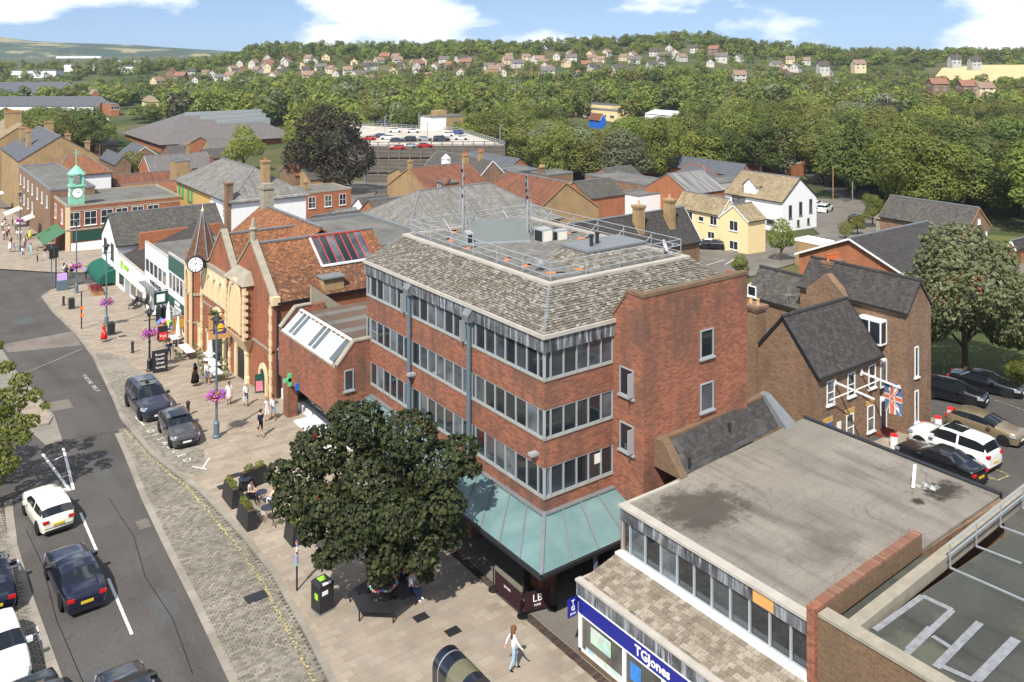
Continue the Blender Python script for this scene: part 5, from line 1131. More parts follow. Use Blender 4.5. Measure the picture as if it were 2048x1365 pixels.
sgn = MB().box(-.9,-.82,2.0,3.4,we-5.0,we-4.3).build('club_sign', X['bluep'], wing); lettering('Club', .34, X['wpaint'], (-.91,2.5,we-4.65), (0,-1,0), (0,0,1), sgn, .006)
MB().box(-1.6,-.1,.6,3.6,0,1.1).build('brick_planter', m_brick('red entrance brick', (.24,.05,.03), (.17,.035,.025), (.1,.06,.05), .3), wing)
bp('club_rear_wing', 'low slate roofed brown brick range behind the office tower', 'building', (1640,625,1690,1497), 6.6, 1.8, 'brick_brown', 'slate', 'y', mx=(6,22), over=.15, fascia=None, ridge='slate_dark', wins=(('W',.12,-1.5,.8,.8,1,1,UP),), chims=((.45,-.02,-1,3.6,1.5,.7,4,'brick_brown','pot'),))
hall4 = bp('brick_hall', 'wide red brick hall with shallow dark slate roof and white bargeboards', 'hall', (1818,552,1966,1598), 4.6, 2.7, 'brick_orange', 'slate_dark', 'x', over=.35, verge=.4, ridge='lead')
bp('barn', 'long barn with weathered tiled roof and white gable door by the trees', 'barn', (1936,458,1979,1760), 4.6, 2.6, 'brick_brown', m_plain('x1', (1,1,1)) and 'slate', 'y', over=.3, fascia='wood', wins=(('S',.5,-4.4,4.6,3.4,4,1,{'frame':'upvc','pane':'white'}),('S',.5,.3,.7,.7,1,1,{'frame':'upvc','pane':'white'}),('W',.75,-3,1.6,1.4,2,1,{'frame':'upvc','pane':'white'})))
wh = bp('white_house', 'white rendered house with steep tan tiled roof and small dormer', 'house', (1565,403,1633,1450), 5.2, 3.6, 'white', 'tile_brown', 'y', over=.25, fascia='iron', wins=(('S',.22,-3.2,.9,2.3,1,1,{'frame':'lead'}),('S',.52,-3.0,.9,2.4,1,1,{'frame':'lead'}),('S',.82,-2.8,.9,2.4,1,1,{'frame':'lead'}),('S',.45,-4.8,.7,1.1,1,1,{'frame':'lead'}),('S',.75,-4.8,.7,1.1,1,1,{'frame':'lead'}),('W',.75,-2.9,3.0,2.6,2,1,{'frame':'lead'}),('W',.2,-4.4,1.6,.9,1,1,{'frame':'lead'})))
hv = [c for c in wh.children if c.name.startswith('wall')][0].data.vertices; hW = max(v.co.y for v in hv); hL = max(v.co.x for v in hv); hz_ = max(v.co.z for v in hv) - 3.6
MB().box(.5,4,hW*.48,hW*.48+2.6,hz_+.3,hz_+1.9).hexa([(.5,hW*.48,hz_+1.9),(4,hW*.48,hz_+1.9),(4,hW*.48+2.6,hz_+1.9),(.5,hW*.48+2.6,hz_+1.9)],[(.5,hW*.48+1.25,hz_+3.1),(4,hW*.48+1.25,hz_+3.1),(4,hW*.48+1.35,hz_+3.1),(.5,hW*.48+1.35,hz_+3.1)]).build('dormer', X['white'], wh)
MB().slab([(.3,hW*.48-.3,hz_+1.75),(.3,hW*.48+1.3,hz_+3.2),(4.2,hW*.48+1.3,hz_+3.2),(4.2,hW*.48-.3,hz_+1.75)][::-1],.1).slab([(.3,hW*.48+2.9,hz_+1.75),(4.2,hW*.48+2.9,hz_+1.75),(4.2,hW*.48+1.3,hz_+3.2),(.3,hW*.48+1.3,hz_+3.2)],.1).build('dormer_roof', X['tile_brown'], wh)
bp('cream_house', 'cream rendered house with gable end facing the yard', 'house', (1496,442,1531,1440), 4.9, 1.9, 'cream', 'tile_brown', 'x', over=.2, wins=(('W',.5,-1.9,1.6,1.5,2,1,UP),('W',.5,-4.7,1.6,1.3,2,1,UP)))
bp('cream_range', 'cream rendered rear range with brown tiled roof and small windows', 'house', (1441,429,1475,1352), 4.9, 2.2, 'cream', 'tile_brown', 'y', over=.2, wins=(('W',.15,-1.9,1.4,1.4,2,1,UP),('W',.42,-1.7,1.1,.8,1,1,UP),('W',.7,-1.9,1.6,1.4,2,1,UP),('W',.2,-4.6,1.4,1.6,2,1,UP),('W',.7,-4.6,1.4,1.6,2,1,UP)))
M_ = Mat('corrugated sheet', .6, .4, .1); uv_, u_, v_ = M_.uv(); M_.col(M_.mix(M_.ramp(M_.noise(M_.scalev(uv_, (2.2,.1,1)), 1.0, 3), (.4, 0), (.62, 1)), (.13,.125,.12), (.30,.29,.28))); M_.bump(M_.math('SINE', M_.math('MULTIPLY', u_, 20.0)), .6, .04); X['corrug'] = M_.m
bp('workshop', 'orange brick workshop with ribbed metal roof', 'workshop', (1383,389,1450,1290), 4.6, 3.3, 'brick_orange', 'corrug', 'x', over=.1, fascia=None, wins=(('S',.3,-2.8,1.0,1.6,1,2,{'frame':'wood'}),('S',.6,-2.8,1.0,1.6,1,2,{'frame':'wood'}),('S',.85,-2.8,1.0,1.6,1,2,{'frame':'wood'})))
bp('white_flat_block', 'low white flat roofed building beside the blue parasol', 'building', (1276,394,1330,1238), 3.8, 0, 'white', 'felt_grey', 'x')
bp('red_roof_range', 'long clay tiled range with brown brick gable and flat dormers', 'building', (1062,431,1197,948), 6, 4.2, 'brick_yellow', 'tile_orange', 'y', over=.2, fascia='wood')
bp('yellow_gable_house', 'yellow brick gabled house with clay tiled roof left of the long range', 'house', (864,392,985,775), 6, 4.0, 'brick_yellow', 'tile_orange', 'x', over=.15, fascia='wood', chims=((.02,.5,3,5.3,.7,.7,1,'brick_yellow','pot'),(.95,.5,3,5.6,1.0,.9,3,'brick_yellow','pot')))
for k, (px, py, pr) in enumerate(((893,385,0),(965,393,1),(1005,403,1))):
    p = G(px, py, 6.6); m = thing('flat_dormer', ['small flat dormer by the curved flue on the red roof','left of two wide flat dormers on the red tiled range','right of two wide flat dormers on the red tiled range'][k], 'dormer', p)
    MB().box(0,2.6,0,3.2,0,1.5).build('cheek', X['brick_orange'], m); MB().box(-.3,2.8,-.2,3.4,1.5,1.7).build('flat_roof', X['green_dk' if False else 'felt_grey'], m); window(m, (0,1.6,.25), math.pi, 2.6, 1.1, 3, 1)
p = G(888, 390, 7.5); tag(MB().tube([(0,0,-2),(0,0,1.2),(.25,.1,1.9),(.9,.4,2.3)], [.42,.42,.5,.62], 12).build('curved_flue', m_plain('rusted steel', (.20,.11,.07), .8, .3, .3, .4, 3), loc=p, smooth=True), 'rusty curved flue pipe with cowl in front of the red roof', 'flue')
bp('grey_hip_roof', 'large lichened grey slate hipped roof behind the office block', 'building', (815,478,1120,697), 6.4, 4.0, 'brick_brown', 'slate_grey', 'x', hip=(6,6), over=.3)
bp('chimney_house', 'dark slate roofed brown brick house with two tall stone chimneys', 'house', (1150,524,1399,1090), 6.2, 3.2, 'brick_brown', 'slate_dark', 'x', mx=(30,9), over=.2, chims=((.56,.3,-1,4.4,.9,1.0,1,'brick_yellow','potbuff'),(.82,.3,-1,4.6,.9,1.0,1,'brick_yellow','potbuff')))
bp('brick_flats', 'orange brick flats with flat grey roof and white windows at the right', 'flats', (1534,322,1611,1463), 5.4, .9, 'brick_orange', 'slate_dark', 'x', hip=(4,4), over=.5, wins=(('S',.35,-1.8,3.2,1.4,3,1,UP),('S',.8,-1.8,2.6,1.4,2,1,UP),('S',.35,-4.6,4.2,1.6,4,1,UP),('W',.2,-1.8,2,1.4,2,1,UP),('W',.75,-1.8,6,1.5,5,1,UP)), chims=((.8,.7,0,2.6,.8,.8,1,'brick_orange'),))
bp('brick_villa', 'brick villa with white gable, pale hipped roof and tall red chimney', 'house', (1302,315,1349,1282), 5.5, 3.0, 'brick_orange', 'slate_grey', 'x', hip=(0,2.5), over=.3, wins=(('S',.25,-1.7,1.6,1.5,2,1,UP),('S',.75,-1.7,1.6,1.5,2,1,UP),('S',.25,-4.6,1.6,1.6,2,1,UP),('S',.75,-4.6,1.6,1.6,2,1,UP)), chims=((.75,.5,1.5,5.2,1.0,1.4,2,'brick_orange'),))
bp('blue_slate_range', 'long blue slate roof with vents in front of the brick flats', 'building', (1478,352,1506,1288), 4.0, 2.6, 'brick_orange', 'slate_blue', 'y', over=.2, fascia=None)
bp('blue_slate_hip', 'small blue slate hipped roof with red ridge tiles', 'building', (1412,356,1438,1350), 3.6, 2.4, 'brick_orange', 'slate_blue', 'y', hip=(3,3), over=.2, ridge='pot')
bp('grey_slate_range', 'grey slate roofed range with brick party wall beside the red gable', 'building', (1178,398,1250,1120), 4.6, 2.6, 'brick_orange', 'slate', 'x', over=.1, fascia=None)
bp('flat_workshop', 'flat grey felt roofed workshop with blue roof lights', 'building', (1292,372,1352,1170), 4.2, 0, 'brick_brown', 'felt_grey', 'x')
bp('flat_store', 'low flat grey roofed store between the workshop and the white house', 'building', (1440,368,1500,1392), 3.6, 0, 'concrete', 'felt_grey', 'x')
bp('mansard_block', 'grey mansard block with white dormer windows beyond the red roof', 'building', (1030,345,1078,985), 6.5, 0, 'slate_blue', 'felt_grey', 'x', wins=(('S',.3,-2.2,1.6,1.5,2,1,UP),('S',.75,-2.2,1.6,1.5,2,1,UP),('W',.3,-2.2,1.6,1.5,2,1,UP),('W',.7,-2.2,1.6,1.5,2,1,UP)))
bp('brick_box_house', 'square brown brick building with arched doorway near the trees', 'building', (1095,352,1146,1062), 6.0, 0, 'brick_brown', 'felt_grey', 'x', chims=((.1,.5,0,1.6,1.6,.6,5,'brick_brown','potbuff'),), wins=(('S',.72,-3.6,.9,1.6,1,1,UP),))
bp('slate_terrace', 'grey slate roofed terrace with white cupola behind the red roof', 'terrace', (960,352,1010,850), 6.5, 3.0, 'brick_brown', 'slate', 'y', over=.2, chims=((.5,.2,1.5,4.8,1.0,.8,3,'brick_yellow'),))
p = G(892, 325, 9.5); cu_ = thing('roof_cupola', 'white louvred cupola on the red tiled roof', 'cupola', p); MB().box(-.7,.7,-.7,.7,-2.0,.9).build('louvred_box', X['white'], cu_); MB().lathe([(1.15,.9),(.9,1.1),(.1,1.8)], 4, (0,0,0)).build('cap', X['white'], cu_)
# left group: shuttered house, clock corner and terrace
sh = bp('shuttered_house', 'white house with grey hipped slate roof and green shutters', 'house', (463,402,612,354), 8.0, 3.6, 'white', 'slate_grey', 'y', hip=(6.5,6.5), over=.45, mx=(15,30), wins=(('W',.12,-3.0,1.1,2.0,2,3,UP),('W',.12,-6.4,1.1,2.0,2,3,UP),('W',.72,-3.0,1.3,2.0,2,2,{'frame':'green_dk'}),('W',.9,-3.0,1.3,2.0,2,2,{'frame':'green_dk'})), chims=((.55,.12,.5,5.0,1.1,1.2,2,'brick_yellow'),(-.02,.02,-9,2.6,1.0,1.0,0,'brick_brown')))
shW = max(v.co.y for v in [c for c in sh.children if c.name.startswith('wall')][0].data.vertices); she = G(463,402,8.0).z - sh.location.z
MB().box(-.05,.3,shW*.35,shW,0,she-.05).build('ochre_front', X['ochre'], sh)
gs = m_plain('green shutter', (.03,.36,.13), .6, .3, 0, .1, 4)
for v in (.72,.9):
    for s_ in (-1,1): MB().box(-.16,-.05,v*shW+s_*1.05-.33,v*shW+s_*1.05+.33,she-3.05,she-.95).build('shutter', gs, sh)
bp('parapet_terrace', 'orange brick parapeted terrace with white sash windows below the copper beech', 'terrace', (578,392,702,545), 6.2, 0, 'brick_orange', 'felt_grey', 'x', ridge='stone_grey', wins=(('S',.36,-2.6,1.3,2.0,2,2,UP),('S',.62,-2.6,1.3,2.0,2,2,UP),('S',.86,-2.6,1.3,2.0,2,2,UP)), chims=((.4,.5,0,1.6,.6,.6,1,'brick_yellow','potbuff'),))
bp('slate_outhouse', 'streaked slate roofed outhouse with white walls behind the hall', 'outhouse', (640,470,735,612), 3.4, 2.3, 'white', 'slate', 'x', over=.1, fascia=None)
bp('orange_gable', 'orange brick gable with slate roof in the yard', 'building', (762,440,860,715), 4.4, 2.4, 'brick_orange', 'slate', 'x', over=.1, fascia=None)
co = bp('corner_bank', 'orange brick corner building with stone quoins and copper clock turret', 'corner building', (133,416,360,101), 6.6, 0, 'brick_hall', 'felt_grey', 'x', ridge='stone_grey', wins=[('S',u,-2.9,1.7,2.1,2,2,UP) for u in (.06,.20,.34,.47,.61,.75)] + [('W',u,-2.9,1.2,2.2,1,2,UP) for u in (.25,.65)])
coL = max(v.co.x for v in [c for c in co.children if c.name.startswith('wall')][0].data.vertices); coe = 6.6 + terr(co.location.x, co.location.y) - co.location.z
MB().box(-.12,coL,-.12,0,coe-3.55,coe-3.3).box(-.06,coL,-.05,0,coe-.7,coe-.5).build('stone_band', X['stone_grey'], co)
MB().box(-.08,.5,-.08,.5,0,coe).build('stone_quoin', X['stone'], co)
for k in range(5): MB().box(.8+k*4.4,4.8+k*4.4,-.06,0,coe-5.2,coe-3.7).build('fascia_panel', X['green_dk'], co)
MB().box(.6,9,-.05,0,.4,coe-5.4).build('shop_window_pane', X['white'], co)
MB().slab([(-.05,.3,coe-3.6),(-.05,8.5,coe-3.6),(-3.0,8.5,coe-5.2),(-3.0,.3,coe-5.2)], .06).build('green_awning', m_plain('awning green', (.07,.16,.09), .9, .1, 0, .1, 3), co)
# copper clock turret on that corner
ct = thing('clock_turret', 'verdigris copper clock turret with weather vane on the corner roof', 'clock turret', co.location + Vector((1.6,1.6,coe)))
hb = 2.9
MB().box(-.95,.95,-.95,.95,-.2,hb).build('base', X['verdigris'], ct); MB().box(-1.1,1.1,-1.1,1.1,hb,hb+.2).build('cornice', X['verdigris'], ct)
for x in (-.75,.75):
    for y in (-.75,.75): MB().box(x-.14,x+.14,y-.14,y+.14,hb+.2,hb+1.7).build('column', X['verdigris'], ct)
MB().box(-1.05,1.05,-1.05,1.05,hb+1.7,hb+1.9).build('upper_cornice', X['verdigris'], ct); MB().lathe([(1.3,hb+1.9),(1.0,hb+2.2),(.5,hb+2.75),(.12,hb+3.1)], 8).build('dome', X['verdigris'], ct)
MB().tube([(0,0,hb+3.0),(0,0,hb+5.6)], .07, 6).bar((-.5,0,hb+5.1),(.5,0,hb+5.1),.08).bar((0,-.5,hb+4.8),(0,.5,hb+4.8),.08).build('weather_vane', X['verdigris'], ct)
for n_ in ((0,-1,0),(-1,0,0)):
    n_ = Vector(n_); disc('dial', n_*.97+Vector((0,0,hb-.95)), .72, n_, .05, X['wpaint'], ct); disc('dial_rim', n_*.96+Vector((0,0,hb-.95)), .8, n_, .04, X['iron'], ct)
    s_ = Vector((0,0,1)).cross(n_); MB().bar(n_*1.01+Vector((0,0,hb-.95)), n_*1.01+Vector((0,0,hb-.4))-s_*.25, .07, .02).bar(n_*1.01+Vector((0,0,hb-.95)), n_*1.01+s_*.3+Vector((0,0,hb-.7)), .08, .02).build('clock_hand', X['bpaint'], ct)
bp('white_rear_block', 'white walled block with clay tiled hipped roof behind the clock turret', 'building', (112,352,222,40), 8.5, 2.6, 'white', 'tile_red', 'x', hip=(3,3), over=.3, mx=(26,16))
bp('brown_shop_terrace', 'brown brick shop terrace with white sash windows and cream awnings', 'terrace', (100,383,190,38), 8.2, 0, 'brick_brown', 'felt_grey', 'x', ridge='lead', mx=(16,40), wins=[('W',u,-3.0,1.0,1.9,1,2,UP) for u in (.08,.22,.36,.52,.66,.8,.93)] + [('W',u,-6.2,1.0,1.9,1,2,UP) for u in (.52,.66,.8,.93)])
for k, (px, py) in enumerate(((70,445),(45,428),(8,395))):
    p = G(px, py, 2.6); aw_ = MB().slab([(0,0,.9),(0,3.6,.9),(-2.6,3.6,0),(-2.6,0,0)], .05).build('canvas_awning', X['canvas'], loc=p); tag(aw_, ['near cream canvas awning over the cafe tables','middle cream canvas awning on the brown terrace','large cream awning at the far left edge'][k], 'awning')
bp('gabled_terrace', 'tall stock brick gable with slate roof and red chimney pots at the left', 'terrace', (38,322,199,-140), 10.5, 4.6, 'brick_yellow', 'slate_blue', 'y', mx=(22,30), over=.15, fascia=None, chims=((.62,.08,1,4.8,.9,1.2,2,'brick_yellow'),(.2,.35,1.5,5.2,.9,1.2,2,'brick_yellow'),(.2,.7,1.5,5.2,.9,1.2,2,'brick_yellow'),(.95,.3,-1,2.4,.9,1.2,1,'brick_yellow')))
bp('gabled_terrace', 'farther stock brick terrace gable with long row of chimney pots', 'terrace', (-20,290,110,-150), 12.5, 4.5, 'brick_yellow', 'tile_brown', 'y', mx=(24,30), over=.15, fascia=None, chims=((.42,.3,2.5,7.0,3.6,1.0,9,'brick_yellow'),(.95,.15,-1,4.5,2.0,1.0,0,'brick_yellow')))
bp('slate_gable_chapel', 'brown brick slate roofed gable with white verges behind the clock turret', 'building', (262,315,318,178), 5.2, 3.0, 'brick_brown', 'slate_blue', 'y', over=.25, fascia='upvc', mx=(30,16))
bp('rooflight_house', 'brown tiled long roof with two white roof lights', 'building', (300,345,425,275), 4.6, 3.2, 'brick_orange', m_tile('purple brown tiles', [(.075,.06,.052),(.10,.082,.07),(.13,.105,.09)], .3, .25, .4) and 'purple', 'x', over=.2) if False else None
X['purple'] = m_tile('purple brown tiles', [(.125,.112,.108),(.155,.14,.135),(.19,.172,.165)], .3, .25, .4, (.08,.075,.055), .3, .2)
rh = bp('rooflight_house', 'brown tiled long roof with two white roof lights', 'building', (300,343,425,278), 4.6, 3.4, 'brick_orange', 'purple', 'x', over=.2, chims=((1.0,.1,-1,2.6,.8,.8,1,'brick_brown'),(.7,.5,2,6.0,.9,.9,2,'brick_yellow')))
bp('tan_long_roof', 'long low tan tiled roof in front of the rooflight house', 'building', (228,372,392,215), 3.4, 2.0, 'brick_orange', 'tile_orange', 'x', mx=(30,9), over=.2, fascia=None)
bp('clay_long_roof', 'clay tiled low roof beside the clock turret building', 'building', (242,392,360,225), 4.0, 1.6, 'brick_orange', 'tile_red', 'x', mx=(26,8), over=.2, fascia=None)
# supermarket with hipped purple roof
sm = bp('supermarket', 'sprawling purple grey hipped supermarket roof with glazed ridge lights', 'supermarket', (325,288,590,232), 3.4, 9.0, 'brick_orange', 'purple', 'x', hip=(16,14), over=1.2, mx=(90,60), fascia='green_dk')
smL = max(v.co.x for v in [c for c in sm.children if c.name.startswith('wall')][0].data.vertices)
for k in range(3): MB().box(16+k*5,smL-4,27-k*5,28.6-k*5,10.6-k*1.5,13.4-k*1.5).build('glazed_ridge_light', X['alu'], sm)
bp('supermarket_gable', 'green edged porch gable of the supermarket', 'porch', (372,291,430,318), 4.2, 2.6, 'brick_orange', 'purple', 'y', mx=(10,8), over=.6, fascia='green_dk')
bp('supermarket_tower', 'yellow brick stair tower on the supermarket corner', 'tower', (352,325,380,340), 9.0, 0, 'brick_yellow', 'felt_grey', 'x', mx=(7,6), ridge='lead')
# multi storey car park
dkc, dkL, dkW = place(1075, 305, 11.5, 1150, 760)
dkp = thing('car_park_deck', 'multi storey car park with timber slatted sides and pale top deck', 'car park', (0,0,0))
A_, B_, Cc, D_ = PD(742,292,205), PD(1010,290,232), PD(1000,258,290), PD(700,255,275)
zd = -1.6
def atz(p, z): return Vector((p.x, p.y, z))
q = [WZ(735,293,zd), WZ(1010,291,zd), WZ(915,262,zd), WZ(690,250,zd)]
dkp.location = (q[0].x, q[0].y, -14)
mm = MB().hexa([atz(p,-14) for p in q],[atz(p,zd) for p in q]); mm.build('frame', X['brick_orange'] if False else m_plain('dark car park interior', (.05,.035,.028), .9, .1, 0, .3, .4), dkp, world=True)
MB().hexa([atz(p,zd) for p in q],[atz(p,zd+.06) for p in q]).build('deck', X['deckconc'], dkp, world=True)
slat = m_plain('weathered timber slats', (.22,.19,.155), .85, .2, 0, .35, .6)
for (a, b) in ((q[0],q[1]),(q[3],q[0])):
    n_ = (b-a).cross(Vector((0,0,1))).normalized()*.35
    for k in range(34):
        if k % 11 == 10: continue
        z = -13 + k*.38; MB().bar(atz(a+n_,z), atz(b+n_,z), .12, .2).build('slat', slat, dkp, world=True)
    for k in range(14):
        p = a.lerp(b, k/13); MB().bar(atz(p+n_*1.3,-14), atz(p+n_*1.3,zd+1.3), .22).build('slat_post', X['lead'], dkp, world=True)
rl2 = MB()
for (a, b) in ((q[1],q[2]),(q[2],q[3])):
    for z in (.5,1.1): MB().bar(atz(a,zd+z), atz(b,zd+z), .14, .12).build('guard_rail', X['galv'], dkp, world=True)
    for k in range(24): p = a.lerp(b, k/23); MB().bar(atz(p,zd), atz(p,zd+1.2), .16).build('rail_post', X['galv'], dkp, world=True)
sc_ = WZ(862,262,zd); st_ = thing('stair_core', 'cream and yellow stair core on the car park deck', 'stair core', sc_)
MB().box(0,13,0,7,0,4.6).build('white_wall', X['white'], st_); MB().box(6,13.05,-.05,6,0,4.3).build('yellow_wall', X['brick_yellow'], st_); MB().box(3,7,1.2,5,4.6,6.6).build('lift_head', X['brick_yellow'], st_); MB().box(-.3,13.3,-.3,7.3,4.6,4.85).build('roof_edge', X['felt_grey'], st_); MB().box(9,12,-.12,-.05,0,2.6).build('door', X['shopglass'], st_)
# industrial sheds at the left, school roofs in the valley
bp('warehouse', 'long blue grey roofed warehouse at the far left', 'warehouse', (-45,186,113,-46), 6.5, 6.0, 'white', 'slate_blue', 'x', ang=-TH, mx=(90,30), over=.3, fascia=None)
bp('warehouse', 'nearer low blue grey roofed warehouse at the far left', 'warehouse', (-45,212,187,-46), 5.0, 4.5, 'white', 'slate_blue', 'x', ang=-TH, mx=(110,20), over=.3, fascia=None)
bp('brick_office', 'red brick flat topped office beyond the supermarket trees', 'office building', (222,210,238,185), 6.0, 0, 'brick_orange', 'felt_grey', 'x', mx=(22,26), wins=(('S',.3,-2.5,2.5,1.6,2,1,UP),('S',.75,-2.5,2.5,1.6,2,1,UP)))
bp('brick_pub', 'brown roofed brick house behind the warehouse', 'house', (182,188,200,138), 6.5, 2.5, 'brick_orange', 'tile_brown', 'y', mx=(14,30), over=.4, wins=(('W',.3,-2.2,2,1.5,2,1,UP),('W',.7,-2.2,2,1.5,2,1,UP)))
bp('cream_cottage', 'cream cottage with brown hipped roof among the valley trees', 'house', (300,203,318,262), 5.0, 2.8, 'cream', 'tile_brown', 'y', hip=(4,4), mx=(12,18), over=.4, wins=(('W',.3,-2.2,1.6,1.4,2,1,UP),('W',.7,-2.2,1.6,1.4,2,1,UP)))
bp('school_block', 'low school block with grey roof and blue solar panels in the valley', 'school', (1235,224,1260,1150), 5.0, 0, 'cream', 'felt_grey', 'x', mx=(60,60), wins=[('W',u,-3.4,3,1.5,3,1,UP) for u in (.12,.3,.48,.66,.84)])
bp('school_block', 'longer rear school block with grey roof in the valley', 'school', (1225,212,1250,1132), 5.0, 0, 'cream', 'slate_blue', 'x', mx=(70,70))
bp('sports_hall', 'big pale white roofed hall among the valley trees', 'hall', (1352,232,1392,1290), 7.0, 1.5, 'white', 'white', 'y', mx=(36,50), over=.1, fascia=None)
bp('blue_hut', 'small blue walled hut with tan roof by the school', 'hut', (1200,240,1212,1178), 4.0, 2.5, 'bluep', 'tile_orange', 'y', mx=(8,16), over=.3)
# white outbuilding roof in the pub yard, garage
bp('white_roof_shed', 'stone shed with flat white roof in the yard', 'shed', (1642,492,1668,1590), 3.0, 0, 'brick_yellow', 'white', 'x', mx=(9,7), ridge='white')
bp('round_hut', 'small rendered hut with domed mossy roof by the barn', 'hut', (1772,436,1790,1752), 2.8, 1.0, 'stone_grey', 'tile_brown', 'x', hip=(1.5,1.5), mx=(4,4), over=.3)
bp('brick_shed', 'small red brick shed with flat roof at the right edge', 'shed', (2030,495,2075,2016), 2.4, .8, 'brick_orange', 'slate_dark', 'x', mx=(6,5), over=.2)
# yards and roads between the roofs
struct(sheet('car_park_surface', [(40.5,18),(70,18),(70,33),(62,40),(52,33.5),(44,31.5),(40.5,30.5)], -.03, X['asphalt']))
pth = struct(sheet('club_pavement', [tuple(G(*p).xy) for p in ((1700,905),(1760,880),(1850,835),(1875,838),(1800,905),(1780,930))], .07, X['paving']))
struct(sheet('yard_surface', [tuple(G(*p).xy) for p in ((1400,505),(1640,470),(1560,395),(1720,400),(1780,470),(1480,560),(1400,560))], .0, X['asphalt_pale']))
struct(sheet('back_lane', [tuple(G(*p).xy) for p in ((1598,338),(1655,335),(1745,372),(1735,392),(1690,405),(1640,375))], .02, X['asphalt']))
struct(sheet('barn_yard', [tuple(G(*p).xy) for p in ((1960,505),(2100,500),(2200,640),(2048,610),(1930,560))], .0, X['asphalt_pale']))
struct(sheet('grass_verge', [tuple(G(*p).xy) for p in ((1975,470),(2120,480),(2120,505),(1975,505))], .02, X['grass']))
struct(sheet('supermarket_car_park', [tuple(G(*p).xy) for p in ((130,262),(225,255),(215,235),(120,240))], .05, X['deckconc']))
for (px, py, px2, py2) in ((1400,535,1450,520),(1450,530,1480,512)):
    a, b = G(px,py), G(px2,py2); stripe((a.x,a.y),(b.x,b.y),.12,'line_w',.02)
for a, b in (((1900,935),(1995,960)),((1995,960),(2020,950)),((1935,930),(1990,957)),((1900,932),(1960,925)),((1960,925),(2015,948)),((1880,845),(1930,862)),((1990,800),(2048,820))):
    p, q2 = G(*a), G(*b); stripe((p.x,p.y),(q2.x,q2.y),.11,'line_y',-.02)

def pd2(px, d): k = (px-1024)/FPX; return ((k*C_+S_)*d, (-k*S_+C_)*d)
struct(sheet('town_ground', [pd2(480,95), pd2(-60,165), pd2(-60,262), pd2(500,262), pd2(1000,240), pd2(1460,232), pd2(1560,190), pd2(1480,110), pd2(1300,75)], -.06, X['asphalt_pale']))
for k, (px, he, rise, wl_, rf, ax, lab) in enumerate((((735,428,790,700),3.6,2.2,'white','slate','x','small slate roofed white outbuilding below the copper beech'),((700,452,742,640),3.0,1.6,'white','slate_grey','x','low white outbuilding with grey slate roof behind the hall'),((230,330,262,190),4.0,2.4,'brick_brown','slate_blue','y','blue slate shed roof behind the clock turret'),((412,318,470,395),4.0,2.6,'brick_orange','slate','x','slate roofed cottage under the sycamore'),((620,360,690,590),4.0,2.4,'brick_yellow','slate','x','slate roofed store in front of the car park slats'),((1230,360,1288,1180),4.0,2.2,'brick_orange','slate','x','slate roofed workshop left of the green sign'),((820,360,862,775),4.4,2.0,'brick_yellow','slate','x','slate roofed store beside the yellow gables'),((1018,338,1060,905),6.0,2.2,'brick_orange','slate_blue','y','blue slate roofed terrace before the car park deck'),((60,300,128,-40),9.5,4.0,'brick_yellow','slate','y','middle stock brick terrace with slate roof at the far left'),((1405,420,1440,1372),3.0,0,'white','felt_grey','x','flat white kitchen annex behind the cream house'),((345,312,378,322),4.4,2.4,'brick_brown','slate','x','slate roofed cottage right of the yellow stair tower'),((205,292,236,165),4.2,2.2,'brick_brown','slate_dark','x','dark slate roofed store left of the slate gable'),((470,368,520,440),3.6,2.2,'brick_orange','tile_red','x','clay tiled outbuilding behind the shuttered house'),((770,408,812,742),3.4,2.0,'brick_orange','slate','x','slate roofed lean to in front of the yellow gables'),((180,352,224,150),6.0,2.4,'brick_brown','slate','y','slate roofed back range beside the white walled block'),((590,352,640,560),4.6,2.4,'brick_brown','tile_orange','x','clay tiled cottage under the copper beech'),((1120,392,1160,1085),4.0,2.0,'brick_orange','tile_brown','x','brown tiled outbuilding beside the brown gable'),((905,362,945,868),4.6,2.4,'brick_yellow','slate','y','slate roofed range left of the white cupola'),((420,300,470,405),4.0,3.0,'brick_yellow','purple','x','grey roofed shop behind the sycamore'),((140,282,172,110),5.0,2.6,'brick_yellow','slate','y','slate roofed house by the supermarket cars'))):
    bp('town_building', lab, 'building', px, he, rise, wl_, rf, ax, over=.15, fascia=None, mx=(26,22))
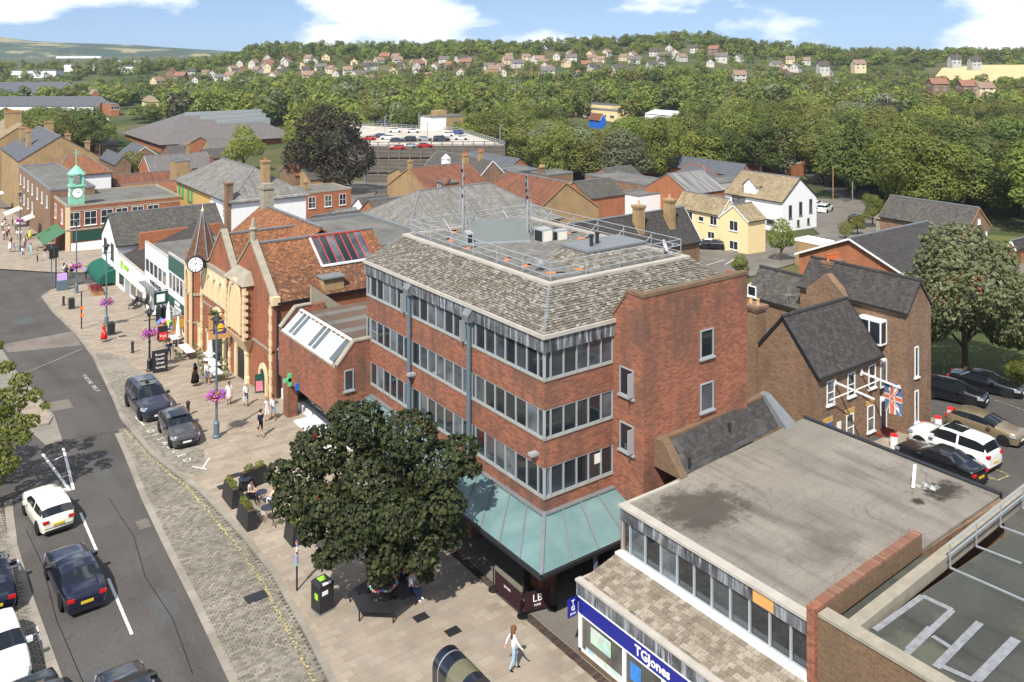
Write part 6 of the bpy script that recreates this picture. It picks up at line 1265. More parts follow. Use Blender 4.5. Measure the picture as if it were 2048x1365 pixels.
# ---------------------------------------------------------------- trees
import numpy as np
def crown(lobes, n, size, seed, flat=.25, jag=.75, sides=4):
    """leaf faces spread through the shells of overlapping lobes (cx,cy,cz,rx,ry,rz)"""
    rg = np.random.default_rng(seed); L_ = np.array(lobes, float); area = (L_[:,3]*L_[:,4]*L_[:,5])**(2/3); idx = rg.choice(len(L_), n*2, p=area/area.sum())
    u = rg.normal(size=(n*2,3)); u /= np.linalg.norm(u, axis=1)[:,None]
    rad = 1 - np.abs(rg.normal(0, .16, n*2)); clump = 1 + .16*np.sin(u[:,0]*7+idx)*np.sin(u[:,1]*8+idx*2)*np.sin(u[:,2]*7)
    P = L_[idx,:3] + u*L_[idx,3:]*(rad*clump)[:,None]
    keep = np.ones(n*2, bool)
    for k in range(len(L_)):
        q = ((P - L_[k,:3])/L_[k,3:]); ins = (q**2).sum(1) < .55; keep &= ~(ins & (idx != k))
    P, u = P[keep][:n], u[keep][:n]; m = len(P)
    nr = u + rg.normal(0, jag, (m,3)) + np.array([0,0,flat*2]); nr /= np.linalg.norm(nr, axis=1)[:,None]
    t = np.cross(nr, rg.normal(size=(m,3))); t /= np.linalg.norm(t, axis=1)[:,None]; b = np.cross(nr, t)
    s = size*rg.uniform(.6, 1.25, m)[:,None]
    if sides == 4: V = np.stack([P - t*s*.5, P + b*s*.38 - nr*s*.12, P + t*s*.55, P - b*s*.38 - nr*s*.12], 1)
    else:
        V = np.stack([P + (t*math.cos(a)*r_ + b*math.sin(a)*r_)*s - nr*s*.18*(r_ > .45) for a, r_ in ((0,.62),(1.0,.34),(1.9,.55),(3.14,.3),(-1.9,.55),(-1.0,.34))], 1)
    return V
def leaf_mesh(name, V, mat):
    k = V.shape[1]; me = bpy.data.meshes.new(name); me.from_pydata(V.reshape(-1,3).tolist(), [], [tuple(range(i*k, i*k+k)) for i in range(len(V))]); me.materials.append(mat); me.update(); return me
def trunk_mesh(h, r_, limbs, seed, top=.75):
    g_ = random.Random(seed); m = MB().tube([(0,0,-.3),(g_.uniform(-.1,.1)*r_,0,h*.25),(g_.uniform(-.4,.4),g_.uniform(-.4,.4),h*top)], [r_*1.25,r_*.9,r_*.35], 8)
    for k in range(limbs):
        a = 2*math.pi*k/limbs + g_.uniform(-.4,.4); z = h*g_.uniform(.25,.45); e = h*g_.uniform(.2,.34)
        m.tube([(0,0,z),(math.cos(a)*e*.5,math.sin(a)*e*.5,z+e*.6),(math.cos(a)*e,math.sin(a)*e,z+e*1.1)], [r_*.55,r_*.35,r_*.12], 6)
    return m.mesh('trunk', X['bark'])
def lobes_round(seed, h, r_, n=9, low=.22):
    g_ = random.Random(seed); out = [(0,0,h*.60,r_*.62,r_*.62,h*.33)]
    for k in range(n):
        a = 2*math.pi*k*.618*1.0 + g_.uniform(-.3,.3); t = g_.random(); z = h*(low+.12+(.80-low)*t); e = r_*(1-.45*max(0,t-.35))*g_.uniform(.45,.68); q = r_*g_.uniform(.36,.52)
        out.append((math.cos(a)*e, math.sin(a)*e, z, q, q, q*.85))
    return out
PROTO = []
for k in range(7):
    h = (13,12,14,11,13,15,12)[k]; r_ = (5,5.4,4.6,4.8,5.6,4.2,5.0)[k]
    V = crown(lobes_round(k+3, h, r_, 16), 4300, .46, k, .22, .28); PROTO.append((V, trunk_mesh(h, .32, 4, k)))
PROTO_T = []   # narrow upright
for k in range(2):
    lb = [(0,0,2+1.55*i,1.2+.9*math.sin(i/8*3.0),1.2+.9*math.sin(i/8*3.0),1.6) for i in range(9)]; PROTO_T.append((crown(lb, 1700, .55, 40+k, .2, .36), trunk_mesh(15,.3,2,9)))
CM = {}
def crown_of(k, mat, tall=False):
    key = (k, mat, tall)
    if key not in CM: CM[key] = leaf_mesh('crown', (PROTO_T if tall else PROTO)[k][0], X[mat])
    return CM[key]
def tree(label, group, p, sc, k, mat, tall=False, rz=None, name='broadleaf_tree', sz=None):
    t = thing(name, label, 'tree', p, rnd.uniform(0,6.28) if rz is None else rz, group); t.scale = (sc, sc, sz or sc)
    link('crown', crown_of(k, mat, tall), t); link('trunk', (PROTO_T if tall else PROTO)[k][1], t); return t
TM = {'leaf_mid': 'mid green', 'leaf_dark': 'dark green', 'leaf_lite': 'yellow green', 'leaf_grey': 'silvery', 'leaf_olive': 'olive green', 'leaf_copper': 'copper'}
def proj(p):
    d = p[0]*S_ + p[1]*C_; return 1024 + FPX*(p[0]*C_ - p[1]*S_)/d, YHZ + FPX*(CAMZ-p[2])/d, d
# footprints of everything already built
bpy.context.view_layer.update()
FOOT = []
for o in COL.objects:
    if o.parent is None and o.get('category') in ('house','building','terrace','hall','shop','office building','barn','workshop','supermarket','car park','warehouse','school','flats','hut','shed','club house','town hall','corner building','pub','outhouse','porch','tower'):
        ps = [c.matrix_world @ Vector(b) for c in o.children if c.data for b in c.bound_box]
        if ps: FOOT.append((min(p.x for p in ps)-3, max(p.x for p in ps)+3, min(p.y for p in ps)-3, max(p.y for p in ps)+3))
# what the photograph shows open: nothing tall may stand in front of it
CLEAR = [(1135,1240,194,236,425),(1290,1355,196,234,425),(1176,1212,226,258,400),(655,1015,228,385,300),(-40,250,148,216,480),(1455,1618,296,350,240),(1276,1356,268,345,230),(1590,1755,330,440,200),(118,235,232,272,300),(1870,2100,96,128,612),(1030,1340,128,158,540),(1850,1975,150,178,430),(1640,1700,125,140,545),(225,570,212,296,400),(1745,1985,385,520,160),(1430,1640,330,520,180),(-60,420,255,700,260),(560,1450,330,700,230),(1960,2100,470,660,150),(1025,1150,296,352,230),(262,322,165,205,520)]
def hidden_clear(p, h, r_):
    x, y1, d = proj(p); y0 = y1 - FPX*h/d; w_ = FPX*r_/d
    for a, b, c, e, dd in CLEAR:
        if d < dd and x+w_*.8 > a and x-w_*.8 < b and y1 > c and y0 < e: return True
    return False
def in_foot(x, y, m=0): return any(a-m < x < b+m and c-m < y < e+m for a, b, c, e in FOOT)
cand = []
rg = random.Random(21)
def try_add(px, d, h, r_, lst):
    k = (px-1024)/FPX; x, y = (k*C_+S_)*d, (-k*S_+C_)*d; z = terr(x, y)
    if in_foot(x, y) or hidden_clear((x,y,z), h, r_): return False
    for q in lst[-900:]:
        if (q[0]-x)**2 + (q[1]-y)**2 < (r_*1.15)**2*1.1: return False
    lst.append((x, y, z, h, r_, px, d)); return True
for _ in range(16000):
    d = math.sqrt(rg.uniform(118**2, 560**2)); px = rg.uniform(-60, 2110)
    if px < 1000 and d < 255: continue
    if px < 1640 and d < 200: continue
    if px < 1700 and d < 175: continue
    if px < 420 and d < 300 and rg.random() < .4: continue
    try_add(px, d, rg.uniform(12,19.5)*(1 if d < 430 else .66), rg.uniform(6.0,10.2)*(1 if d < 430 else .75), cand)
cand.sort(key=lambda c: c[6])
def pick_mat(px, d, g_):
    w_ = {'leaf_mid': 4, 'leaf_dark': 3.2, 'leaf_olive': 2.6, 'leaf_lite': 1.1, 'leaf_grey': .7, 'leaf_copper': .12}
    if 380 < px < 1050 and d < 420: w_['leaf_lite'] = 2.4; w_['leaf_grey'] = 1.4
    if px > 1550 and d > 320: w_['leaf_olive'] = 5
    ks = list(w_); return g_.choices(ks, [w_[k] for k in ks])[0]
rest = []; nind = 0
for c in cand:
    x, y, z, h, r_, px, d = c; mt = pick_mat(px, d, rg)
    side = ['left of the warehouse','behind the warehouse','behind the supermarket porch','behind the supermarket roof','left of the copper beech','behind the copper beech','behind the stair core','right of the car park deck','left of the school','in front of the school','behind the sports hall','left of the brick flats','above the brick flats','above the white house','over the back lane','left of the barn','behind the barn','right of the barn','at the right edge'][max(0, min(18, int((px+60)/2170*19)))]
    side = ['in the front row ','in the second row ','in the third row ','in the back rows '][0 if d < 215 else 1 if d < 275 else 2 if d < 335 else 3] + side
    if nind < 268:
        tall = rg.random() < .06
        k = rg.randrange(2 if tall else 7); hp = 15 if tall else (13,12,14,11,13,15,12)[k]
        tree('%s%s tree %s' % (('low ' if h < 11.5 else 'big ' if h > 14.5 else 'middling ') + TM[mt], ' narrow' if tall else '', side), 'valley trees', (x,y,z-.2), (h/hp*1.05 if tall else r_/5.0), k, mt, tall, sz=h/hp*1.05); nind += 1
    else: rest.append((x, y, z, h, r_, mt))
# farther wood and hillside trees read as one mass: one object per foliage kind
hillc = []
for _ in range(9000):
    d = math.sqrt(rg.uniform(550**2, 900**2)); px = rg.uniform(-60, 2110); k = (px-1024)/FPX; x, y = (k*C_+S_)*d, (-k*S_+C_)*d
    houseband = 600 < d < 735 and 430 < px < 1720
    if houseband and rg.random() < .55: continue
    if 1860 < px and 610 < d < 760: continue
    if px < 430 and rg.random() < .45: continue
    hillc.append((x, y, terr(x,y)-2.6, rg.uniform(8,14)*(1 if d > 742 else .62), rg.uniform(4,7)*(1 if d > 742 else .75), rg.choices(['leaf_mid','leaf_dark','leaf_olive','leaf_lite'], [4,5,3,.6])[0]))
    if len(hillc) > 1500: break
simple = [crown(lobes_round(70+k, 12, 5, 9), 340, 1.3, 70+k, .22, .24) for k in range(5)]
bins = {}
for (x, y, z, h, r_, mt) in rest + hillc:
    V = simple[rg.randrange(5)]; a = rg.uniform(0,6.28); ca, sa = math.cos(a), math.sin(a); s = np.array([r_/5, r_/5, h/12])
    Q = V*s; Q = np.stack([Q[...,0]*ca - Q[...,1]*sa + x, Q[...,0]*sa + Q[...,1]*ca + y, Q[...,2] + z - .5], -1); bins.setdefault(mt, []).append(Q)
for mt, qs in bins.items():
    V = np.concatenate(qs); n = len(V); me = bpy.data.meshes.new('woodland'); me.vertices.add(n*4); me.loops.add(n*4); me.polygons.add(n)
    me.vertices.foreach_set('co', V.reshape(-1)); me.loops.foreach_set('vertex_index', np.arange(n*4)); me.polygons.foreach_set('loop_start', np.arange(n)*4); me.update(calc_edges=True); me.materials.append(X[mt])
    o = link('woodland', me); stuff(o); tag(o, 'distant mass of %s trees on the hillside' % TM[mt], 'woodland')
# hedges and shrubs in the nearer gardens
# ---------------------------------------------------------------- hillside houses
X['mutedwhite'] = m_plain('weathered pale render', (.52,.49,.43), .9, .1, 0, .15, .3)
def proto_house(kind):
    wall, roof = [('mutedwhite','tile_hill'),('stone','tile_hill'),('mutedwhite','purple'),('mutedwhite','slate'),('brick_brown','tile_hill2')][kind]
    t = thing('hillside_house', '', 'house', (0,-500-kind*40,0)); L_, W_ = (9,10,12,8,11)[kind], 7.5; e, r_ = 5.2, 8.4
    m = MB(); m.v = [(0,0,-3),(L_,0,-3),(L_,W_,-3),(0,W_,-3),(0,0,e),(L_,0,e),(L_,W_,e),(0,W_,e),(0,W_/2,r_),(L_,W_/2,r_)]; m.f = [(0,1,5,4),(2,3,7,6),(3,0,4,8,7),(1,2,6,9,5)]; m.m = [0]*4; m.build('wall', X[wall], t)
    MB().slab([(-.4,-.5,e-.4),(L_+.4,-.5,e-.4),(L_+.4,W_/2,r_+.1),(-.4,W_/2,r_+.1)],.2).slab([(L_+.4,W_+.5,e-.4),(-.4,W_+.5,e-.4),(-.4,W_/2,r_+.1),(L_+.4,W_/2,r_+.1)],.2).build('roof', X[roof], t)
    MB().box(L_*.75,L_*.75+.8,W_/2-.5,W_/2+.5,r_-1,r_+1.3).build('chimney', X['brick_orange'], t)
    for u in (.25,.75):
        for z in (.9,3.4): window(t, (u*L_,0,z), -math.pi/2, 1.8, 1.3, 2, 1)
    for u in (.3,.7): window(t, (0,u*W_,3.4), math.pi, 1.2, 1.2, 1, 1)
    return t
X['tile_hill'] = m_tile('weathered hillside tiles', [(.19,.125,.09),(.25,.17,.125),(.30,.215,.16)], .4, .4, .3); X['tile_hill2'] = m_tile('reddish hillside tiles', [(.20,.095,.06),(.26,.13,.085),(.29,.16,.11)], .4, .4, .3)
HP = [proto_house(k) for k in range(5)]; hn = ['white walled house with brown roof','buff walled house with brown roof','white house with dark tiled roof','white walled house with slate roof','brick house with red roof']
placed = []; used_h = [0]*5
def put_house(px, d, k, where):
    q = (px-1024)/FPX; x, y = (q*C_+S_)*d, (-q*S_+C_)*d
    if any((x-a)**2+(y-b)**2 < 12.5**2 for a, b in placed): return
    placed.append((x, y)); rz = -TH + rg.uniform(-.8,1.9) ; lab = '%s %s, %s' % (hn[k], where, ['far left','left of the poplars','over the supermarket','over the copper beech','over the car park deck','over the stair core','left of the school','over the school','over the sports hall','over the brick flats','over the barn'][max(0, min(10, int((px-300)/132)))]); loc = Vector((x, y, terr(x,y)))
    if used_h[k] == 0: h = HP[k]; h.location = loc; h.rotation_euler.z = rz; h['label'] = lab; h['group'] = 'hillside houses'; used_h[k] = 1; h.scale = (.8,)*3
    else: clone(HP[k], loc, rz, lab, 'hillside houses', rg.uniform(.66,.86))
for band, (pa, pb_, da, db, n) in enumerate(((450,1260,650,742,90),(480,1250,585,650,50),(1030,1340,520,590,28),(1250,1720,630,735,34),(300,460,640,740,14),(1500,1700,560,640,8))):
    where = ['below the ridge wood','in the lower rows','above the school','on the right of the slope','at the left of the slope','above the right hand trees'][band]
    for _ in range(n): put_house(rg.uniform(pa, pb_), rg.uniform(da, db), rg.choices(range(5), [5,2,2,3,2])[0], where)
for k, (px, py, kk, d) in enumerate(((1865,168,4,440),(1925,172,4,430),(1960,176,1,428),(1905,118,3,590),(1945,122,3,585),(1640,132,3,560),(1470,150,0,520),(1710,128,1,590))):
    q = (px-1024)/FPX; x, y = (q*C_+S_)*d, (-q*S_+C_)*d; zz = CAMZ + (YHZ-py)/FPX*d
    clone(HP[kk], (x, y, zz-4), -TH+.1, ['red roofed brick house with chimney above the right hand trees','long red roofed brick house above the right hand trees','small brick house at the end of the red roofed row','slate roofed house below the wheat field','right of two slate roofed houses below the wheat field','white house with pale roof on the right slope','white walled house among olive trees','brick house under the right hand skyline'][k], 'houses among the right hand trees', .8)
for k, (px, py, w_, d) in enumerate(((112,108,46,680),(160,112,40,660),(128,128,60,600),(60,140,50,560),(232,120,50,650),(225,132,40,600),(20,140,40,540))):
    p = G(px, py, 7.0); d = p.x*S_+p.y*C_; t = thing('white_works', 'long white factory building %s' % ('on the left horizon','second on the left horizon','nearer the left horizon trees','half hidden among left hand trees','right of the left horizon group','low among the left hand trees','at the left edge among trees')[k], 'factory', (p.x, p.y, terr(p.x,p.y)), -TH)
    zt = 6.5; MB().box(0,w_*.5*d/850,0,14,-4,zt).build('wall', X['white'], t); MB().box(-.5,w_*.5*d/850+.5,-.5,14.5,zt,zt+.6).build('roof', X['felt_grey'], t)
# wheat field on the skyline, far ridge
struct(sheet('wheat_field', [(lambda k, d: (((k-1024)/FPX*C_+S_)*d, (-(k-1024)/FPX*S_+C_)*d))(px, d) for px, d in ((1868,650),(1960,612),(2150,605),(2150,760),(1960,755),(1885,730))], .4, X['wheat']))
fr = MB(); prof = [(-300,70),(0,74),(30,78),(60,82),(130,86),(200,88),(280,91),(330,95),(480,104),(620,112)]
for px, py in prof:
    a, b, c = PD(px, 150, 2900), PD(px, (py+112)/2, 3150), PD(px, py, 3500); fr.v += [tuple(a), tuple(b), tuple(c), tuple(PD(px, 150, 4200))]
for k in range(len(prof)-1):
    for j in range(3): a = k*4+j; fr.f.append((a, a+4, a+5, a+1)); fr.m.append(0)
M_ = Mat('far woods and fields', .95, .1); pz = M_.scalev(M_.pos(), (1,1,4)); M_.col(M_.ramp(M_.noise(pz, .006, 5, .6), (.42, (.035,.055,.025)), (.53, (.06,.08,.03)), (.6, (.30,.26,.12)))); struct(fr.build('far_ridge', M_.m, smooth=True))
# ---------------------------------------------------------------- trees that stand alone
def solo(name, label, base, lobes, n, size, mat, trunk, seed, sides=4, flat=.25):
    t = thing(name, label, 'tree', base); link('crown', leaf_mesh('crown', crown(lobes, n, size, seed, flat, sides=sides), X[mat]), t); link('trunk', trunk, t); return t
# street maple ringed by the bench
mb_ = Vector((18.7,35.6,.1))
def ml(px, py, dd, r_, rz_=None):
    """lobe of the maple seen at this photo point, dd metres nearer (-) or farther than its trunk"""
    d0 = mb_.x*S_ + mb_.y*C_; p = PD(px, py, d0+dd) - mb_; return (p.x, p.y, p.z, r_, r_, rz_ or r_*.8)
mlobes = [ml(750,955,.4,1.9,1.5), ml(640,900,.6,1.35), ml(720,850,.8,1.3), ml(820,870,.3,1.35), ml(880,930,0,1.25), ml(600,960,.2,1.15), ml(585,1000,-.4,.95), ml(650,1010,-1.2,1.2), ml(720,1040,-1.6,1.3), ml(800,1030,-1.5,1.3), ml(880,1010,-.9,1.2), ml(900,1060,-.6,.8), ml(690,1080,-1.7,.95), ml(770,1110,-1.6,.95), ml(840,1110,-1.3,.85), ml(620,1060,-1.2,.7), ml(920,900,.4,.85), ml(760,1145,-1.2,.6), ml(650,1115,-1.4,.55), ml(850,1150,-.6,.4), ml(690,830,1.2,.8), ml(560,945,.3,.65), ml(940,935,.1,.55), ml(860,1085,-1.5,.6)]
def maple_trunk():
    m = MB().tube([(0,0,-.2),(.02,.02,1.2),(-.05,.1,2.4),(.1,.1,4.6)], [.24,.19,.17,.07], 10)
    for k, lb in enumerate(mlobes[1:18]):
        c = Vector(lb[:3]); a = Vector((0,.05,1.7+.12*k)); m.tube([a, a.lerp(c,.5)+Vector((0,0,.25)), c], [.085,.05,.015], 6)
    return m.mesh('trunk', X['bark'])
solo('street_maple', 'dark leaved street maple ringed by a bench outside the office block', mb_, mlobes, 13500, .25, 'leaf_maple', maple_trunk(), 5, 6, .35)
# copper beech, yellow green sycamore, yard tree, car park tree, left hand street tree
cb_ = G(660, 385); solo('copper_beech', 'huge dark copper beech beside the car park', cb_, [tuple(v*1.13 for v in q_) for q_ in [(0,0,11,7.5,7.5,6)] + [(math.cos(a)*6.2, math.sin(a)*6.2, 8+3.0*math.sin(a*2.3), 4.4,4.4,4.2) for a in (0,.9,1.8,2.7,3.6,4.5,5.4)] + [(0,1,16,5,5,3.4),(3,-2,15,3.6,3.6,3),(-3,2,14.6,4,4,3.2)]], 9800, .68, 'leaf_copper', trunk_mesh(16,.6,6,3), 11)
yb = G(487, 345); solo('sycamore', 'yellow green sycamore left of the copper beech', yb, [(0,0,9,4.6,4.6,4.5)] + [(math.cos(a)*4, math.sin(a)*4, 7.4+2.4*math.sin(a*1.7), 3,3,2.8) for a in (0,1,2,3,4,5)] + [(0,0,13,3,3,2)], 3800, .55, 'leaf_lite', trunk_mesh(12,.4,5,4), 12)
yb = G(265, 350); solo('garden_tree', 'rounded yellow green tree behind the clock turret building', yb, [(0,0,4.5,4.2,4.2,3)] + [(math.cos(a)*3, math.sin(a)*3, 4.2, 2.2,2.2,2.0) for a in (0,1.2,2.4,3.6,4.8)], 2200, .5, 'leaf_lite', trunk_mesh(6,.25,4,5), 13)
yb = G(1562, 522); solo('yard_tree', 'young green tree in the yard by the cream house', yb, [(0,0,3.6,1.7,1.7,1.7),(.6,.4,4.8,1.2,1.2,1.1),(-.9,.3,2.9,1.1,1.1,1),(.9,-.7,3.0,1.1,1.1,1),(-.3,-.9,4.3,1,1,.9),(.2,.9,2.4,1,1,.9)], 1500, .3, 'leaf_mid', trunk_mesh(4.4,.12,4,6), 14)
yb = G(1930, 752); solo('car_park_tree', 'large olive leaved tree beside the club car park', yb, [tuple(v*1.22 for v in q_) for q_ in [(0,0,6.0,3.4,3.4,3.0)] + [(math.cos(a)*2.9, math.sin(a)*2.9, 5.2+1.5*math.sin(a*1.9+.6), 2.2,2.2,1.8) for a in (0,.8,1.6,2.4,3.2,4.0,4.8,5.6)] + [(0,.4,8.4,2.3,2.3,1.6),(1.6,-.8,7.6,1.8,1.8,1.4),(-1.8,.6,7.6,1.7,1.7,1.4),(3.4,-1.6,5.0,2.0,2.0,1.7)]], 13500, .38, 'leaf_olive2', trunk_mesh(8,.26,6,7), 15)
lt = Vector((3.3,54.6,terr(3.3,54.6)))
def ll(px, py, d, r_): p = PD(px, py, d) - lt; return (p.x, p.y, p.z, r_, r_, r_*.7)
solo('street_tree', 'bright green street tree reaching in from the left edge over the road', lt, [ll(20,800,49,1.05), ll(-25,820,49,1.3), ll(42,760,49,.6), ll(12,735,50,.5), ll(72,790,48.5,.5), ll(30,850,48.5,.85), ll(-10,900,48,.95), ll(45,875,48,.5), ll(-40,740,50,1.0), ll(-5,690,50,.4), ll(92,812,48.5,.3), ll(-70,860,49,1.4), ll(15,930,47.5,.65), ll(-25,960,47.5,.8), ll(62,842,48.5,.5), ll(-110,800,50,1.5), ll(-100,900,49,1.4)], 6200, .23, 'leaf_mid', trunk_mesh(6.5,.2,5,8), 16)
for k, (px, py, mt, s) in enumerate(((1905,395,'leaf_olive',.8),(1800,380,'leaf_olive',.75),(1990,400,'leaf_lite',.9),(2045,330,'leaf_grey',1.2),(1870,330,'leaf_dark',1.0),(1690,350,'leaf_lite',.9),(1745,345,'leaf_olive',.9),(2040,430,'leaf_mid',.9),(1500,300,'leaf_grey',.9),(1560,300,'leaf_grey',.8),(1200,330,'leaf_lite',.75),(1130,335,'leaf_mid',.95),(1090,325,'leaf_lite',.9),(1240,345,'leaf_dark',1.1),(1390,330,'leaf_mid',.9),(1715,470,'leaf_lite',.28),(1745,455,'leaf_mid',.42),(1480,555,'leaf_mid',.25),(1690,478,'leaf_lite',.22),(150,300,'leaf_lite',.7),(60,320,'leaf_mid',.7),(215,305,'leaf_mid',.8),(90,270,'leaf_mid',1.1),(1420,335,'leaf_mid',.6),(2045,780,'leaf_mid',.2),(2035,770,'leaf_lite',.16))):
    p = G(px, py); tree('%s %s %s' % (TM[mt], 'shrub' if s < .5 else 'tree', ['in front of the dark wood left of the barn','behind the long barn roof','at the end of the barn','tall at the right edge','dark against the olive wood','over the back lane bend','right of the back lane','behind the brick shed','left of the brick flats roof','over the brick flats roof','bright beside the green sign','left of the brick villa','behind the mansard block','beside the white villa gable','right of the brick villa','small by the yard parking','dark by the round hut','clipped behind the office parapet','round by the white roofed shed','by the supermarket cars','left of the supermarket cars','beside the slate gable','tall by the warehouse','behind the slate hips','by the car park kerb','low by the club car park'][k]), None, p, s, k % 7, mt, name='shrub' if s < .5 else 'broadleaf_tree')

hz_ = MB().box(-4200,4600,-400,5200,-40,75).build('haze', [])
stuff(hz_); tag(hz_, 'thin summer haze over the valley', 'haze')
hm_ = bpy.data.materials.new('thin haze'); hm_.use_nodes = True; hm_.node_tree.nodes.clear(); pv = hm_.node_tree.nodes.new('ShaderNodeVolumePrincipled'); ho = hm_.node_tree.nodes.new('ShaderNodeOutputMaterial'); pv.inputs['Density'].default_value = .00010; pv.inputs['Color'].default_value = (.72,.84,1,1); pv.inputs['Anisotropy'].default_value = .2
hm_.node_tree.links.new(pv.outputs[0], ho.inputs['Volume']); hz_.data.materials.append(hm_)
# ---------------------------------------------------------------- cars
def m_paint(name, c, met=.3):
    M = Mat(name, .28, .5, met); M.col(c); M.b.inputs['Coat Weight'].default_value = .9; M.b.inputs['Coat Roughness'].default_value = .04; return M.m
PAINT = {k: m_paint(k + ' car paint', c, m) for k, c, m in (('slate',(.045,.05,.075),.5),('grey',(.11,.105,.105),.6),('white',(.78,.78,.77),0),('cream',(.74,.71,.60),0),('black',(.008,.009,.012),.2),('navy',(.006,.009,.03),.3),('gold',(.36,.28,.17),.6),('red',(.42,.015,.012),.1),('silver',(.42,.44,.46),.7),('blue',(.03,.08,.25),.3))}
TYRE = m_plain('tyre rubber', (.015,.015,.016), .85, .2, 0, 0); RIM = m_plain('alloy wheel', (.45,.46,.47), .35, .6, .8, 0); RIMB = m_plain('black alloy wheel', (.02,.02,.022), .4, .5, .3, 0)
LAMP = m_plain('lamp glass', (.30,.32,.35), .12, .8, .2, 0); TAIL = m_plain('red tail lamp', (.55,.01,.012), .2, .6, 0, 0); PLATE_Y = m_plain('yellow plate', (.62,.45,.03), .5, .3, 0, 0); PLATE_W = m_plain('white plate', (.75,.75,.73), .5, .3, 0, 0); TRIM = m_plain('black trim', (.015,.015,.016), .6, .3, 0, 0)
KINDS = {
 'hatch': dict(L=4.3, W=1.8, H=1.47, top=[(0,.42),(.02,.56),(.06,.66),(.22,.72),(.29,.78),(.46,.97),(.58,1.0),(.78,.975),(.86,.92),(.955,.66),(.985,.60),(1,.36)], belt=[(0,.50),(.05,.58),(.29,.66),(.9,.72),(1,.6)], ws=(.29,.46), rw=(.86,.955), cab=(.31,.90), wh=(.185,.80), r=.325),
 'mini':  dict(L=3.95, W=1.76, H=1.42, top=[(0,.44),(.02,.58),(.06,.70),(.23,.75),(.29,.79),(.41,.97),(.55,1.0),(.82,.985),(.90,.94),(.955,.70),(.985,.62),(1,.34)], belt=[(0,.52),(.05,.62),(.29,.68),(.9,.72),(1,.6)], ws=(.29,.41), rw=(.90,.955), cab=(.30,.93), wh=(.19,.82), r=.31),
 'saloon':dict(L=4.75, W=1.84, H=1.42, top=[(0,.40),(.02,.54),(.06,.64),(.25,.70),(.31,.74),(.45,.97),(.56,1.0),(.68,.97),(.82,.76),(.86,.74),(.965,.70),(.99,.62),(1,.36)], belt=[(0,.48),(.05,.56),(.3,.65),(.82,.71),(1,.64)], ws=(.31,.45), rw=(.69,.82), cab=(.33,.78), wh=(.185,.79), r=.33),
 'suv':   dict(L=4.85, W=1.98, H=1.80, top=[(0,.40),(.015,.56),(.05,.64),(.22,.67),(.28,.70),(.40,.96),(.52,1.0),(.85,.985),(.93,.93),(.975,.68),(.99,.6),(1,.34)], belt=[(0,.50),(.04,.57),(.28,.63),(.95,.68),(1,.58)], ws=(.28,.40), rw=(.93,.975), cab=(.30,.95), wh=(.18,.80), r=.39)}
def lerpc(pts, t):
    for (a, b), (c, d) in zip(pts, pts[1:]):
        if t <= c: f = (t-a)/(c-a) if c > a else 0; return b + (d-b)*f
    return pts[-1][1]
_carm = {}
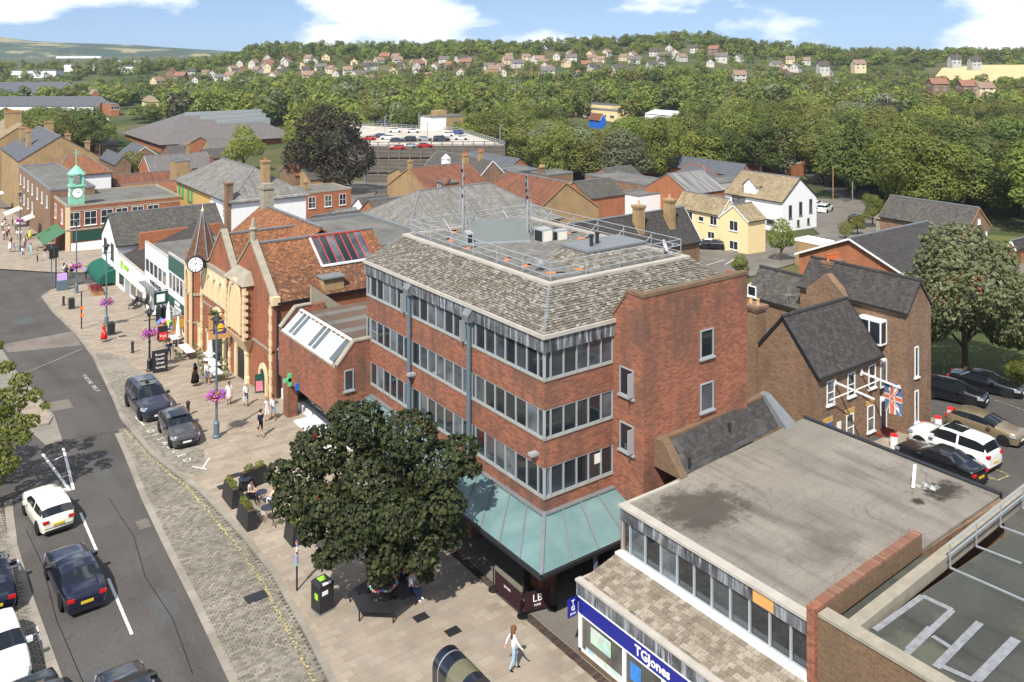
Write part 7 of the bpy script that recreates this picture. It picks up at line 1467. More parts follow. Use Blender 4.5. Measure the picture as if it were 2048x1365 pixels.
def car_parts(kind):
    if kind in _carm: return _carm[kind]
    K = KINDS[kind]; L_, W_, H_ = K['L'], K['W'], K['H']; xs = sorted(set([0,.008,.02,.035,.06,.1,.15] + [i/40 for i in range(8,40)] + [.985,.993,1.0] + list(K['ws']) + list(K['rw']))); rows = []
    for t in xs:
        zt = lerpc(K['top'], t)*H_; zb = min(lerpc(K['belt'], t)*H_, zt-.015); e = 1-abs(2*t-1)**5*.16; hw = W_/2*e
        if t < .06: hw *= (.86+.14*math.sqrt(t/.06))
        if t > .96: hw *= (.90+.10*math.sqrt((1-t)/.04))
        zs = .20 + .05*(abs(2*t-1)**8); gh = zt-zb; wr = hw*.955 - gh*.30
        rows.append([(hw*.94,zs),(hw,.42*H_*.7+.05),(hw*.99,zb-.05),(hw*.955,zb),(wr,zt-.055*min(1,gh*4)-.012),(wr*.62,zt-.01),(0,zt)])
    buckets = {k: MB() for k in ('body','side_window','windscreen','rear_window')}
    n = len(rows[0])
    for i in range(len(xs)-1):
        tm = (xs[i]+xs[i+1])/2
        for j in range(n-1):
            kk = 'body'
            if j == 3 and K['cab'][0] < tm < K['cab'][1] and not abs(tm-(K['cab'][0]+K['cab'][1])/2-.02) < .012: kk = 'side_window'
            if j >= 4 and K['ws'][0] < tm < K['ws'][1]: kk = 'windscreen'
            if j >= 4 and K['rw'][0] < tm < K['rw'][1]: kk = 'rear_window'
            for s in (1,-1):
                q = [(L_*(.5-xs[i]), s*rows[i][j][0], rows[i][j][1]), (L_*(.5-xs[i+1]), s*rows[i+1][j][0], rows[i+1][j][1]), (L_*(.5-xs[i+1]), s*rows[i+1][j+1][0], rows[i+1][j+1][1]), (L_*(.5-xs[i]), s*rows[i][j+1][0], rows[i][j+1][1])]
                buckets[kk].poly(*(q if s < 0 else q[::-1]))
    for t, i in ((0,0),(1,len(xs)-1)):
        x = L_*(.5-t); r_ = rows[i]; pts = [(x,-a,b) for a,b in r_] + [(x,a,b) for a,b in r_[::-1]]; buckets['body'].poly(*(pts if t else pts[::-1]))
    me = {}
    for k, b in buckets.items():
        bm = bmesh.new(); tmp = b.mesh(k, [TRIM], True); bm.from_mesh(tmp); bmesh.ops.remove_doubles(bm, verts=bm.verts[:], dist=.0005); bmesh.ops.recalc_face_normals(bm, faces=bm.faces[:]); bm.to_mesh(tmp); bm.free(); tmp.polygons.foreach_set('use_smooth', [True]*len(tmp.polygons)); me[k] = tmp
        tmp.materials.clear(); tmp.materials.append(X['carglass'])
    r_ = K['r']
    wm = MB().lathe([(r_*.62,-.11),(r_*.96,-.11),(r_,-.07),(r_,.07),(r_*.96,.11),(r_*.62,.11)], 18).mesh('tyre', TYRE, False); wm.transform(Matrix.Rotation(math.pi/2, 4, 'X'))
    rm = MB().lathe([(.02,-.02),(r_*.62,-.02),(r_*.64,.09),(r_*.58,.1),(r_*.5,.05),(.05,.075)], 14)
    for k in range(5): a = 2*math.pi*k/5; rm.bar((0,0,.085),(math.cos(a)*r_*.6,math.sin(a)*r_*.6,.085),.06,.03)
    me['rim'] = rm
    me['tyre'] = wm; ar = MB().lathe([(.02,-.012),(r_*1.17,-.012),(r_*1.17,.004),(.02,.004)], 20).mesh('wheel_arch', TRIM); ar.transform(Matrix.Rotation(math.pi/2, 4, 'X')); me['arch'] = ar
    _carm[kind] = (K, me); return _carm[kind]
def car(name, label, kind, paint, loc, heading, group=None, scale=1.0, black_rims=False, roof=None):
    """heading: direction the bonnet points, plan angle"""
    K, me = car_parts(kind); t = thing(name, label, 'car', loc, heading, group); t.scale = (scale*1.06, scale, scale)
    b = me['body'].copy(); b.materials.clear(); b.materials.append(PAINT[paint]); link('body', b, t)
    for k in ('side_window','windscreen','rear_window'): link(k, me[k], t)
    L_, W_, H_ = K['L'], K['W'], K['H']; rim = me['rim'].mesh('rim', RIMB if black_rims else RIM); rim.transform(Matrix.Rotation(math.pi/2, 4, 'X'))
    for f in K['wh']:
        for s in (1,-1):
            x = L_*(.5-f); w_ = link('wheel', me['tyre'], t, loc=(x, s*(W_/2-.10), K['r'])); w_.rotation_euler.z = 0 if s < 0 else math.pi
            link('rim', rim, w_); link('wheel_arch', me['arch'], t, loc=(x, s*(W_/2-.004), K['r']+.03))
    zf = lerpc(K['belt'], .05)*H_
    for s in (1,-1):
        MB().hexa([(L_/2-.42,s*(W_/2-.08)-.12,zf-.16),(L_/2-.06,s*(W_/2-.24)-.16,zf-.16),(L_/2-.06,s*(W_/2-.24)+.16,zf-.16),(L_/2-.42,s*(W_/2-.08)+.06,zf-.16)],[(L_/2-.45,s*(W_/2-.12)-.12,zf+.0),(L_/2-.11,s*(W_/2-.26)-.15,zf-.02),(L_/2-.11,s*(W_/2-.26)+.15,zf-.02),(L_/2-.45,s*(W_/2-.12)+.05,zf+.0)]).build('headlight', LAMP, t)
        MB().box(-L_/2-.005,-L_/2+.16,s*(W_/2-.27)-.14,s*(W_/2-.27)+.14,H_*.50,H_*.60).build('tail_light', TAIL, t)
        MB().box(L_*(.5-K['ws'][0])-.42,L_*(.5-K['ws'][0])-.22,s*(W_/2+.10)-.11,s*(W_/2+.10)+.11,H_*.63,H_*.73).build('wing_mirror', PAINT[paint], t)
    MB().box(L_/2-.12,L_/2+.012,-W_*.36,W_*.36,.22,.42).box(L_/2-.12,L_/2-.0,-W_*.27,W_*.27,.50,.60).build('grille', TRIM, t)
    MB().box(L_/2-.02,L_/2+.025,-.26,.26,.43,.54).build('front_plate', PLATE_W, t); MB().box(-L_/2-.02,-L_/2+.05,-.26,.26,.52,.63).build('rear_plate', PLATE_Y, t)
    MB().box(-L_/2-.01,-L_/2+.06,-W_*.38,W_*.38,.20,.34).build('rear_bumper_trim', TRIM, t)
    if roof == 'panel': MB().box(-.75,.35,-.48,.48,H_-.015,H_+.004).build('sunroof', X['carglass'], t)
    if roof == 'bars':
        for s in (1,-1): MB().bar((-1.2,s*.62,H_+.02),(.6,s*.62,H_+.02),.05).build('roof_bar', TRIM, t)
    return t
UPY, DNY = math.pi/2, -math.pi/2
def gz(x, y, e=0.0): return (x, y, terr(x, y) + e)
car('parked_car', 'dark grey hatchback parked in the disabled bay behind the large off roader', 'hatch', 'grey', gz(16.05,58.75,.11), DNY-.03, roof='panel')
rrv = car('off_road_car', 'large slate grey off road car with black wheels in the loading bay', 'suv', 'slate', gz(15.65,64.9,.11), DNY+.02, black_rims=True, roof='panel', scale=1.05)
MB().bar((0,-.5,1.98),(0,.5,1.98),.05).bar((-.1,0,1.79),(-.1,0,1.98),.06).cbox((-.1,0,1.78),.3,.25,.05).build('roof_rack_mount', TRIM, rrv)
car('moving_car', 'cream white small hatchback driving up the street', 'mini', 'cream', gz(7.6,52.6), UPY+.10, black_rims=True)
car('moving_car', 'glossy navy saloon driving up the middle of the street', 'saloon', 'navy', gz(7.62,45.1), UPY+.04)
car('moving_car', 'black car nosing into view at the bottom of the road', 'hatch', 'black', gz(7.75,34.75), UPY)
car('parked_car', 'white hatchback parked at the left edge', 'hatch', 'white', gz(4.15,41.1,.02), DNY+.05)
car('parked_car', 'dark blue small car parked ahead of the white hatchback', 'mini', 'navy', gz(4.4,46.6,.02), UPY)
car('parked_car', 'black car parked at the bottom left corner', 'saloon', 'black', gz(4.9,35.9,.02), DNY)
car('parked_car', 'blue car half hidden under the left hand tree', 'hatch', 'blue', gz(4.2,59.3,.0), UPY-.05)
car('parked_car', 'gold hatchback parked on yellow hatching beside the club', 'hatch', 'gold', gz(58.9,28.0), DNY+.05)
car('parked_car', 'white off road car parked behind the shop', 'suv', 'white', gz(54.2,27.7), UPY-.02, roof='panel')
car('parked_car', 'black saloon parked right behind the flat shop roof', 'saloon', 'black', gz(51.6,27.2), UPY-.04)
p1, p2 = G(1905,800), G(1940,790)
car('parked_car', 'black hatchback nearer the club wing wall', 'hatch', 'black', gz(p1.x,p1.y), DNY+.25)
car('parked_car', 'long black estate car under the car park tree', 'saloon', 'black', gz(p2.x+2.0,p2.y-.2), DNY+.25, roof='bars')
for px, py, kind, col, hd, lab in ((1650,424,'suv','white',.3,'white jeep like car by the white house'),(1712,444,'hatch','black',.2,'dark car half hidden by the yard shrubs'),(1412,496,'hatch','white',2.2,'white car parked beside the cream house'),(1428,498,'hatch','black',2.2,'black car under the cream house stair'),(1632,414,'hatch','white',.3,'white car at the corner of the white house')):
    p = G(px, py); car('parked_car', lab, kind, col, p, hd)
ci = 0
for px, py, kind, col, hd in ((737,281,'hatch','red',2.6),(757,276,'hatch','slate',2.6),(775,279,'hatch','white',2.6),(795,285,'hatch','slate',-.5),(816,284,'suv','black',2.6),(849,282,'hatch','silver',-.5),(883,283,'suv','slate',-.5),(894,273,'hatch','white',2.6),(913,269,'hatch','blue',2.6),(922,280,'hatch','white',2.6),(790,265,'hatch','white',-.5),(826,266,'hatch','white',-.5),(768,250,'suv','slate',-.5),(850,296,'hatch','red',-.4),(795,300,'hatch','red',2.6),(818,297,'hatch','silver',2.6)):
    p = WZ(px, py, zd+.07); ci += 1
    nm_ = {'red':'red','slate':'dark grey','white':'white','black':'black','silver':'silver','blue':'blue'}[col]
    where = 'front row left' if px < 800 and py > 270 else 'front row middle' if px < 860 and py > 270 else 'front row right' if py > 268 else 'back row'
    car('deck_car', '%s %s parked on the car park deck, %s' % (nm_, 'off roader' if kind == 'suv' else 'hatchback', where) + (' edge' if py > 290 else ''), kind, col, p, hd, 'cars on the car park deck')
for px, py, col, lab in ((147,246,'blue','blue car in the supermarket car park'),(160,250,'white','white car next to the blue one by the supermarket'),(176,253,'silver','silver car in the supermarket car park'),(186,263,'black','black car nearest in the supermarket car park')):
    car('parked_car', lab, 'hatch', col, G(px, py), .6, 'supermarket cars')
# ---------------------------------------------------------------- people
def seg_d(p, a, b):
    ab = b-a; t = max(0, min(1, (p-a).dot(ab)/max(1e-9, ab.length_squared))); return (p-(a+ab*t)).length
def body_mesh(pose, ph=1.0, fingers=True):
    J = {}; E_ = []
    def j(n, p, r_): J[n] = (Vector(p), r_)
    sit = pose == 'sit'; pz = .52 if sit else .93
    lean = .10 if pose == 'sitlean' else 0
    j('pel',(0,0,pz),(.115,.15)); j('spi',(.0+lean*.3,0,pz+.20),(.095,.13)); j('che',(.01+lean,0,pz+.38),(.105,.155)); j('nek',(.01+lean*1.3,0,pz+.53),(.052,.055)); j('hd0',(.03+lean*1.5,0,pz+.60),(.07,.068)); j('hd1',(.035+lean*1.6,0,pz+.68),(.092,.078)); j('hd2',(.02+lean*1.6,0,pz+.755),(.065,.058))
    E_ += [('pel','spi','torso'),('spi','che','torso'),('che','nek','neck'),('nek','hd0','neck'),('hd0','hd1','head'),('hd1','hd2','head')]
    for s, S in ((1,'L'),(-1,'R')):
        sw = s*ph if pose == 'walk' else 0
        j('sh'+S,(lean,s*.165,pz+.45),(.055,.06)); ch = J['sh'+S][0]
        if sit: el = ch+Vector((.08,s*.06,-.25)); wr = el+Vector((.22,-s*.08,-.02))
        elif pose == 'phone': el = ch+Vector((.04,s*.05,-.26)); wr = el+Vector((.20,-s*.06,.06))
        else: el = ch+Vector((-.16*sw-.02,s*.06,-.25)); wr = el+Vector((-.12*sw+.05,s*.01,-.22))
        j('el'+S,el,(.040,.040)); j('wr'+S,wr,(.027,.030)); hd = wr + (wr-el).normalized()*.085; j('ha'+S,hd,(.020,.036))
        E_ += [('che','sh'+S,'torso'),('sh'+S,'el'+S,'uarm'),('el'+S,'wr'+S,'farm'),('wr'+S,'ha'+S,'hand')]
        if fingers:
            f = (wr-el).normalized(); si = Vector((0,s,0)) - f*f.dot(Vector((0,s,0))); si.normalize(); dn = f.cross(si)*s
            for k, ln in enumerate((.062,.072,.068,.052)):
                b0 = hd + f*.012 + dn*(.030-.02*k)*1.0; b1 = b0 + f*ln*.55 - si*.012; b2 = b1 + f*ln*.4 - si*.028
                j('f%d%sa' % (k,S), b0, (.0088,.0088)); j('f%d%sb' % (k,S), b1, (.0082,.0082)); j('f%d%sc' % (k,S), b2, (.007,.007)); E_ += [('ha'+S,'f%d%sa' % (k,S),'hand'),('f%d%sa' % (k,S),'f%d%sb' % (k,S),'hand'),('f%d%sb' % (k,S),'f%d%sc' % (k,S),'hand')]
            t0 = wr + f*.03 + dn*.035; t1 = t0 + f*.04 + dn*.022 - si*.01; j('t0'+S,t0,(.011,.011)); j('t1'+S,t1,(.0085,.0085)); E_ += [('wr'+S,'t0'+S,'hand'),('t0'+S,'t1'+S,'hand')]
        if sit: kn, an = Vector((.43,s*.11,.53)), Vector((.45,s*.11,.09)); hip = Vector((.03,s*.09,.50))
        elif pose == 'walk':
            hip = Vector((0,s*.085,pz-.03))
            if sw > 0: kn, an = Vector((.12,s*.09,.50)), Vector((.14,s*.09,.09))
            else: kn, an = Vector((-.01,s*.09,.49)), Vector((-.17,s*.09,.12))
        else: hip, kn, an = Vector((0,s*.085,pz-.03)), Vector((.02,s*.10,.50)), Vector((-.01,s*.11,.09))
        j('hi'+S,hip,(.09,.085)); j('kn'+S,kn,(.058,.055)); cf = kn.lerp(an,.32); j('ca'+S,cf+Vector((-.015,0,0)),(.052,.05)); j('an'+S,an,(.036,.034)); j('to'+S,an+Vector((.15,s*.015,-.05 if not (pose == 'walk' and sw < 0) else -.10)),(.030,.040))
        E_ += [('pel','hi'+S,'hips'),('hi'+S,'kn'+S,'thigh'),('kn'+S,'ca'+S,'shin'),('ca'+S,'an'+S,'shin'),('an'+S,'to'+S,'foot')]
    ns = list(J); me = bpy.data.meshes.new('body'); me.from_pydata([J[n][0] for n in ns], [(ns.index(a), ns.index(b)) for a, b, _ in E_], [])
    o = bpy.data.objects.new('body', me); COL.objects.link(o); md = o.modifiers.new('skin', 'SKIN'); md.use_smooth_shade = True
    if not me.skin_vertices: me.attributes.new
    for i, n in enumerate(ns):
        sv = me.skin_vertices[0].data[i]; sv.radius = J[n][1]; sv.use_root = (n == 'pel')
    ss = o.modifiers.new('sub', 'SUBSURF'); ss.levels = 1; ss.render_levels = 1
    dg = bpy.context.evaluated_depsgraph_get(); dg.update(); out = bpy.data.meshes.new_from_object(o.evaluated_get(dg)); bpy.data.objects.remove(o)
    segs = [(J[a][0], J[b][0], t) for a, b, t in E_]; tags = []
    for p in out.polygons: c = p.center; tags.append(min(segs, key=lambda s: seg_d(c, s[0], s[1]))[2])
    zmin = min(v.co.z for v in out.vertices); 
    out.transform(Matrix.Translation((0,0,-zmin)))
    return out, tags, {n: J[n][0] + Vector((0,0,-zmin)) for n in ns}
_bm = {}
def person(label, loc, facing, pose='stand', top=(.8,.8,.8), bottom=(.05,.05,.07), hair=(.03,.02,.015), skin=0, style='trousers', sleeve=True, longhair=False, shoe=(.05,.05,.05), h=1.7, group=None, ph=1, bag=None, hat=None):
    key = (pose, ph)
    if key not in _bm: _bm[key] = body_mesh(pose, ph)
    src, tags, J = _bm[key]
    t = thing('person', label, 'person', loc, facing, group); t.scale = (h/1.7,)*3
    me = src.copy(); me.materials.clear()
    for m in (SKIN[skin], cloth(top), cloth(bottom), cloth(shoe)): me.materials.append(m)
    mp_ = {'torso':1,'uarm':1 if sleeve else 0,'farm':1 if sleeve == 'long' else 0,'hips':2 if style != 'dress' else 1,'thigh':2 if style in ('trousers','shorts') else 0,'shin':2 if style == 'trousers' else 0,'foot':3,'head':0,'neck':0,'hand':0}
    me.polygons.foreach_set('material_index', [mp_[k] for k in tags]); me.polygons.foreach_set('use_smooth', [True]*len(me.polygons)); link('body', me, t)
    hc = J['hd1']
    hm_ = MB().ball((hc.x-.022,0,hc.z+.025), .112, 12, 0, 1.0, .9, 1.0)
    if longhair: hm_.hexa([(hc.x-.14,-.10,hc.z-.34),(hc.x-.03,-.10,hc.z-.30),(hc.x-.03,.10,hc.z-.30),(hc.x-.14,.10,hc.z-.34)],[(hc.x-.12,-.095,hc.z+.05),(hc.x+.01,-.1,hc.z+.05),(hc.x+.01,.1,hc.z+.05),(hc.x-.12,.095,hc.z+.05)])
    hm_.build('hair', cloth(hair), t, smooth=True)
    MB().hexa([(hc.x+.075,-.014,hc.z-.03),(hc.x+.115,-.012,hc.z-.03),(hc.x+.115,.012,hc.z-.03),(hc.x+.075,.014,hc.z-.03)],[(hc.x+.075,-.008,hc.z+.025),(hc.x+.09,-.006,hc.z+.025),(hc.x+.09,.006,hc.z+.025),(hc.x+.075,.008,hc.z+.025)]).build('nose', SKIN[skin], t)
    if style in ('dress','skirt') and 'sit' not in pose:
        pz_ = J['pel'].z; MB().lathe([(.30 if style == 'dress' else .27,.28 if style == 'dress' else .45),(.24,pz_-.2),(.175,pz_+.02),(.135,pz_+.19)], 12, (0,0,0)).build(style, cloth(top if style == 'dress' else bottom), t, smooth=True)
    if bag: MB().cbox((J['haR'].x,J['haR'].y-.03,J['haR'].z-.36),.22,.10,.30).bar(J['haR'],J['haR']+Vector((0,0,-.12)),.02).build('bag', cloth(bag), t)
    return t
def FC(a): return math.radians(a)
def on(px, py, e=.1): p = G(px, py); return (p.x, p.y, terr(p.x,p.y)+e)
WH, NV, BK, DN = (.78,.78,.77), (.02,.03,.07), (.012,.012,.014), (.16,.26,.45)
person('woman in white top and pale jeans walking with shoulder bag in the foreground', on(1027,1346), FC(-25), 'walk', (.82,.81,.80), (.36,.48,.62), (.16,.07,.03), 0, 'trousers', 'long', True, BK, 1.78, ph=1)
person('man in navy shirt and shorts by the chalk board', on(338,725), FC(60), 'stand', NV, NV, (.10,.05,.025), 0, 'shorts', True, h=1.85)
person('woman in long dark dress carrying a blue bag', on(390,775), FC(100), 'stand', (.02,.012,.010), (.05,.02,.015), BK, 1, 'dress', False, True, h=1.75, bag=(.08,.12,.45))
person('man in white shirt and denim shorts walking toward the hall', on(414,772), FC(95), 'walk', WH, DN, (.10,.05,.03), 0, 'shorts', True, shoe=(.6,.6,.6), h=1.8)
person('woman in pale pink skirt beside the near lamp post', on(458,812), FC(-100), 'stand', WH, (.72,.55,.50), (.10,.05,.03), 1, 'skirt', True, False, h=1.65)
person('older woman in white shirt and blue shorts with pale bag', on(492,814), FC(-90), 'walk', WH, (.03,.06,.16), (.6,.5,.38), 0, 'shorts', True, False, h=1.65, bag=(.45,.62,.66))
person('man in dark clothes walking past the shop fronts', on(521,878), FC(95), 'walk', NV, BK, (.05,.03,.02), 0, 'shorts', True, h=1.8)
person('man in white t shirt by the pharmacy', on(546,843), FC(-90), 'walk', WH, DN, (.05,.03,.02), 1, 'shorts', True, h=1.7)
person('woman in pale blue top beside the man in white near the pharmacy', on(534,845), FC(-90), 'stand', (.55,.62,.75), WH, (.3,.18,.08), 0, 'shorts', False, True, h=1.65)
person('woman in bright red dress crossing the pavement', on(208,686), FC(-60), 'walk', (.70,.03,.03), (.70,.03,.03), (.3,.14,.06), 0, 'dress', True, True, h=1.75)
# group by the barrel awning and the far corner
crowd = [((128,553),WH,(.03,.03,.05),'shorts'),((133,557),BK,BK,'trousers'),((143,549),(.7,.6,.45),BK,'skirt'),((172,558),(.25,.28,.55),BK,'trousers'),((60,478),(.62,.62,.08),(.62,.62,.08),'dress'),((18,470),WH,BK,'trousers'),((46,517),WH,(.05,.1,.3),'shorts'),((62,510),(.30,.58,.60),(.35,.62,.65),'trousers'),((75,523),(.25,.2,.12),BK,'trousers'),((90,517),BK,(.55,.6,.7),'trousers'),((20,504),(.6,.6,.62),WH,'skirt'),((28,504),(.05,.12,.5),(.5,.5,.55),'shorts'),((50,495),WH,(.3,.3,.5),'shorts'),((57,500),(.4,.3,.6),(.45,.4,.6),'trousers'),((8,480),(.5,.52,.6),BK,'trousers'),((35,478),(.7,.7,.72),(.3,.3,.35),'trousers'),((110,520),BK,BK,'trousers'),((10,452),BK,(.5,.4,.3),'skirt'),((25,450),WH,NV,'trousers')]
wl = ['man in white shirt and shorts by the awning','person in black jacket behind the planter box','woman in cream top and dark skirt by the basket lamp','person in blue violet shirt near the barrel awning','woman in a long yellow dress','person in white shirt by the cafe tables','person in white shirt and blue shorts at the kerb','person dressed all in turquoise','person in brown top pushing along the kerb','person in black top and pale jeans','woman in pale top and white skirt at the left','child in bright blue shirt beside the woman in white skirt','person in white shirt in the middle of the corner crowd','person in lilac clothes in the corner crowd','person in pale blue shirt at the left edge','person in white and grey under the far lamp','person in black by the traffic signal','woman in dark top and tan skirt at the far left','person in white top far down the pavement']
crowd += [((5+9*k % 120, 462+(k*17) % 50), c, d_, 'trousers') for k, (c, d_) in enumerate(((WH,NV),((.5,.1,.1),BK),(BK,DN),((.2,.3,.2),BK),(WH,BK),((.6,.5,.3),NV)))]; wl += ['person in white and navy walking among the cafe crowd','person in dark red top in the far crowd','person in black top and jeans by the cafe','person in green top by the kerb','person in white and black in the far crowd','person in tan top among the cafe crowd']
for k, ((px, py), a, b, st) in enumerate(crowd): person(wl[k], on(px, py+2), FC(rnd.uniform(0,360)), rnd.choice(('walk','stand','walk')), a, b, rnd.choice((BK,(.12,.06,.03),(.35,.22,.1))), k % 2, st, True, k % 3 == 0, h=rnd.uniform(1.6,1.8)*(.75 if 'child' in wl[k] else 1))
# ---------------------------------------------------------------- street furniture
def lamp(label, px, py, pyt, pyb, style):
    b = Vector(on(px, py)); d = b.x*S_ + b.y*C_; top = CAMZ + (YHZ-pyt)/FPX*d - b.z; bz = CAMZ + (YHZ-pyb)/FPX*d - b.z
    t = thing('lamp_post', label, 'lamp post', b)
    MB().lathe([(.26,0),(.26,.12),(.19,.2),(.19,.85),(.22,.92),(.12,1.05),(.075,1.2)], 10).build('base', X['iron'] if style == 'v' else X['bluegrey'], t, smooth=False)
    MB().tube([(0,0,1.1),(0,0,top-.75)], [.085,.06], 10).lathe([(.11,top*.45),(.11,top*.45+.1)], 10).build('column', X['iron'] if style == 'v' else X['bluegrey'], t)
    MB().lathe([(.06,top-.75),(.16,top-.62),(.24,top-.28),(.24,top-.26)], 6).build('lantern_glass', X['shopglass'], t)
    MB().lathe([(.40,top-.28),(.30,top-.2),(.12,top-.06),(.05,top+.06),(.02,top+.2)], 8).build('lantern_cap', X['iron'], t)
    MB().bar((-.45,0,top-.95),(.45,0,top-.95),.05).build('ladder_bar', X['iron'], t)
    fm = MB(); g_ = random.Random(px)
    for k in range(420):
        a = g_.uniform(0,6.28); r_ = .34+g_.gauss(0,.09); z = bz + g_.gauss(0,.15) - .12*(g_.random() > .7); c = Vector((math.cos(a)*r_*1.3, math.sin(a)*r_*1.3, z)); s = .062
        u = Vector((g_.gauss(0,1),g_.gauss(0,1),g_.gauss(0,1))).normalized(); v = u.cross(Vector((g_.gauss(0,1),g_.gauss(0,1),1))).normalized(); fm.poly(c-u*s,c+v*s,c+u*s,c-v*s)
    MB().lathe([(.2,bz-.3),(.42,bz-.05),(.42,bz)], 12).build('basket', X['leaf_dark'], t); fm.build('petunias', X['flower'], t)
    return t
lamp('nearest lamp post with purple flower basket', 433, 878, 630, 790, 'p'); lamp('old style lantern post with purple basket beside the chalk board', 299, 745, 617, 666, 'v'); lamp('third lamp post with basket beside the black bin', 213, 655, 487, 604, 'p'); lamp('thick lamp post with basket near the barrel awning', 153, 588, 440, 532, 'p'); lamp('farthest lamp post with basket by the cafe awnings', 40, 505, 385, 441, 'p')
def bollard(label, px, py): t = thing('bollard', label, 'bollard', on(px, py)); MB().lathe([(.17,0),(.17,.1),(.12,.16),(.11,.75),(.15,.8),(.15,.86),(.10,.98),(.03,1.02)], 10).build('shaft', X['iron'], t)
bollard('black bollard right of the dark grey hatchback', 376, 834); bollard('black bollard left of the old lantern post', 265, 708); bollard('black bollard near the traffic signals', 127, 613)
def bin_(label, loc, w_, h, big=False, rz=0):
    t = thing('litter_bin', label, 'litter bin', loc, rz); MB().box(-w_/2,w_/2,-w_/2,w_/2,.04,h).build('body', X['iron'], t); MB().hexa([(-w_/2-.03,-w_/2-.03,h),(w_/2+.03,-w_/2-.03,h),(w_/2+.03,w_/2+.03,h),(-w_/2-.03,w_/2+.03,h)],[(-w_/2+.06,-w_/2+.06,h+.12),(w_/2-.06,-w_/2+.06,h+.12),(w_/2-.06,w_/2-.06,h+.12),(-w_/2+.06,w_/2-.06,h+.12)]).build('lid', X['iron'], t)
    MB().box(-w_/2-.01,-w_/2,-w_*.3,w_*.3,h-.3,h-.12).build('opening', X['bpaint'], t); MB().box(-w_/2-.03,w_/2+.03,-w_/2-.03,w_/2+.03,0,.05).build('plinth', X['lead'], t)
    if big:
        MB().box(-.18,.18,-.1,.22,h+.12,h+.128).build('green_label', X['lime'], t); MB().box(-w_/2-.012,-w_/2,-.2,.05,h-.62,h-.36).build('green_label', X['lime'], t); MB().box(-.25,.05,-w_/2-.012,-w_/2,h-.4,h-.22).build('white_label', X['wpaint'], t); MB().box(-.2,.2,-w_*.55,-w_*.42,h+.05,h+.12).build('white_label', X['wpaint'], t)
bin_('large black solar litter bin with lime green labels', (16.25,36.6,.1), .72, 1.22, True, .15); bin_('black litter bin at the foot of the third lamp post', on(222,672), .6, 1.1); bin_('grey litter bin beside the bollard by the signals', on(143,620), .55, 1.05)
# hexagonal tree bench with crochet garland
bn = thing('tree_bench', 'black metal hexagonal bench round the street maple', 'bench', (18.6,35.35,.1)); R0, R1 = .62, 1.5
hx = lambda r_, k: (r_*math.cos(math.pi/3*k+.35), r_*math.sin(math.pi/3*k+.35))
for k in range(6):
    for j in range(9):
        r_ = R0+.08+(R1-R0-.1)*j/8; a, b = hx(r_,k), hx(r_,k+1); MB().bar((*a,.46),(*b,.46),.07,.03).build('slat', X['iron'], bn)
    for j in range(4): z = .56+j*.11; a, b = hx(R0-.04*j,k), hx(R0-.04*j,k+1); MB().bar((*a,z),(*b,z),.05,.03).build('back_slat', X['iron'], bn)
    a = hx(R1,k); MB().bar((*a,0),(*a,.46),.05).build('leg', X['iron'], bn); b = hx(R0,k); MB().bar((*b,0),(*b,.95),.05).build('leg', X['iron'], bn); MB().bar((*a,.43),(*b,.43),.05).build('bearer', X['iron'], bn)
gl = thing('crochet_garland', 'string of bright crochet pompoms hung round the tree bench', 'garland', (18.6,35.35,.1)); cols_ = [(.8,.5,.05),(.7,.1,.35),(.1,.35,.6),(.75,.75,.7),(.1,.5,.25),(.75,.2,.1),(.4,.2,.6)]
for k in range(34):
    a = 2*math.pi*k/34; r_ = R0+.02; MB().ball((r_*math.cos(a), r_*math.sin(a), 1.0-.10*abs(math.sin(a*3))), .06, 6).build('pompom', cloth(cols_[k % 7]), gl)
person('person in white shirt hunched over a phone on the tree bench', (19.85,34.95,.1), FC(-60), 'sit', (.72,.72,.73), (.04,.09,.22), (.14,.06,.03), 0, 'trousers', True, False, (.7,.7,.7), 1.7)
person('woman with long dark hair seated behind the tree trunk', (19.3,36.3,.1), FC(60), 'sit', BK, BK, BK, 1, 'trousers', False, True, h=1.65); person('woman with auburn hair seated at the back of the tree bench', (19.9,35.9,.1), FC(20), 'sit', (.03,.03,.05), BK, (.14,.05,.03), 0, 'shorts', False, True, h=1.65)
person('person in long black dress standing beyond the tree', (20.1,37.2,.1), FC(-120), 'stand', BK, BK, (.05,.03,.02), 1, 'dress', False, True, h=1.75)
# crochet pole, sign pole, traffic signals
cp = thing('crochet_pole', 'thin black pole wrapped in coloured crochet near the kerb', 'pole', (15.85,38.55,.1)); MB().tube([(0,0,0),(0,0,2.7)], .045, 8).build('pole', X['iron'], cp)
for k in range(22): MB().ball((rnd.uniform(-.02,.02),rnd.uniform(-.03,.03),1.2+k*.055), .075, 6).build('crochet_patch', cloth(cols_[rnd.randrange(7)]), cp)
sp = thing('sign_pole', 'slim black pole with two small orange signs', 'pole', on(163,660)); MB().tube([(0,0,0),(0,0,3.6)], .06, 8).build('pole', X['iron'], sp)
for z in (1.2,1.9): MB().box(-.16,.16,-.1,-.06,z,z+.3).build('small_sign', X['orange'], sp)
for k, (px, py, hh) in enumerate(((112,578,5.2),(103,565,4.4))):
    t = thing('traffic_signal', ['black traffic signal pole with backing board','grey traffic signal with three lamp head'][k], 'traffic signal', on(px, py)); MB().tube([(0,0,0),(0,0,hh)], .07, 8).build('pole', X['iron'] if k == 0 else X['bluegrey'], t)
    MB().box(-.25,.25,-.15,.15,hh-1.6,hh-.3).build('signal_head', X['iron'], t)
    for j in range(3): disc('signal_lens', (0,-.16,hh-1.35+j*.4), .13, (0,1,0), .04, X['bpaint'], t, 12)
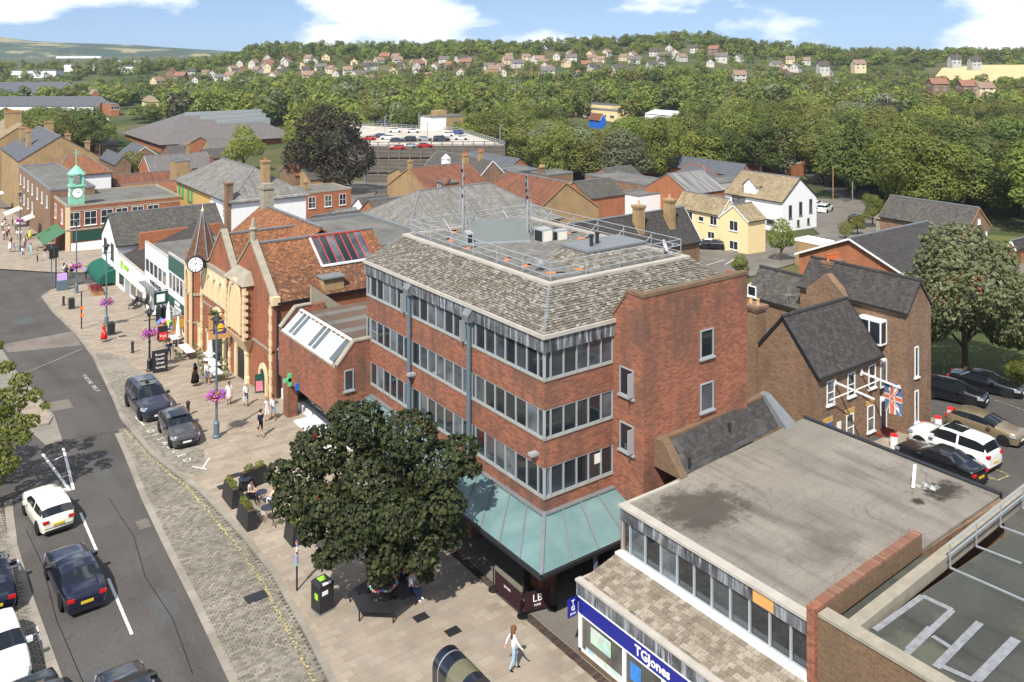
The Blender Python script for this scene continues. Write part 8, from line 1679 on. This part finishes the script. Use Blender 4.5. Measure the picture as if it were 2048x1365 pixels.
# planters with box and golden shrubs
def planter(label, x, y, rz, l_=1.5):
    t = thing('planter', label, 'planter', (x,y,.1), rz); MB().hexa([(-l_/2-.1,-.27,0),(l_/2+.1,-.27,0),(l_/2+.1,.27,0),(-l_/2-.1,.27,0)],[(-l_/2,-.17,.95),(l_/2,-.17,.95),(l_/2,.17,.95),(-l_/2,.17,.95)]).build('box', X['iron'], t); MB().box(-l_/2+.03,l_/2-.03,-.14,.14,.9,.97).build('soil', X['bark'], t)
    for c, mt, n in (((-l_*.22,0,1.12),'leaf_mid',330),((l_*.25,0,1.08),'leaf_lite',300)): link('shrub', leaf_mesh('shrub', crown([(*c,.3,.2,.22)], n, .075, 3), X[mt]), t)
planter('black tapered planter with shrubs nearest the setts', 15.95, 45.6, UPY); planter('second black planter farther along the kerb', 16.05, 48.3, UPY); planter('third black planter behind the round tables', 17.7, 49.4, .2); planter('black planter half hidden under the maple', 17.3, 42.6, UPY, 1.0)
def chair(x, y, rz, label):
    t = thing('bistro_chair', label, 'chair', (x,y,.1), rz, 'folding bistro chairs'); 
    for k in range(5): MB().bar((-.18+k*.09,-.2,.45),(-.18+k*.09,.2,.45),.05,.02).build('seat_slat', X['iron'], t)
    for z in (.62,.74,.85): MB().bar((-.22,-.19,z),(-.22,.19,z),.04,.02).build('back_slat', X['iron'], t)
    for s in (-1,1): MB().bar((-.24,s*.2,.9),(.16,s*.2,0),.025).build('leg', X['iron'], t); MB().bar((.18,s*.2,.45),(-.2,s*.2,0),.025).build('leg', X['iron'], t)
def btable(x, y, label, r_=.36):
    t = thing('bistro_table', label, 'table', (x,y,.1)); MB().lathe([(r_,.71),(r_,.735)], 18).build('table_top', m_plain('navy metal', (.03,.035,.06), .5, .4, 0, 0) if 'navy metal' not in bpy.data.materials else bpy.data.materials['navy metal'], t)
    for s in (-1,1):
        for q in (-1,1): MB().bar((s*.24,q*.1,0),(-s*.24,q*.1,.71),.022).build('leg', X['iron'], t)
btable(17.05,49.0,'farther round navy bistro table beside the planter'); btable(16.95,45.2,'nearer round navy bistro table by the shrubs'); btable(17.3,47.0,'small bistro table between the two seated women', .3)
for x, y, rz, lb in ((16.5,49.4,-.3,'black folding chair left of the farther navy table'),(16.9,48.3,1.4,'black folding chair facing the farther navy table'),(16.45,45.5,-.2,'black folding chair beside the nearer navy table'),(17.2,44.5,1.8,'black folding chair in front of the nearer navy table'),(17.7,46.4,1.9,'black folding chair under the seated woman in yellow'),(16.9,47.7,-1.0,'black folding chair under the long haired woman'),(19.0,46.0,2.6,'folding chair at the edge of the maple shade')): chair(x, y, rz, lb)
person('woman with long dark hair seated at the bistro table', (16.9,47.7,.1), FC(-60), 'sit', (.66,.68,.75), BK, BK, 0, 'trousers', False, True, h=1.65); person('woman in pale yellow top seated with her back to the road', (17.75,46.3,.1), FC(120), 'sit', (.72,.70,.45), (.55,.62,.75), (.3,.17,.07), 0, 'trousers', True, True, h=1.65)
# cafe tables outside the hall
def ctable(x, y, l_, label, rz=0):
    z = terr(x,y)+.1; t = thing('cafe_table', label, 'table', (x,y,z), rz); MB().box(-.38,.38,-l_/2,l_/2,.72,.76).build('table_top', X['upvc'], t)
    for s in (-1,1): MB().bar((0,s*l_*.35,0),(0,s*l_*.35,.72),.07).bar((-.3,s*l_*.35,.03),(.3,s*l_*.35,.03),.06).build('leg', X['iron'], t)
    og = m_plain('olive chair', (.14,.16,.07), .7, .3, 0, .1) if 'olive chair' not in bpy.data.materials else bpy.data.materials['olive chair']
    n = max(1, int(l_/.75))
    for s in (-1,1):
        for k in range(n):
            yy = (k+.5)/n*l_ - l_/2; q = Matrix.Rotation(rz,3,'Z') @ Vector((s*.72,yy,0)); c = thing('cafe_chair', 'olive metal chair pulled up to %s' % label, 'chair', (x+q.x,y+q.y,z), rz + (0 if s < 0 else math.pi), 'olive cafe chairs'); MB().box(-.2,.2,-.2,.2,.43,.46).build('seat', og, c); MB().box(-.22,-.19,-.2,.2,.6,.85).build('backrest', og, c)
            for a in (-.18,.18):
                for b in (-.18,.18): MB().bar((a,b,0),(a*.9-(.03 if a < 0 else 0),b,.85 if a < 0 else .44),.025).build('leg', og, c)
ctable(22.1,82.0,1.3,'small white cafe table by the closed parasol'); ctable(21.9,77.6,2.6,'long white cafe table before the great arch'); ctable(22.4,72.2,2.2,'white cafe table under the second parasol'); ctable(21.7,69.2,1.7,'square white cafe table nearest the lamp post'); ctable(23.0,74.9,.9,'white table set inside the ivy arch')
def parasol(label, x, y, h=2.7):
    z = terr(x,y)+.1; t = thing('parasol', label, 'parasol', (x,y,z)); MB().tube([(0,0,0),(0,0,h)], .03, 6).build('pole', X['upvc'], t); MB().lathe([(.05,h-.05),(.12,h-.5),(.2,h-1.3),(.24,h-1.75),(.1,h-1.8)], 9).build('furled_canopy', X['wpaint'], t); MB().lathe([(.3,0),(.3,.08),(.08,.12)], 10).build('base', X['iron'], t)
parasol('closed white parasol beside the turret', 22.3, 81.6); parasol('closed white parasol before the hall arches', 22.6, 73.2); parasol('closed pale parasol inside the green shop entrance', 23.2, 88.2)
def aboard(label, px, py, w_, h, c1, c2, rz, arch_=False):
    t = thing('pavement_sign', label, 'pavement sign', on(px, py), rz)
    for s in (1,-1): MB().hexa([(-w_/2,s*.28-.02,.05),(w_/2,s*.28-.02,.05),(w_/2,s*.28+.02,.05),(-w_/2,s*.28+.02,.05)],[(-w_/2,s*.05-.02,h),(w_/2,s*.05-.02,h),(w_/2,s*.05+.02,h),(-w_/2,s*.05+.02,h)]).build('board', X[c1], t)
    pz_ = MB().poly((-w_*.42,-.285,.15),(w_*.42,-.285,.15),(w_*.42,-.085,h*.93),(-w_*.42,-.085,h*.93)); pz_.build('panel', c2, t); return t
ab = aboard('tall black chalk board sign beside the old lantern post', 319, 746, 1.15, 1.75, 'iron', X['bpaint'], 0)
for k, tx in enumerate(('Sunday','Great','Steaks','Roasts')): lettering(tx, .27, X['wpaint'], (0,-.275+.05*k*.9-.02+.0, .45+.33*k), (1,0,0), (0,.15,1), ab, .004)
ab2 = aboard('black framed red sign reading pots on the pavement', 325, 684, .85, 1.35, 'iron', X['red'], 0); lettering('Pots', .34, X['wpaint'], (0,-.25,.5), (1,0,0), (0,.15,1), ab2, .004)
aboard('green a board with pink poster by the hall door', 521, 786, .8, 1.3, 'green_dk', m_plain('pink poster', (.62,.18,.25), .5, .3, 0, .6, 5), -.3)
# benches, piano and goods outside the shops
def bench(label, px, py, rz):
    t = thing('bench', label, 'bench', on(px, py), rz)
    for k in range(5): MB().bar((-.9,-.2+k*.1,.45),(.9,-.2+k*.1,.45),.08,.03).build('slat', X['iron'], t)
    for k in range(5): MB().bar((-.9,.28,.58+k*.1),(.9,.28,.58+k*.1),.08,.03).build('back_slat', X['iron'], t)
    for s in (-.88,.88): MB().bar((s,.3,0),(s,.3,1.05),.06).bar((s,-.22,0),(s,-.22,.66),.06).bar((s,-.22,.66),(s,.3,.66),.06).build('leg', X['iron'], t)
bench('black slatted bench outside the white shop', 266, 618, -2.0); bench('second black bench near the white doorway', 287, 615, 1.9)
pn_ = thing('street_piano', 'black upright piano with white keys outside the green shop', 'piano', on(315,642), -1.9); MB().box(-.75,.75,-.1,.45,.0,1.25).build('case', X['iron'], pn_); MB().box(-.75,.75,-.4,-.1,.6,.72).build('keybed', X['iron'], pn_); MB().box(-.68,.68,-.38,-.14,.72,.74).build('keys', X['wpaint'], pn_)
for k, (px, py, c) in enumerate(((325,652,(.12,.22,.55)),(330,655,(.8,.25,.5)),(337,657,(.35,.75,.1)),(344,655,(.35,.25,.5)),(352,668,(.15,.2,.6)),(358,672,(.6,.15,.2)),(348,648,(.75,.8,.85)),(372,640,(.75,.1,.08)))):
    p = on(px, py); t = thing('shop_goods', 'heap of %s garden goods outside the green shop' % ['blue','pink','lime green','lilac','navy striped','dark red','white','scarlet'][k], 'goods', p); m = MB()
    for q in range(5): m.ball((rnd.uniform(-.35,.35),rnd.uniform(-.35,.35),.25+rnd.uniform(0,.35)), rnd.uniform(.14,.26), 8)
    stuff(m.build('goods', cloth(c), t)); MB().box(-.5,.5,-.45,.45,0,.14).build('tray', X['wood'], t)
# barrier with lettering, second barrier with a seated man
def barrier(label, p, q, txt):
    p, q = Vector(p), Vector(q); t = thing('cafe_barrier', label, 'barrier', (p.x,p.y,.11)); d = q-p
    for v in (Vector((0,0,0)), Vector((d.x,d.y,0))): MB().tube([v, v+Vector((0,0,1.05))], .03, 8).lathe([(.24,0),(.24,.05),(.05,.09)], 14, v).build('post', X['iron'], t)
    MB().bar((0,0,.98),(d.x,d.y,.98),.025).bar((0,0,.14),(d.x,d.y,.14),.02).build('rail', X['iron'], t)
    n = Vector((d.y,-d.x,0)).normalized()
    MB().bar(Vector((d.x*.06,d.y*.06,.56)), Vector((d.x*.94,d.y*.94,.56)), .02, .8).build('banner', m_plain('maroon banner', (.035,.012,.016), .8, .2, 0, .05) if 'maroon banner' not in bpy.data.materials else bpy.data.materials['maroon banner'], t)
    if n.y > 0 or n.x > 0: n = -n
    dd = Vector((d.x,d.y,0)).normalized()
    if dd.cross(Vector((0,0,1))).dot(n) < 0: dd = -dd
    c = Vector((d.x/2,d.y/2,0)) + n*.02
    for k, (tx, s) in enumerate(txt): lettering(tx, s, X['wpaint'], c + Vector((0,0,.66-.30*k)), dd, (0,0,1), t, .004)
barrier('maroon barrier banner lettered LB beneath the canopy corner', (23.15,30.9), (24.55,30.55), (('LB',.46),('HAIR',.15))); barrier('maroon barrier side panel along the dark brick edging', (23.15,30.9), (23.2,33.2), (('LB HAIR',.14),)); barrier('black barrier screening the seat under the canopy', (23.3,38.2), (23.3,40.2), ())
person('man in white shirt bending forward on a seat under the canopy', (24.0,39.0,.11), FC(200), 'sit', (.72,.72,.73), (.35,.27,.17), (.05,.03,.02), 1, 'trousers', True, False, BK, 1.75)
pb_ = thing('pop_up_banner', 'tall dark pull up banner behind the LB barrier', 'banner', (24.3,32.1,.11), .5); MB().box(-.42,.42,-.02,.02,.1,2.0).build('sheet', m_plain('banner print', (.05,.045,.04), .6, .3, 0, .8, 3), pb_); MB().box(-.45,.45,-.12,.12,0,.1).build('base', X['iron'], pb_)
ap = thing('pavement_sign', 'grey framed poster stand outside the blue fronted shop', 'pavement sign', (23.0,23.6,.11), -1.4); MB().box(-.4,.4,-.03,.03,.1,1.2).build('frame', X['galv'], ap); MB().box(-.34,.34,-.04,-.03,.16,1.14).build('poster', X['poster'], ap); MB().box(-.4,.4,-.3,.3,0,.08).build('base', X['iron'], ap)
# rounded kiosk at the bottom edge
ks = thing('pavement_kiosk', 'glossy black kiosk with rounded barrel roof at the bottom edge', 'kiosk', (18.0,28.35,.1)); n = 14; R_ = .62; hk = 1.55
rows_ = [(-R_,.0),(-R_,hk*.8)] + [(-R_*math.cos(math.pi*k/n), hk*.8+R_*.95*math.sin(math.pi*k/n)) for k in range(1,n)] + [(R_,hk*.8),(R_,0)]
def kbar(y0, y1, mat, nm, g=0.0):
    m = MB(); r2 = [(x*(1+g), z*(1+g*.5)) for x, z in rows_]; m.v = [(x,y0,z) for x,z in r2] + [(x,y1,z) for x,z in r2]; q = len(r2); m.f = [(i,i+q,i+q+1,i+1) for i in range(q-1)] + [tuple(range(q))[::-1][::-1], tuple(range(q,2*q))[::-1]]; m.m = [0]*len(m.f)
    m.build(nm, mat, ks, smooth=False)
kg = m_paint('kiosk black', (.008,.011,.02), .1)
kbar(-1.6, .62, kg, 'shell'); kbar(-1.2, -.35, m_plain('olive kiosk glass', (.14,.13,.08), .1, .6, 0, .2, 3), 'glazed_panel', .008); kbar(.2, .25, X['galv'], 'trim_band', .01)
# club entrance, marker posts, aerials, dishes
for k, (px, py) in enumerate(((1901,842),(1876,860),(1848,872),(1788,897))):
    t = thing('marker_post', 'stubby white marker post with red cap, %s' % ['farthest along the club pavement','second from the gold car','third along the club pavement','nearest the black saloon'][k], 'bollard', on(px, py, .05)); MB().lathe([(.24,0),(.24,.75)], 12).build('post', X['upvc'], t); MB().lathe([(.25,.75),(.22,.84)], 12).build('cap', X['red'], t)
pc = G(1582,770,2.4); dish('dark satellite dish low on the club gable wall', pc + Vector((-.3,0,0)), .33, -.9, 'lead', .3); dish('pale satellite dish on the wall beside the office tower', G(1503,585,4.5), .33, -.9, 'concrete', .3)
ae = thing('tv_aerial', 'tall television aerial on the club chimney', 'aerial', G(1581,735,2.0)); MB().tube([(0,0,0),(0,0,5.6)], .03, 6).build('mast', X['galv'], ae); MB().bar((-.7,0,5.5),(.9,0,5.3),.03).build('boom', X['galv'], ae)
for k in range(9): MB().bar((-.7+k*.19,-.3,5.5-.024*k),(-.7+k*.19,.3,5.5-.024*k),.018).build('element', X['galv'], ae)
for k, (px, py, pyt, lab) in enumerate(((1157,352,322,'grey street light by the bright tree'),(1365,345,305,'white street light right of the brick villa'),(1612,338,304,'white street light with purple basket by the flats'),(1666,402,335,'wooden telegraph pole by the back lane'),(1722,232,194,'left of three floodlight columns above the wood'),(1750,232,192,'middle of three floodlight columns above the wood'),(1775,232,188,'right of three floodlight columns above the wood'),(1705,402,365,'road sign post at the lane bend'),(1858,402,380,'street light behind the barn ridge'),(245,205,180,'street light near the far cottage'))):
    p = G(px, py) if not 1720 <= px <= 1780 else PD(px, py, 330); d = p.x*S_+p.y*C_; hh = max(2.5, CAMZ+(YHZ-pyt)/FPX*d - p.z); t = thing('street_light', lab, 'street light', p); MB().tube([(0,0,-6 if 1720 <= px <= 1780 else 0),(0,0,hh)], .11, 6).build('column', X['wood' if px == 1666 else 'galv'], t); MB().bar((0,0,hh),(.9,.3,hh+.05),.14,.1).build('lamp_head', X['galv'], t)
for k, (px, py) in enumerate(((855,285),(770,270),(838,262),(1000,295),(712,262),(880,246))):
    p = WZ(px, py, zd); t = thing('deck_light', 'grey light column on the car park deck, %s' % ['among the front row cars','left by the red car','beside the white cars','at the right hand corner','at the left edge','behind the stair core'][k], 'street light', p); MB().tube([(0,0,0),(0,0,6)], .12, 6).build('column', X['galv'], t); MB().bar((-.2,0,6),(1.2,.2,6.05),.2,.12).build('lamp_head', X['galv'], t)
by = thing('blue_parasol', 'bright blue square parasol over the white building terrace', 'parasol', G(1305,412)); MB().tube([(0,0,0),(0,0,3)], .06, 6).build('pole', X['upvc'], by); MB().lathe([(3.0,2.6),(.1,3.6)], 4).build('canopy', X['bluep'], by)
gsn = thing('green_sign', 'lime green banner sign by the trees', 'sign', G(1275,350)); MB().box(-1.2,1.2,-.05,.05,1.2,4.4).build('panel', X['lime'], gsn); MB().bar((-1,0,0),(-1,0,1.3),.1).bar((1,0,0),(1,0,1.3),.1).build('leg', X['galv'], gsn)
# flower bed under the barrel awning, corner kiosk box, tables at the far cafe
fb_ = thing('flower_trough', 'low trough of dark red flowers under the green barrel awning', 'flower trough', on(192,588)); MB().box(-.5,.5,-1.8,1.8,0,.5).build('trough', X['wood'], fb_); fm = MB()
for k in range(500):
    c = Vector((rnd.uniform(-.6,.6),rnd.uniform(-1.9,1.9),.6+rnd.gauss(0,.12))); u = Vector((rnd.gauss(0,1),rnd.gauss(0,1),rnd.gauss(0,1))).normalized()*.09; v = u.cross(Vector((.2,.1,1))); fm.poly(c-u,c+v,c+u,c-v)
fm.build('flowers', cloth((.20,.02,.05)), fb_)
cb2 = thing('news_stand', 'grey cabinet with purple poster by the signals', 'cabinet', on(124,582)); MB().box(-.55,.55,-.4,.4,0,1.2).build('cabinet', X['bluegrey'], cb2); MB().hexa([(-.5,-.35,1.2),(.5,-.35,1.2),(.5,.3,1.2),(-.5,.3,1.2)],[(-.5,-.2,1.9),(.5,-.2,1.9),(.5,.3,1.9),(-.5,.3,1.9)]).build('poster_head', cloth((.45,.3,.6)), cb2)
rf_ = thing('red_flower_tub', 'tub of scarlet flowers half hidden by the maple', 'flower tub', (19.6,44.8,.1)); MB().lathe([(.3,0),(.42,.6),(.38,.6)], 12).build('tub', X['iron'], rf_); fm = MB()
for k in range(300):
    c = Vector((rnd.gauss(0,.3),rnd.gauss(0,.3),.95+rnd.gauss(0,.16))); u = Vector((rnd.gauss(0,1),rnd.gauss(0,1),rnd.gauss(0,1))).normalized()*.08; v = u.cross(Vector((.2,.1,1))); fm.poly(c-u,c+v,c+u,c-v)
fm.build('flowers', X['red'], rf_)
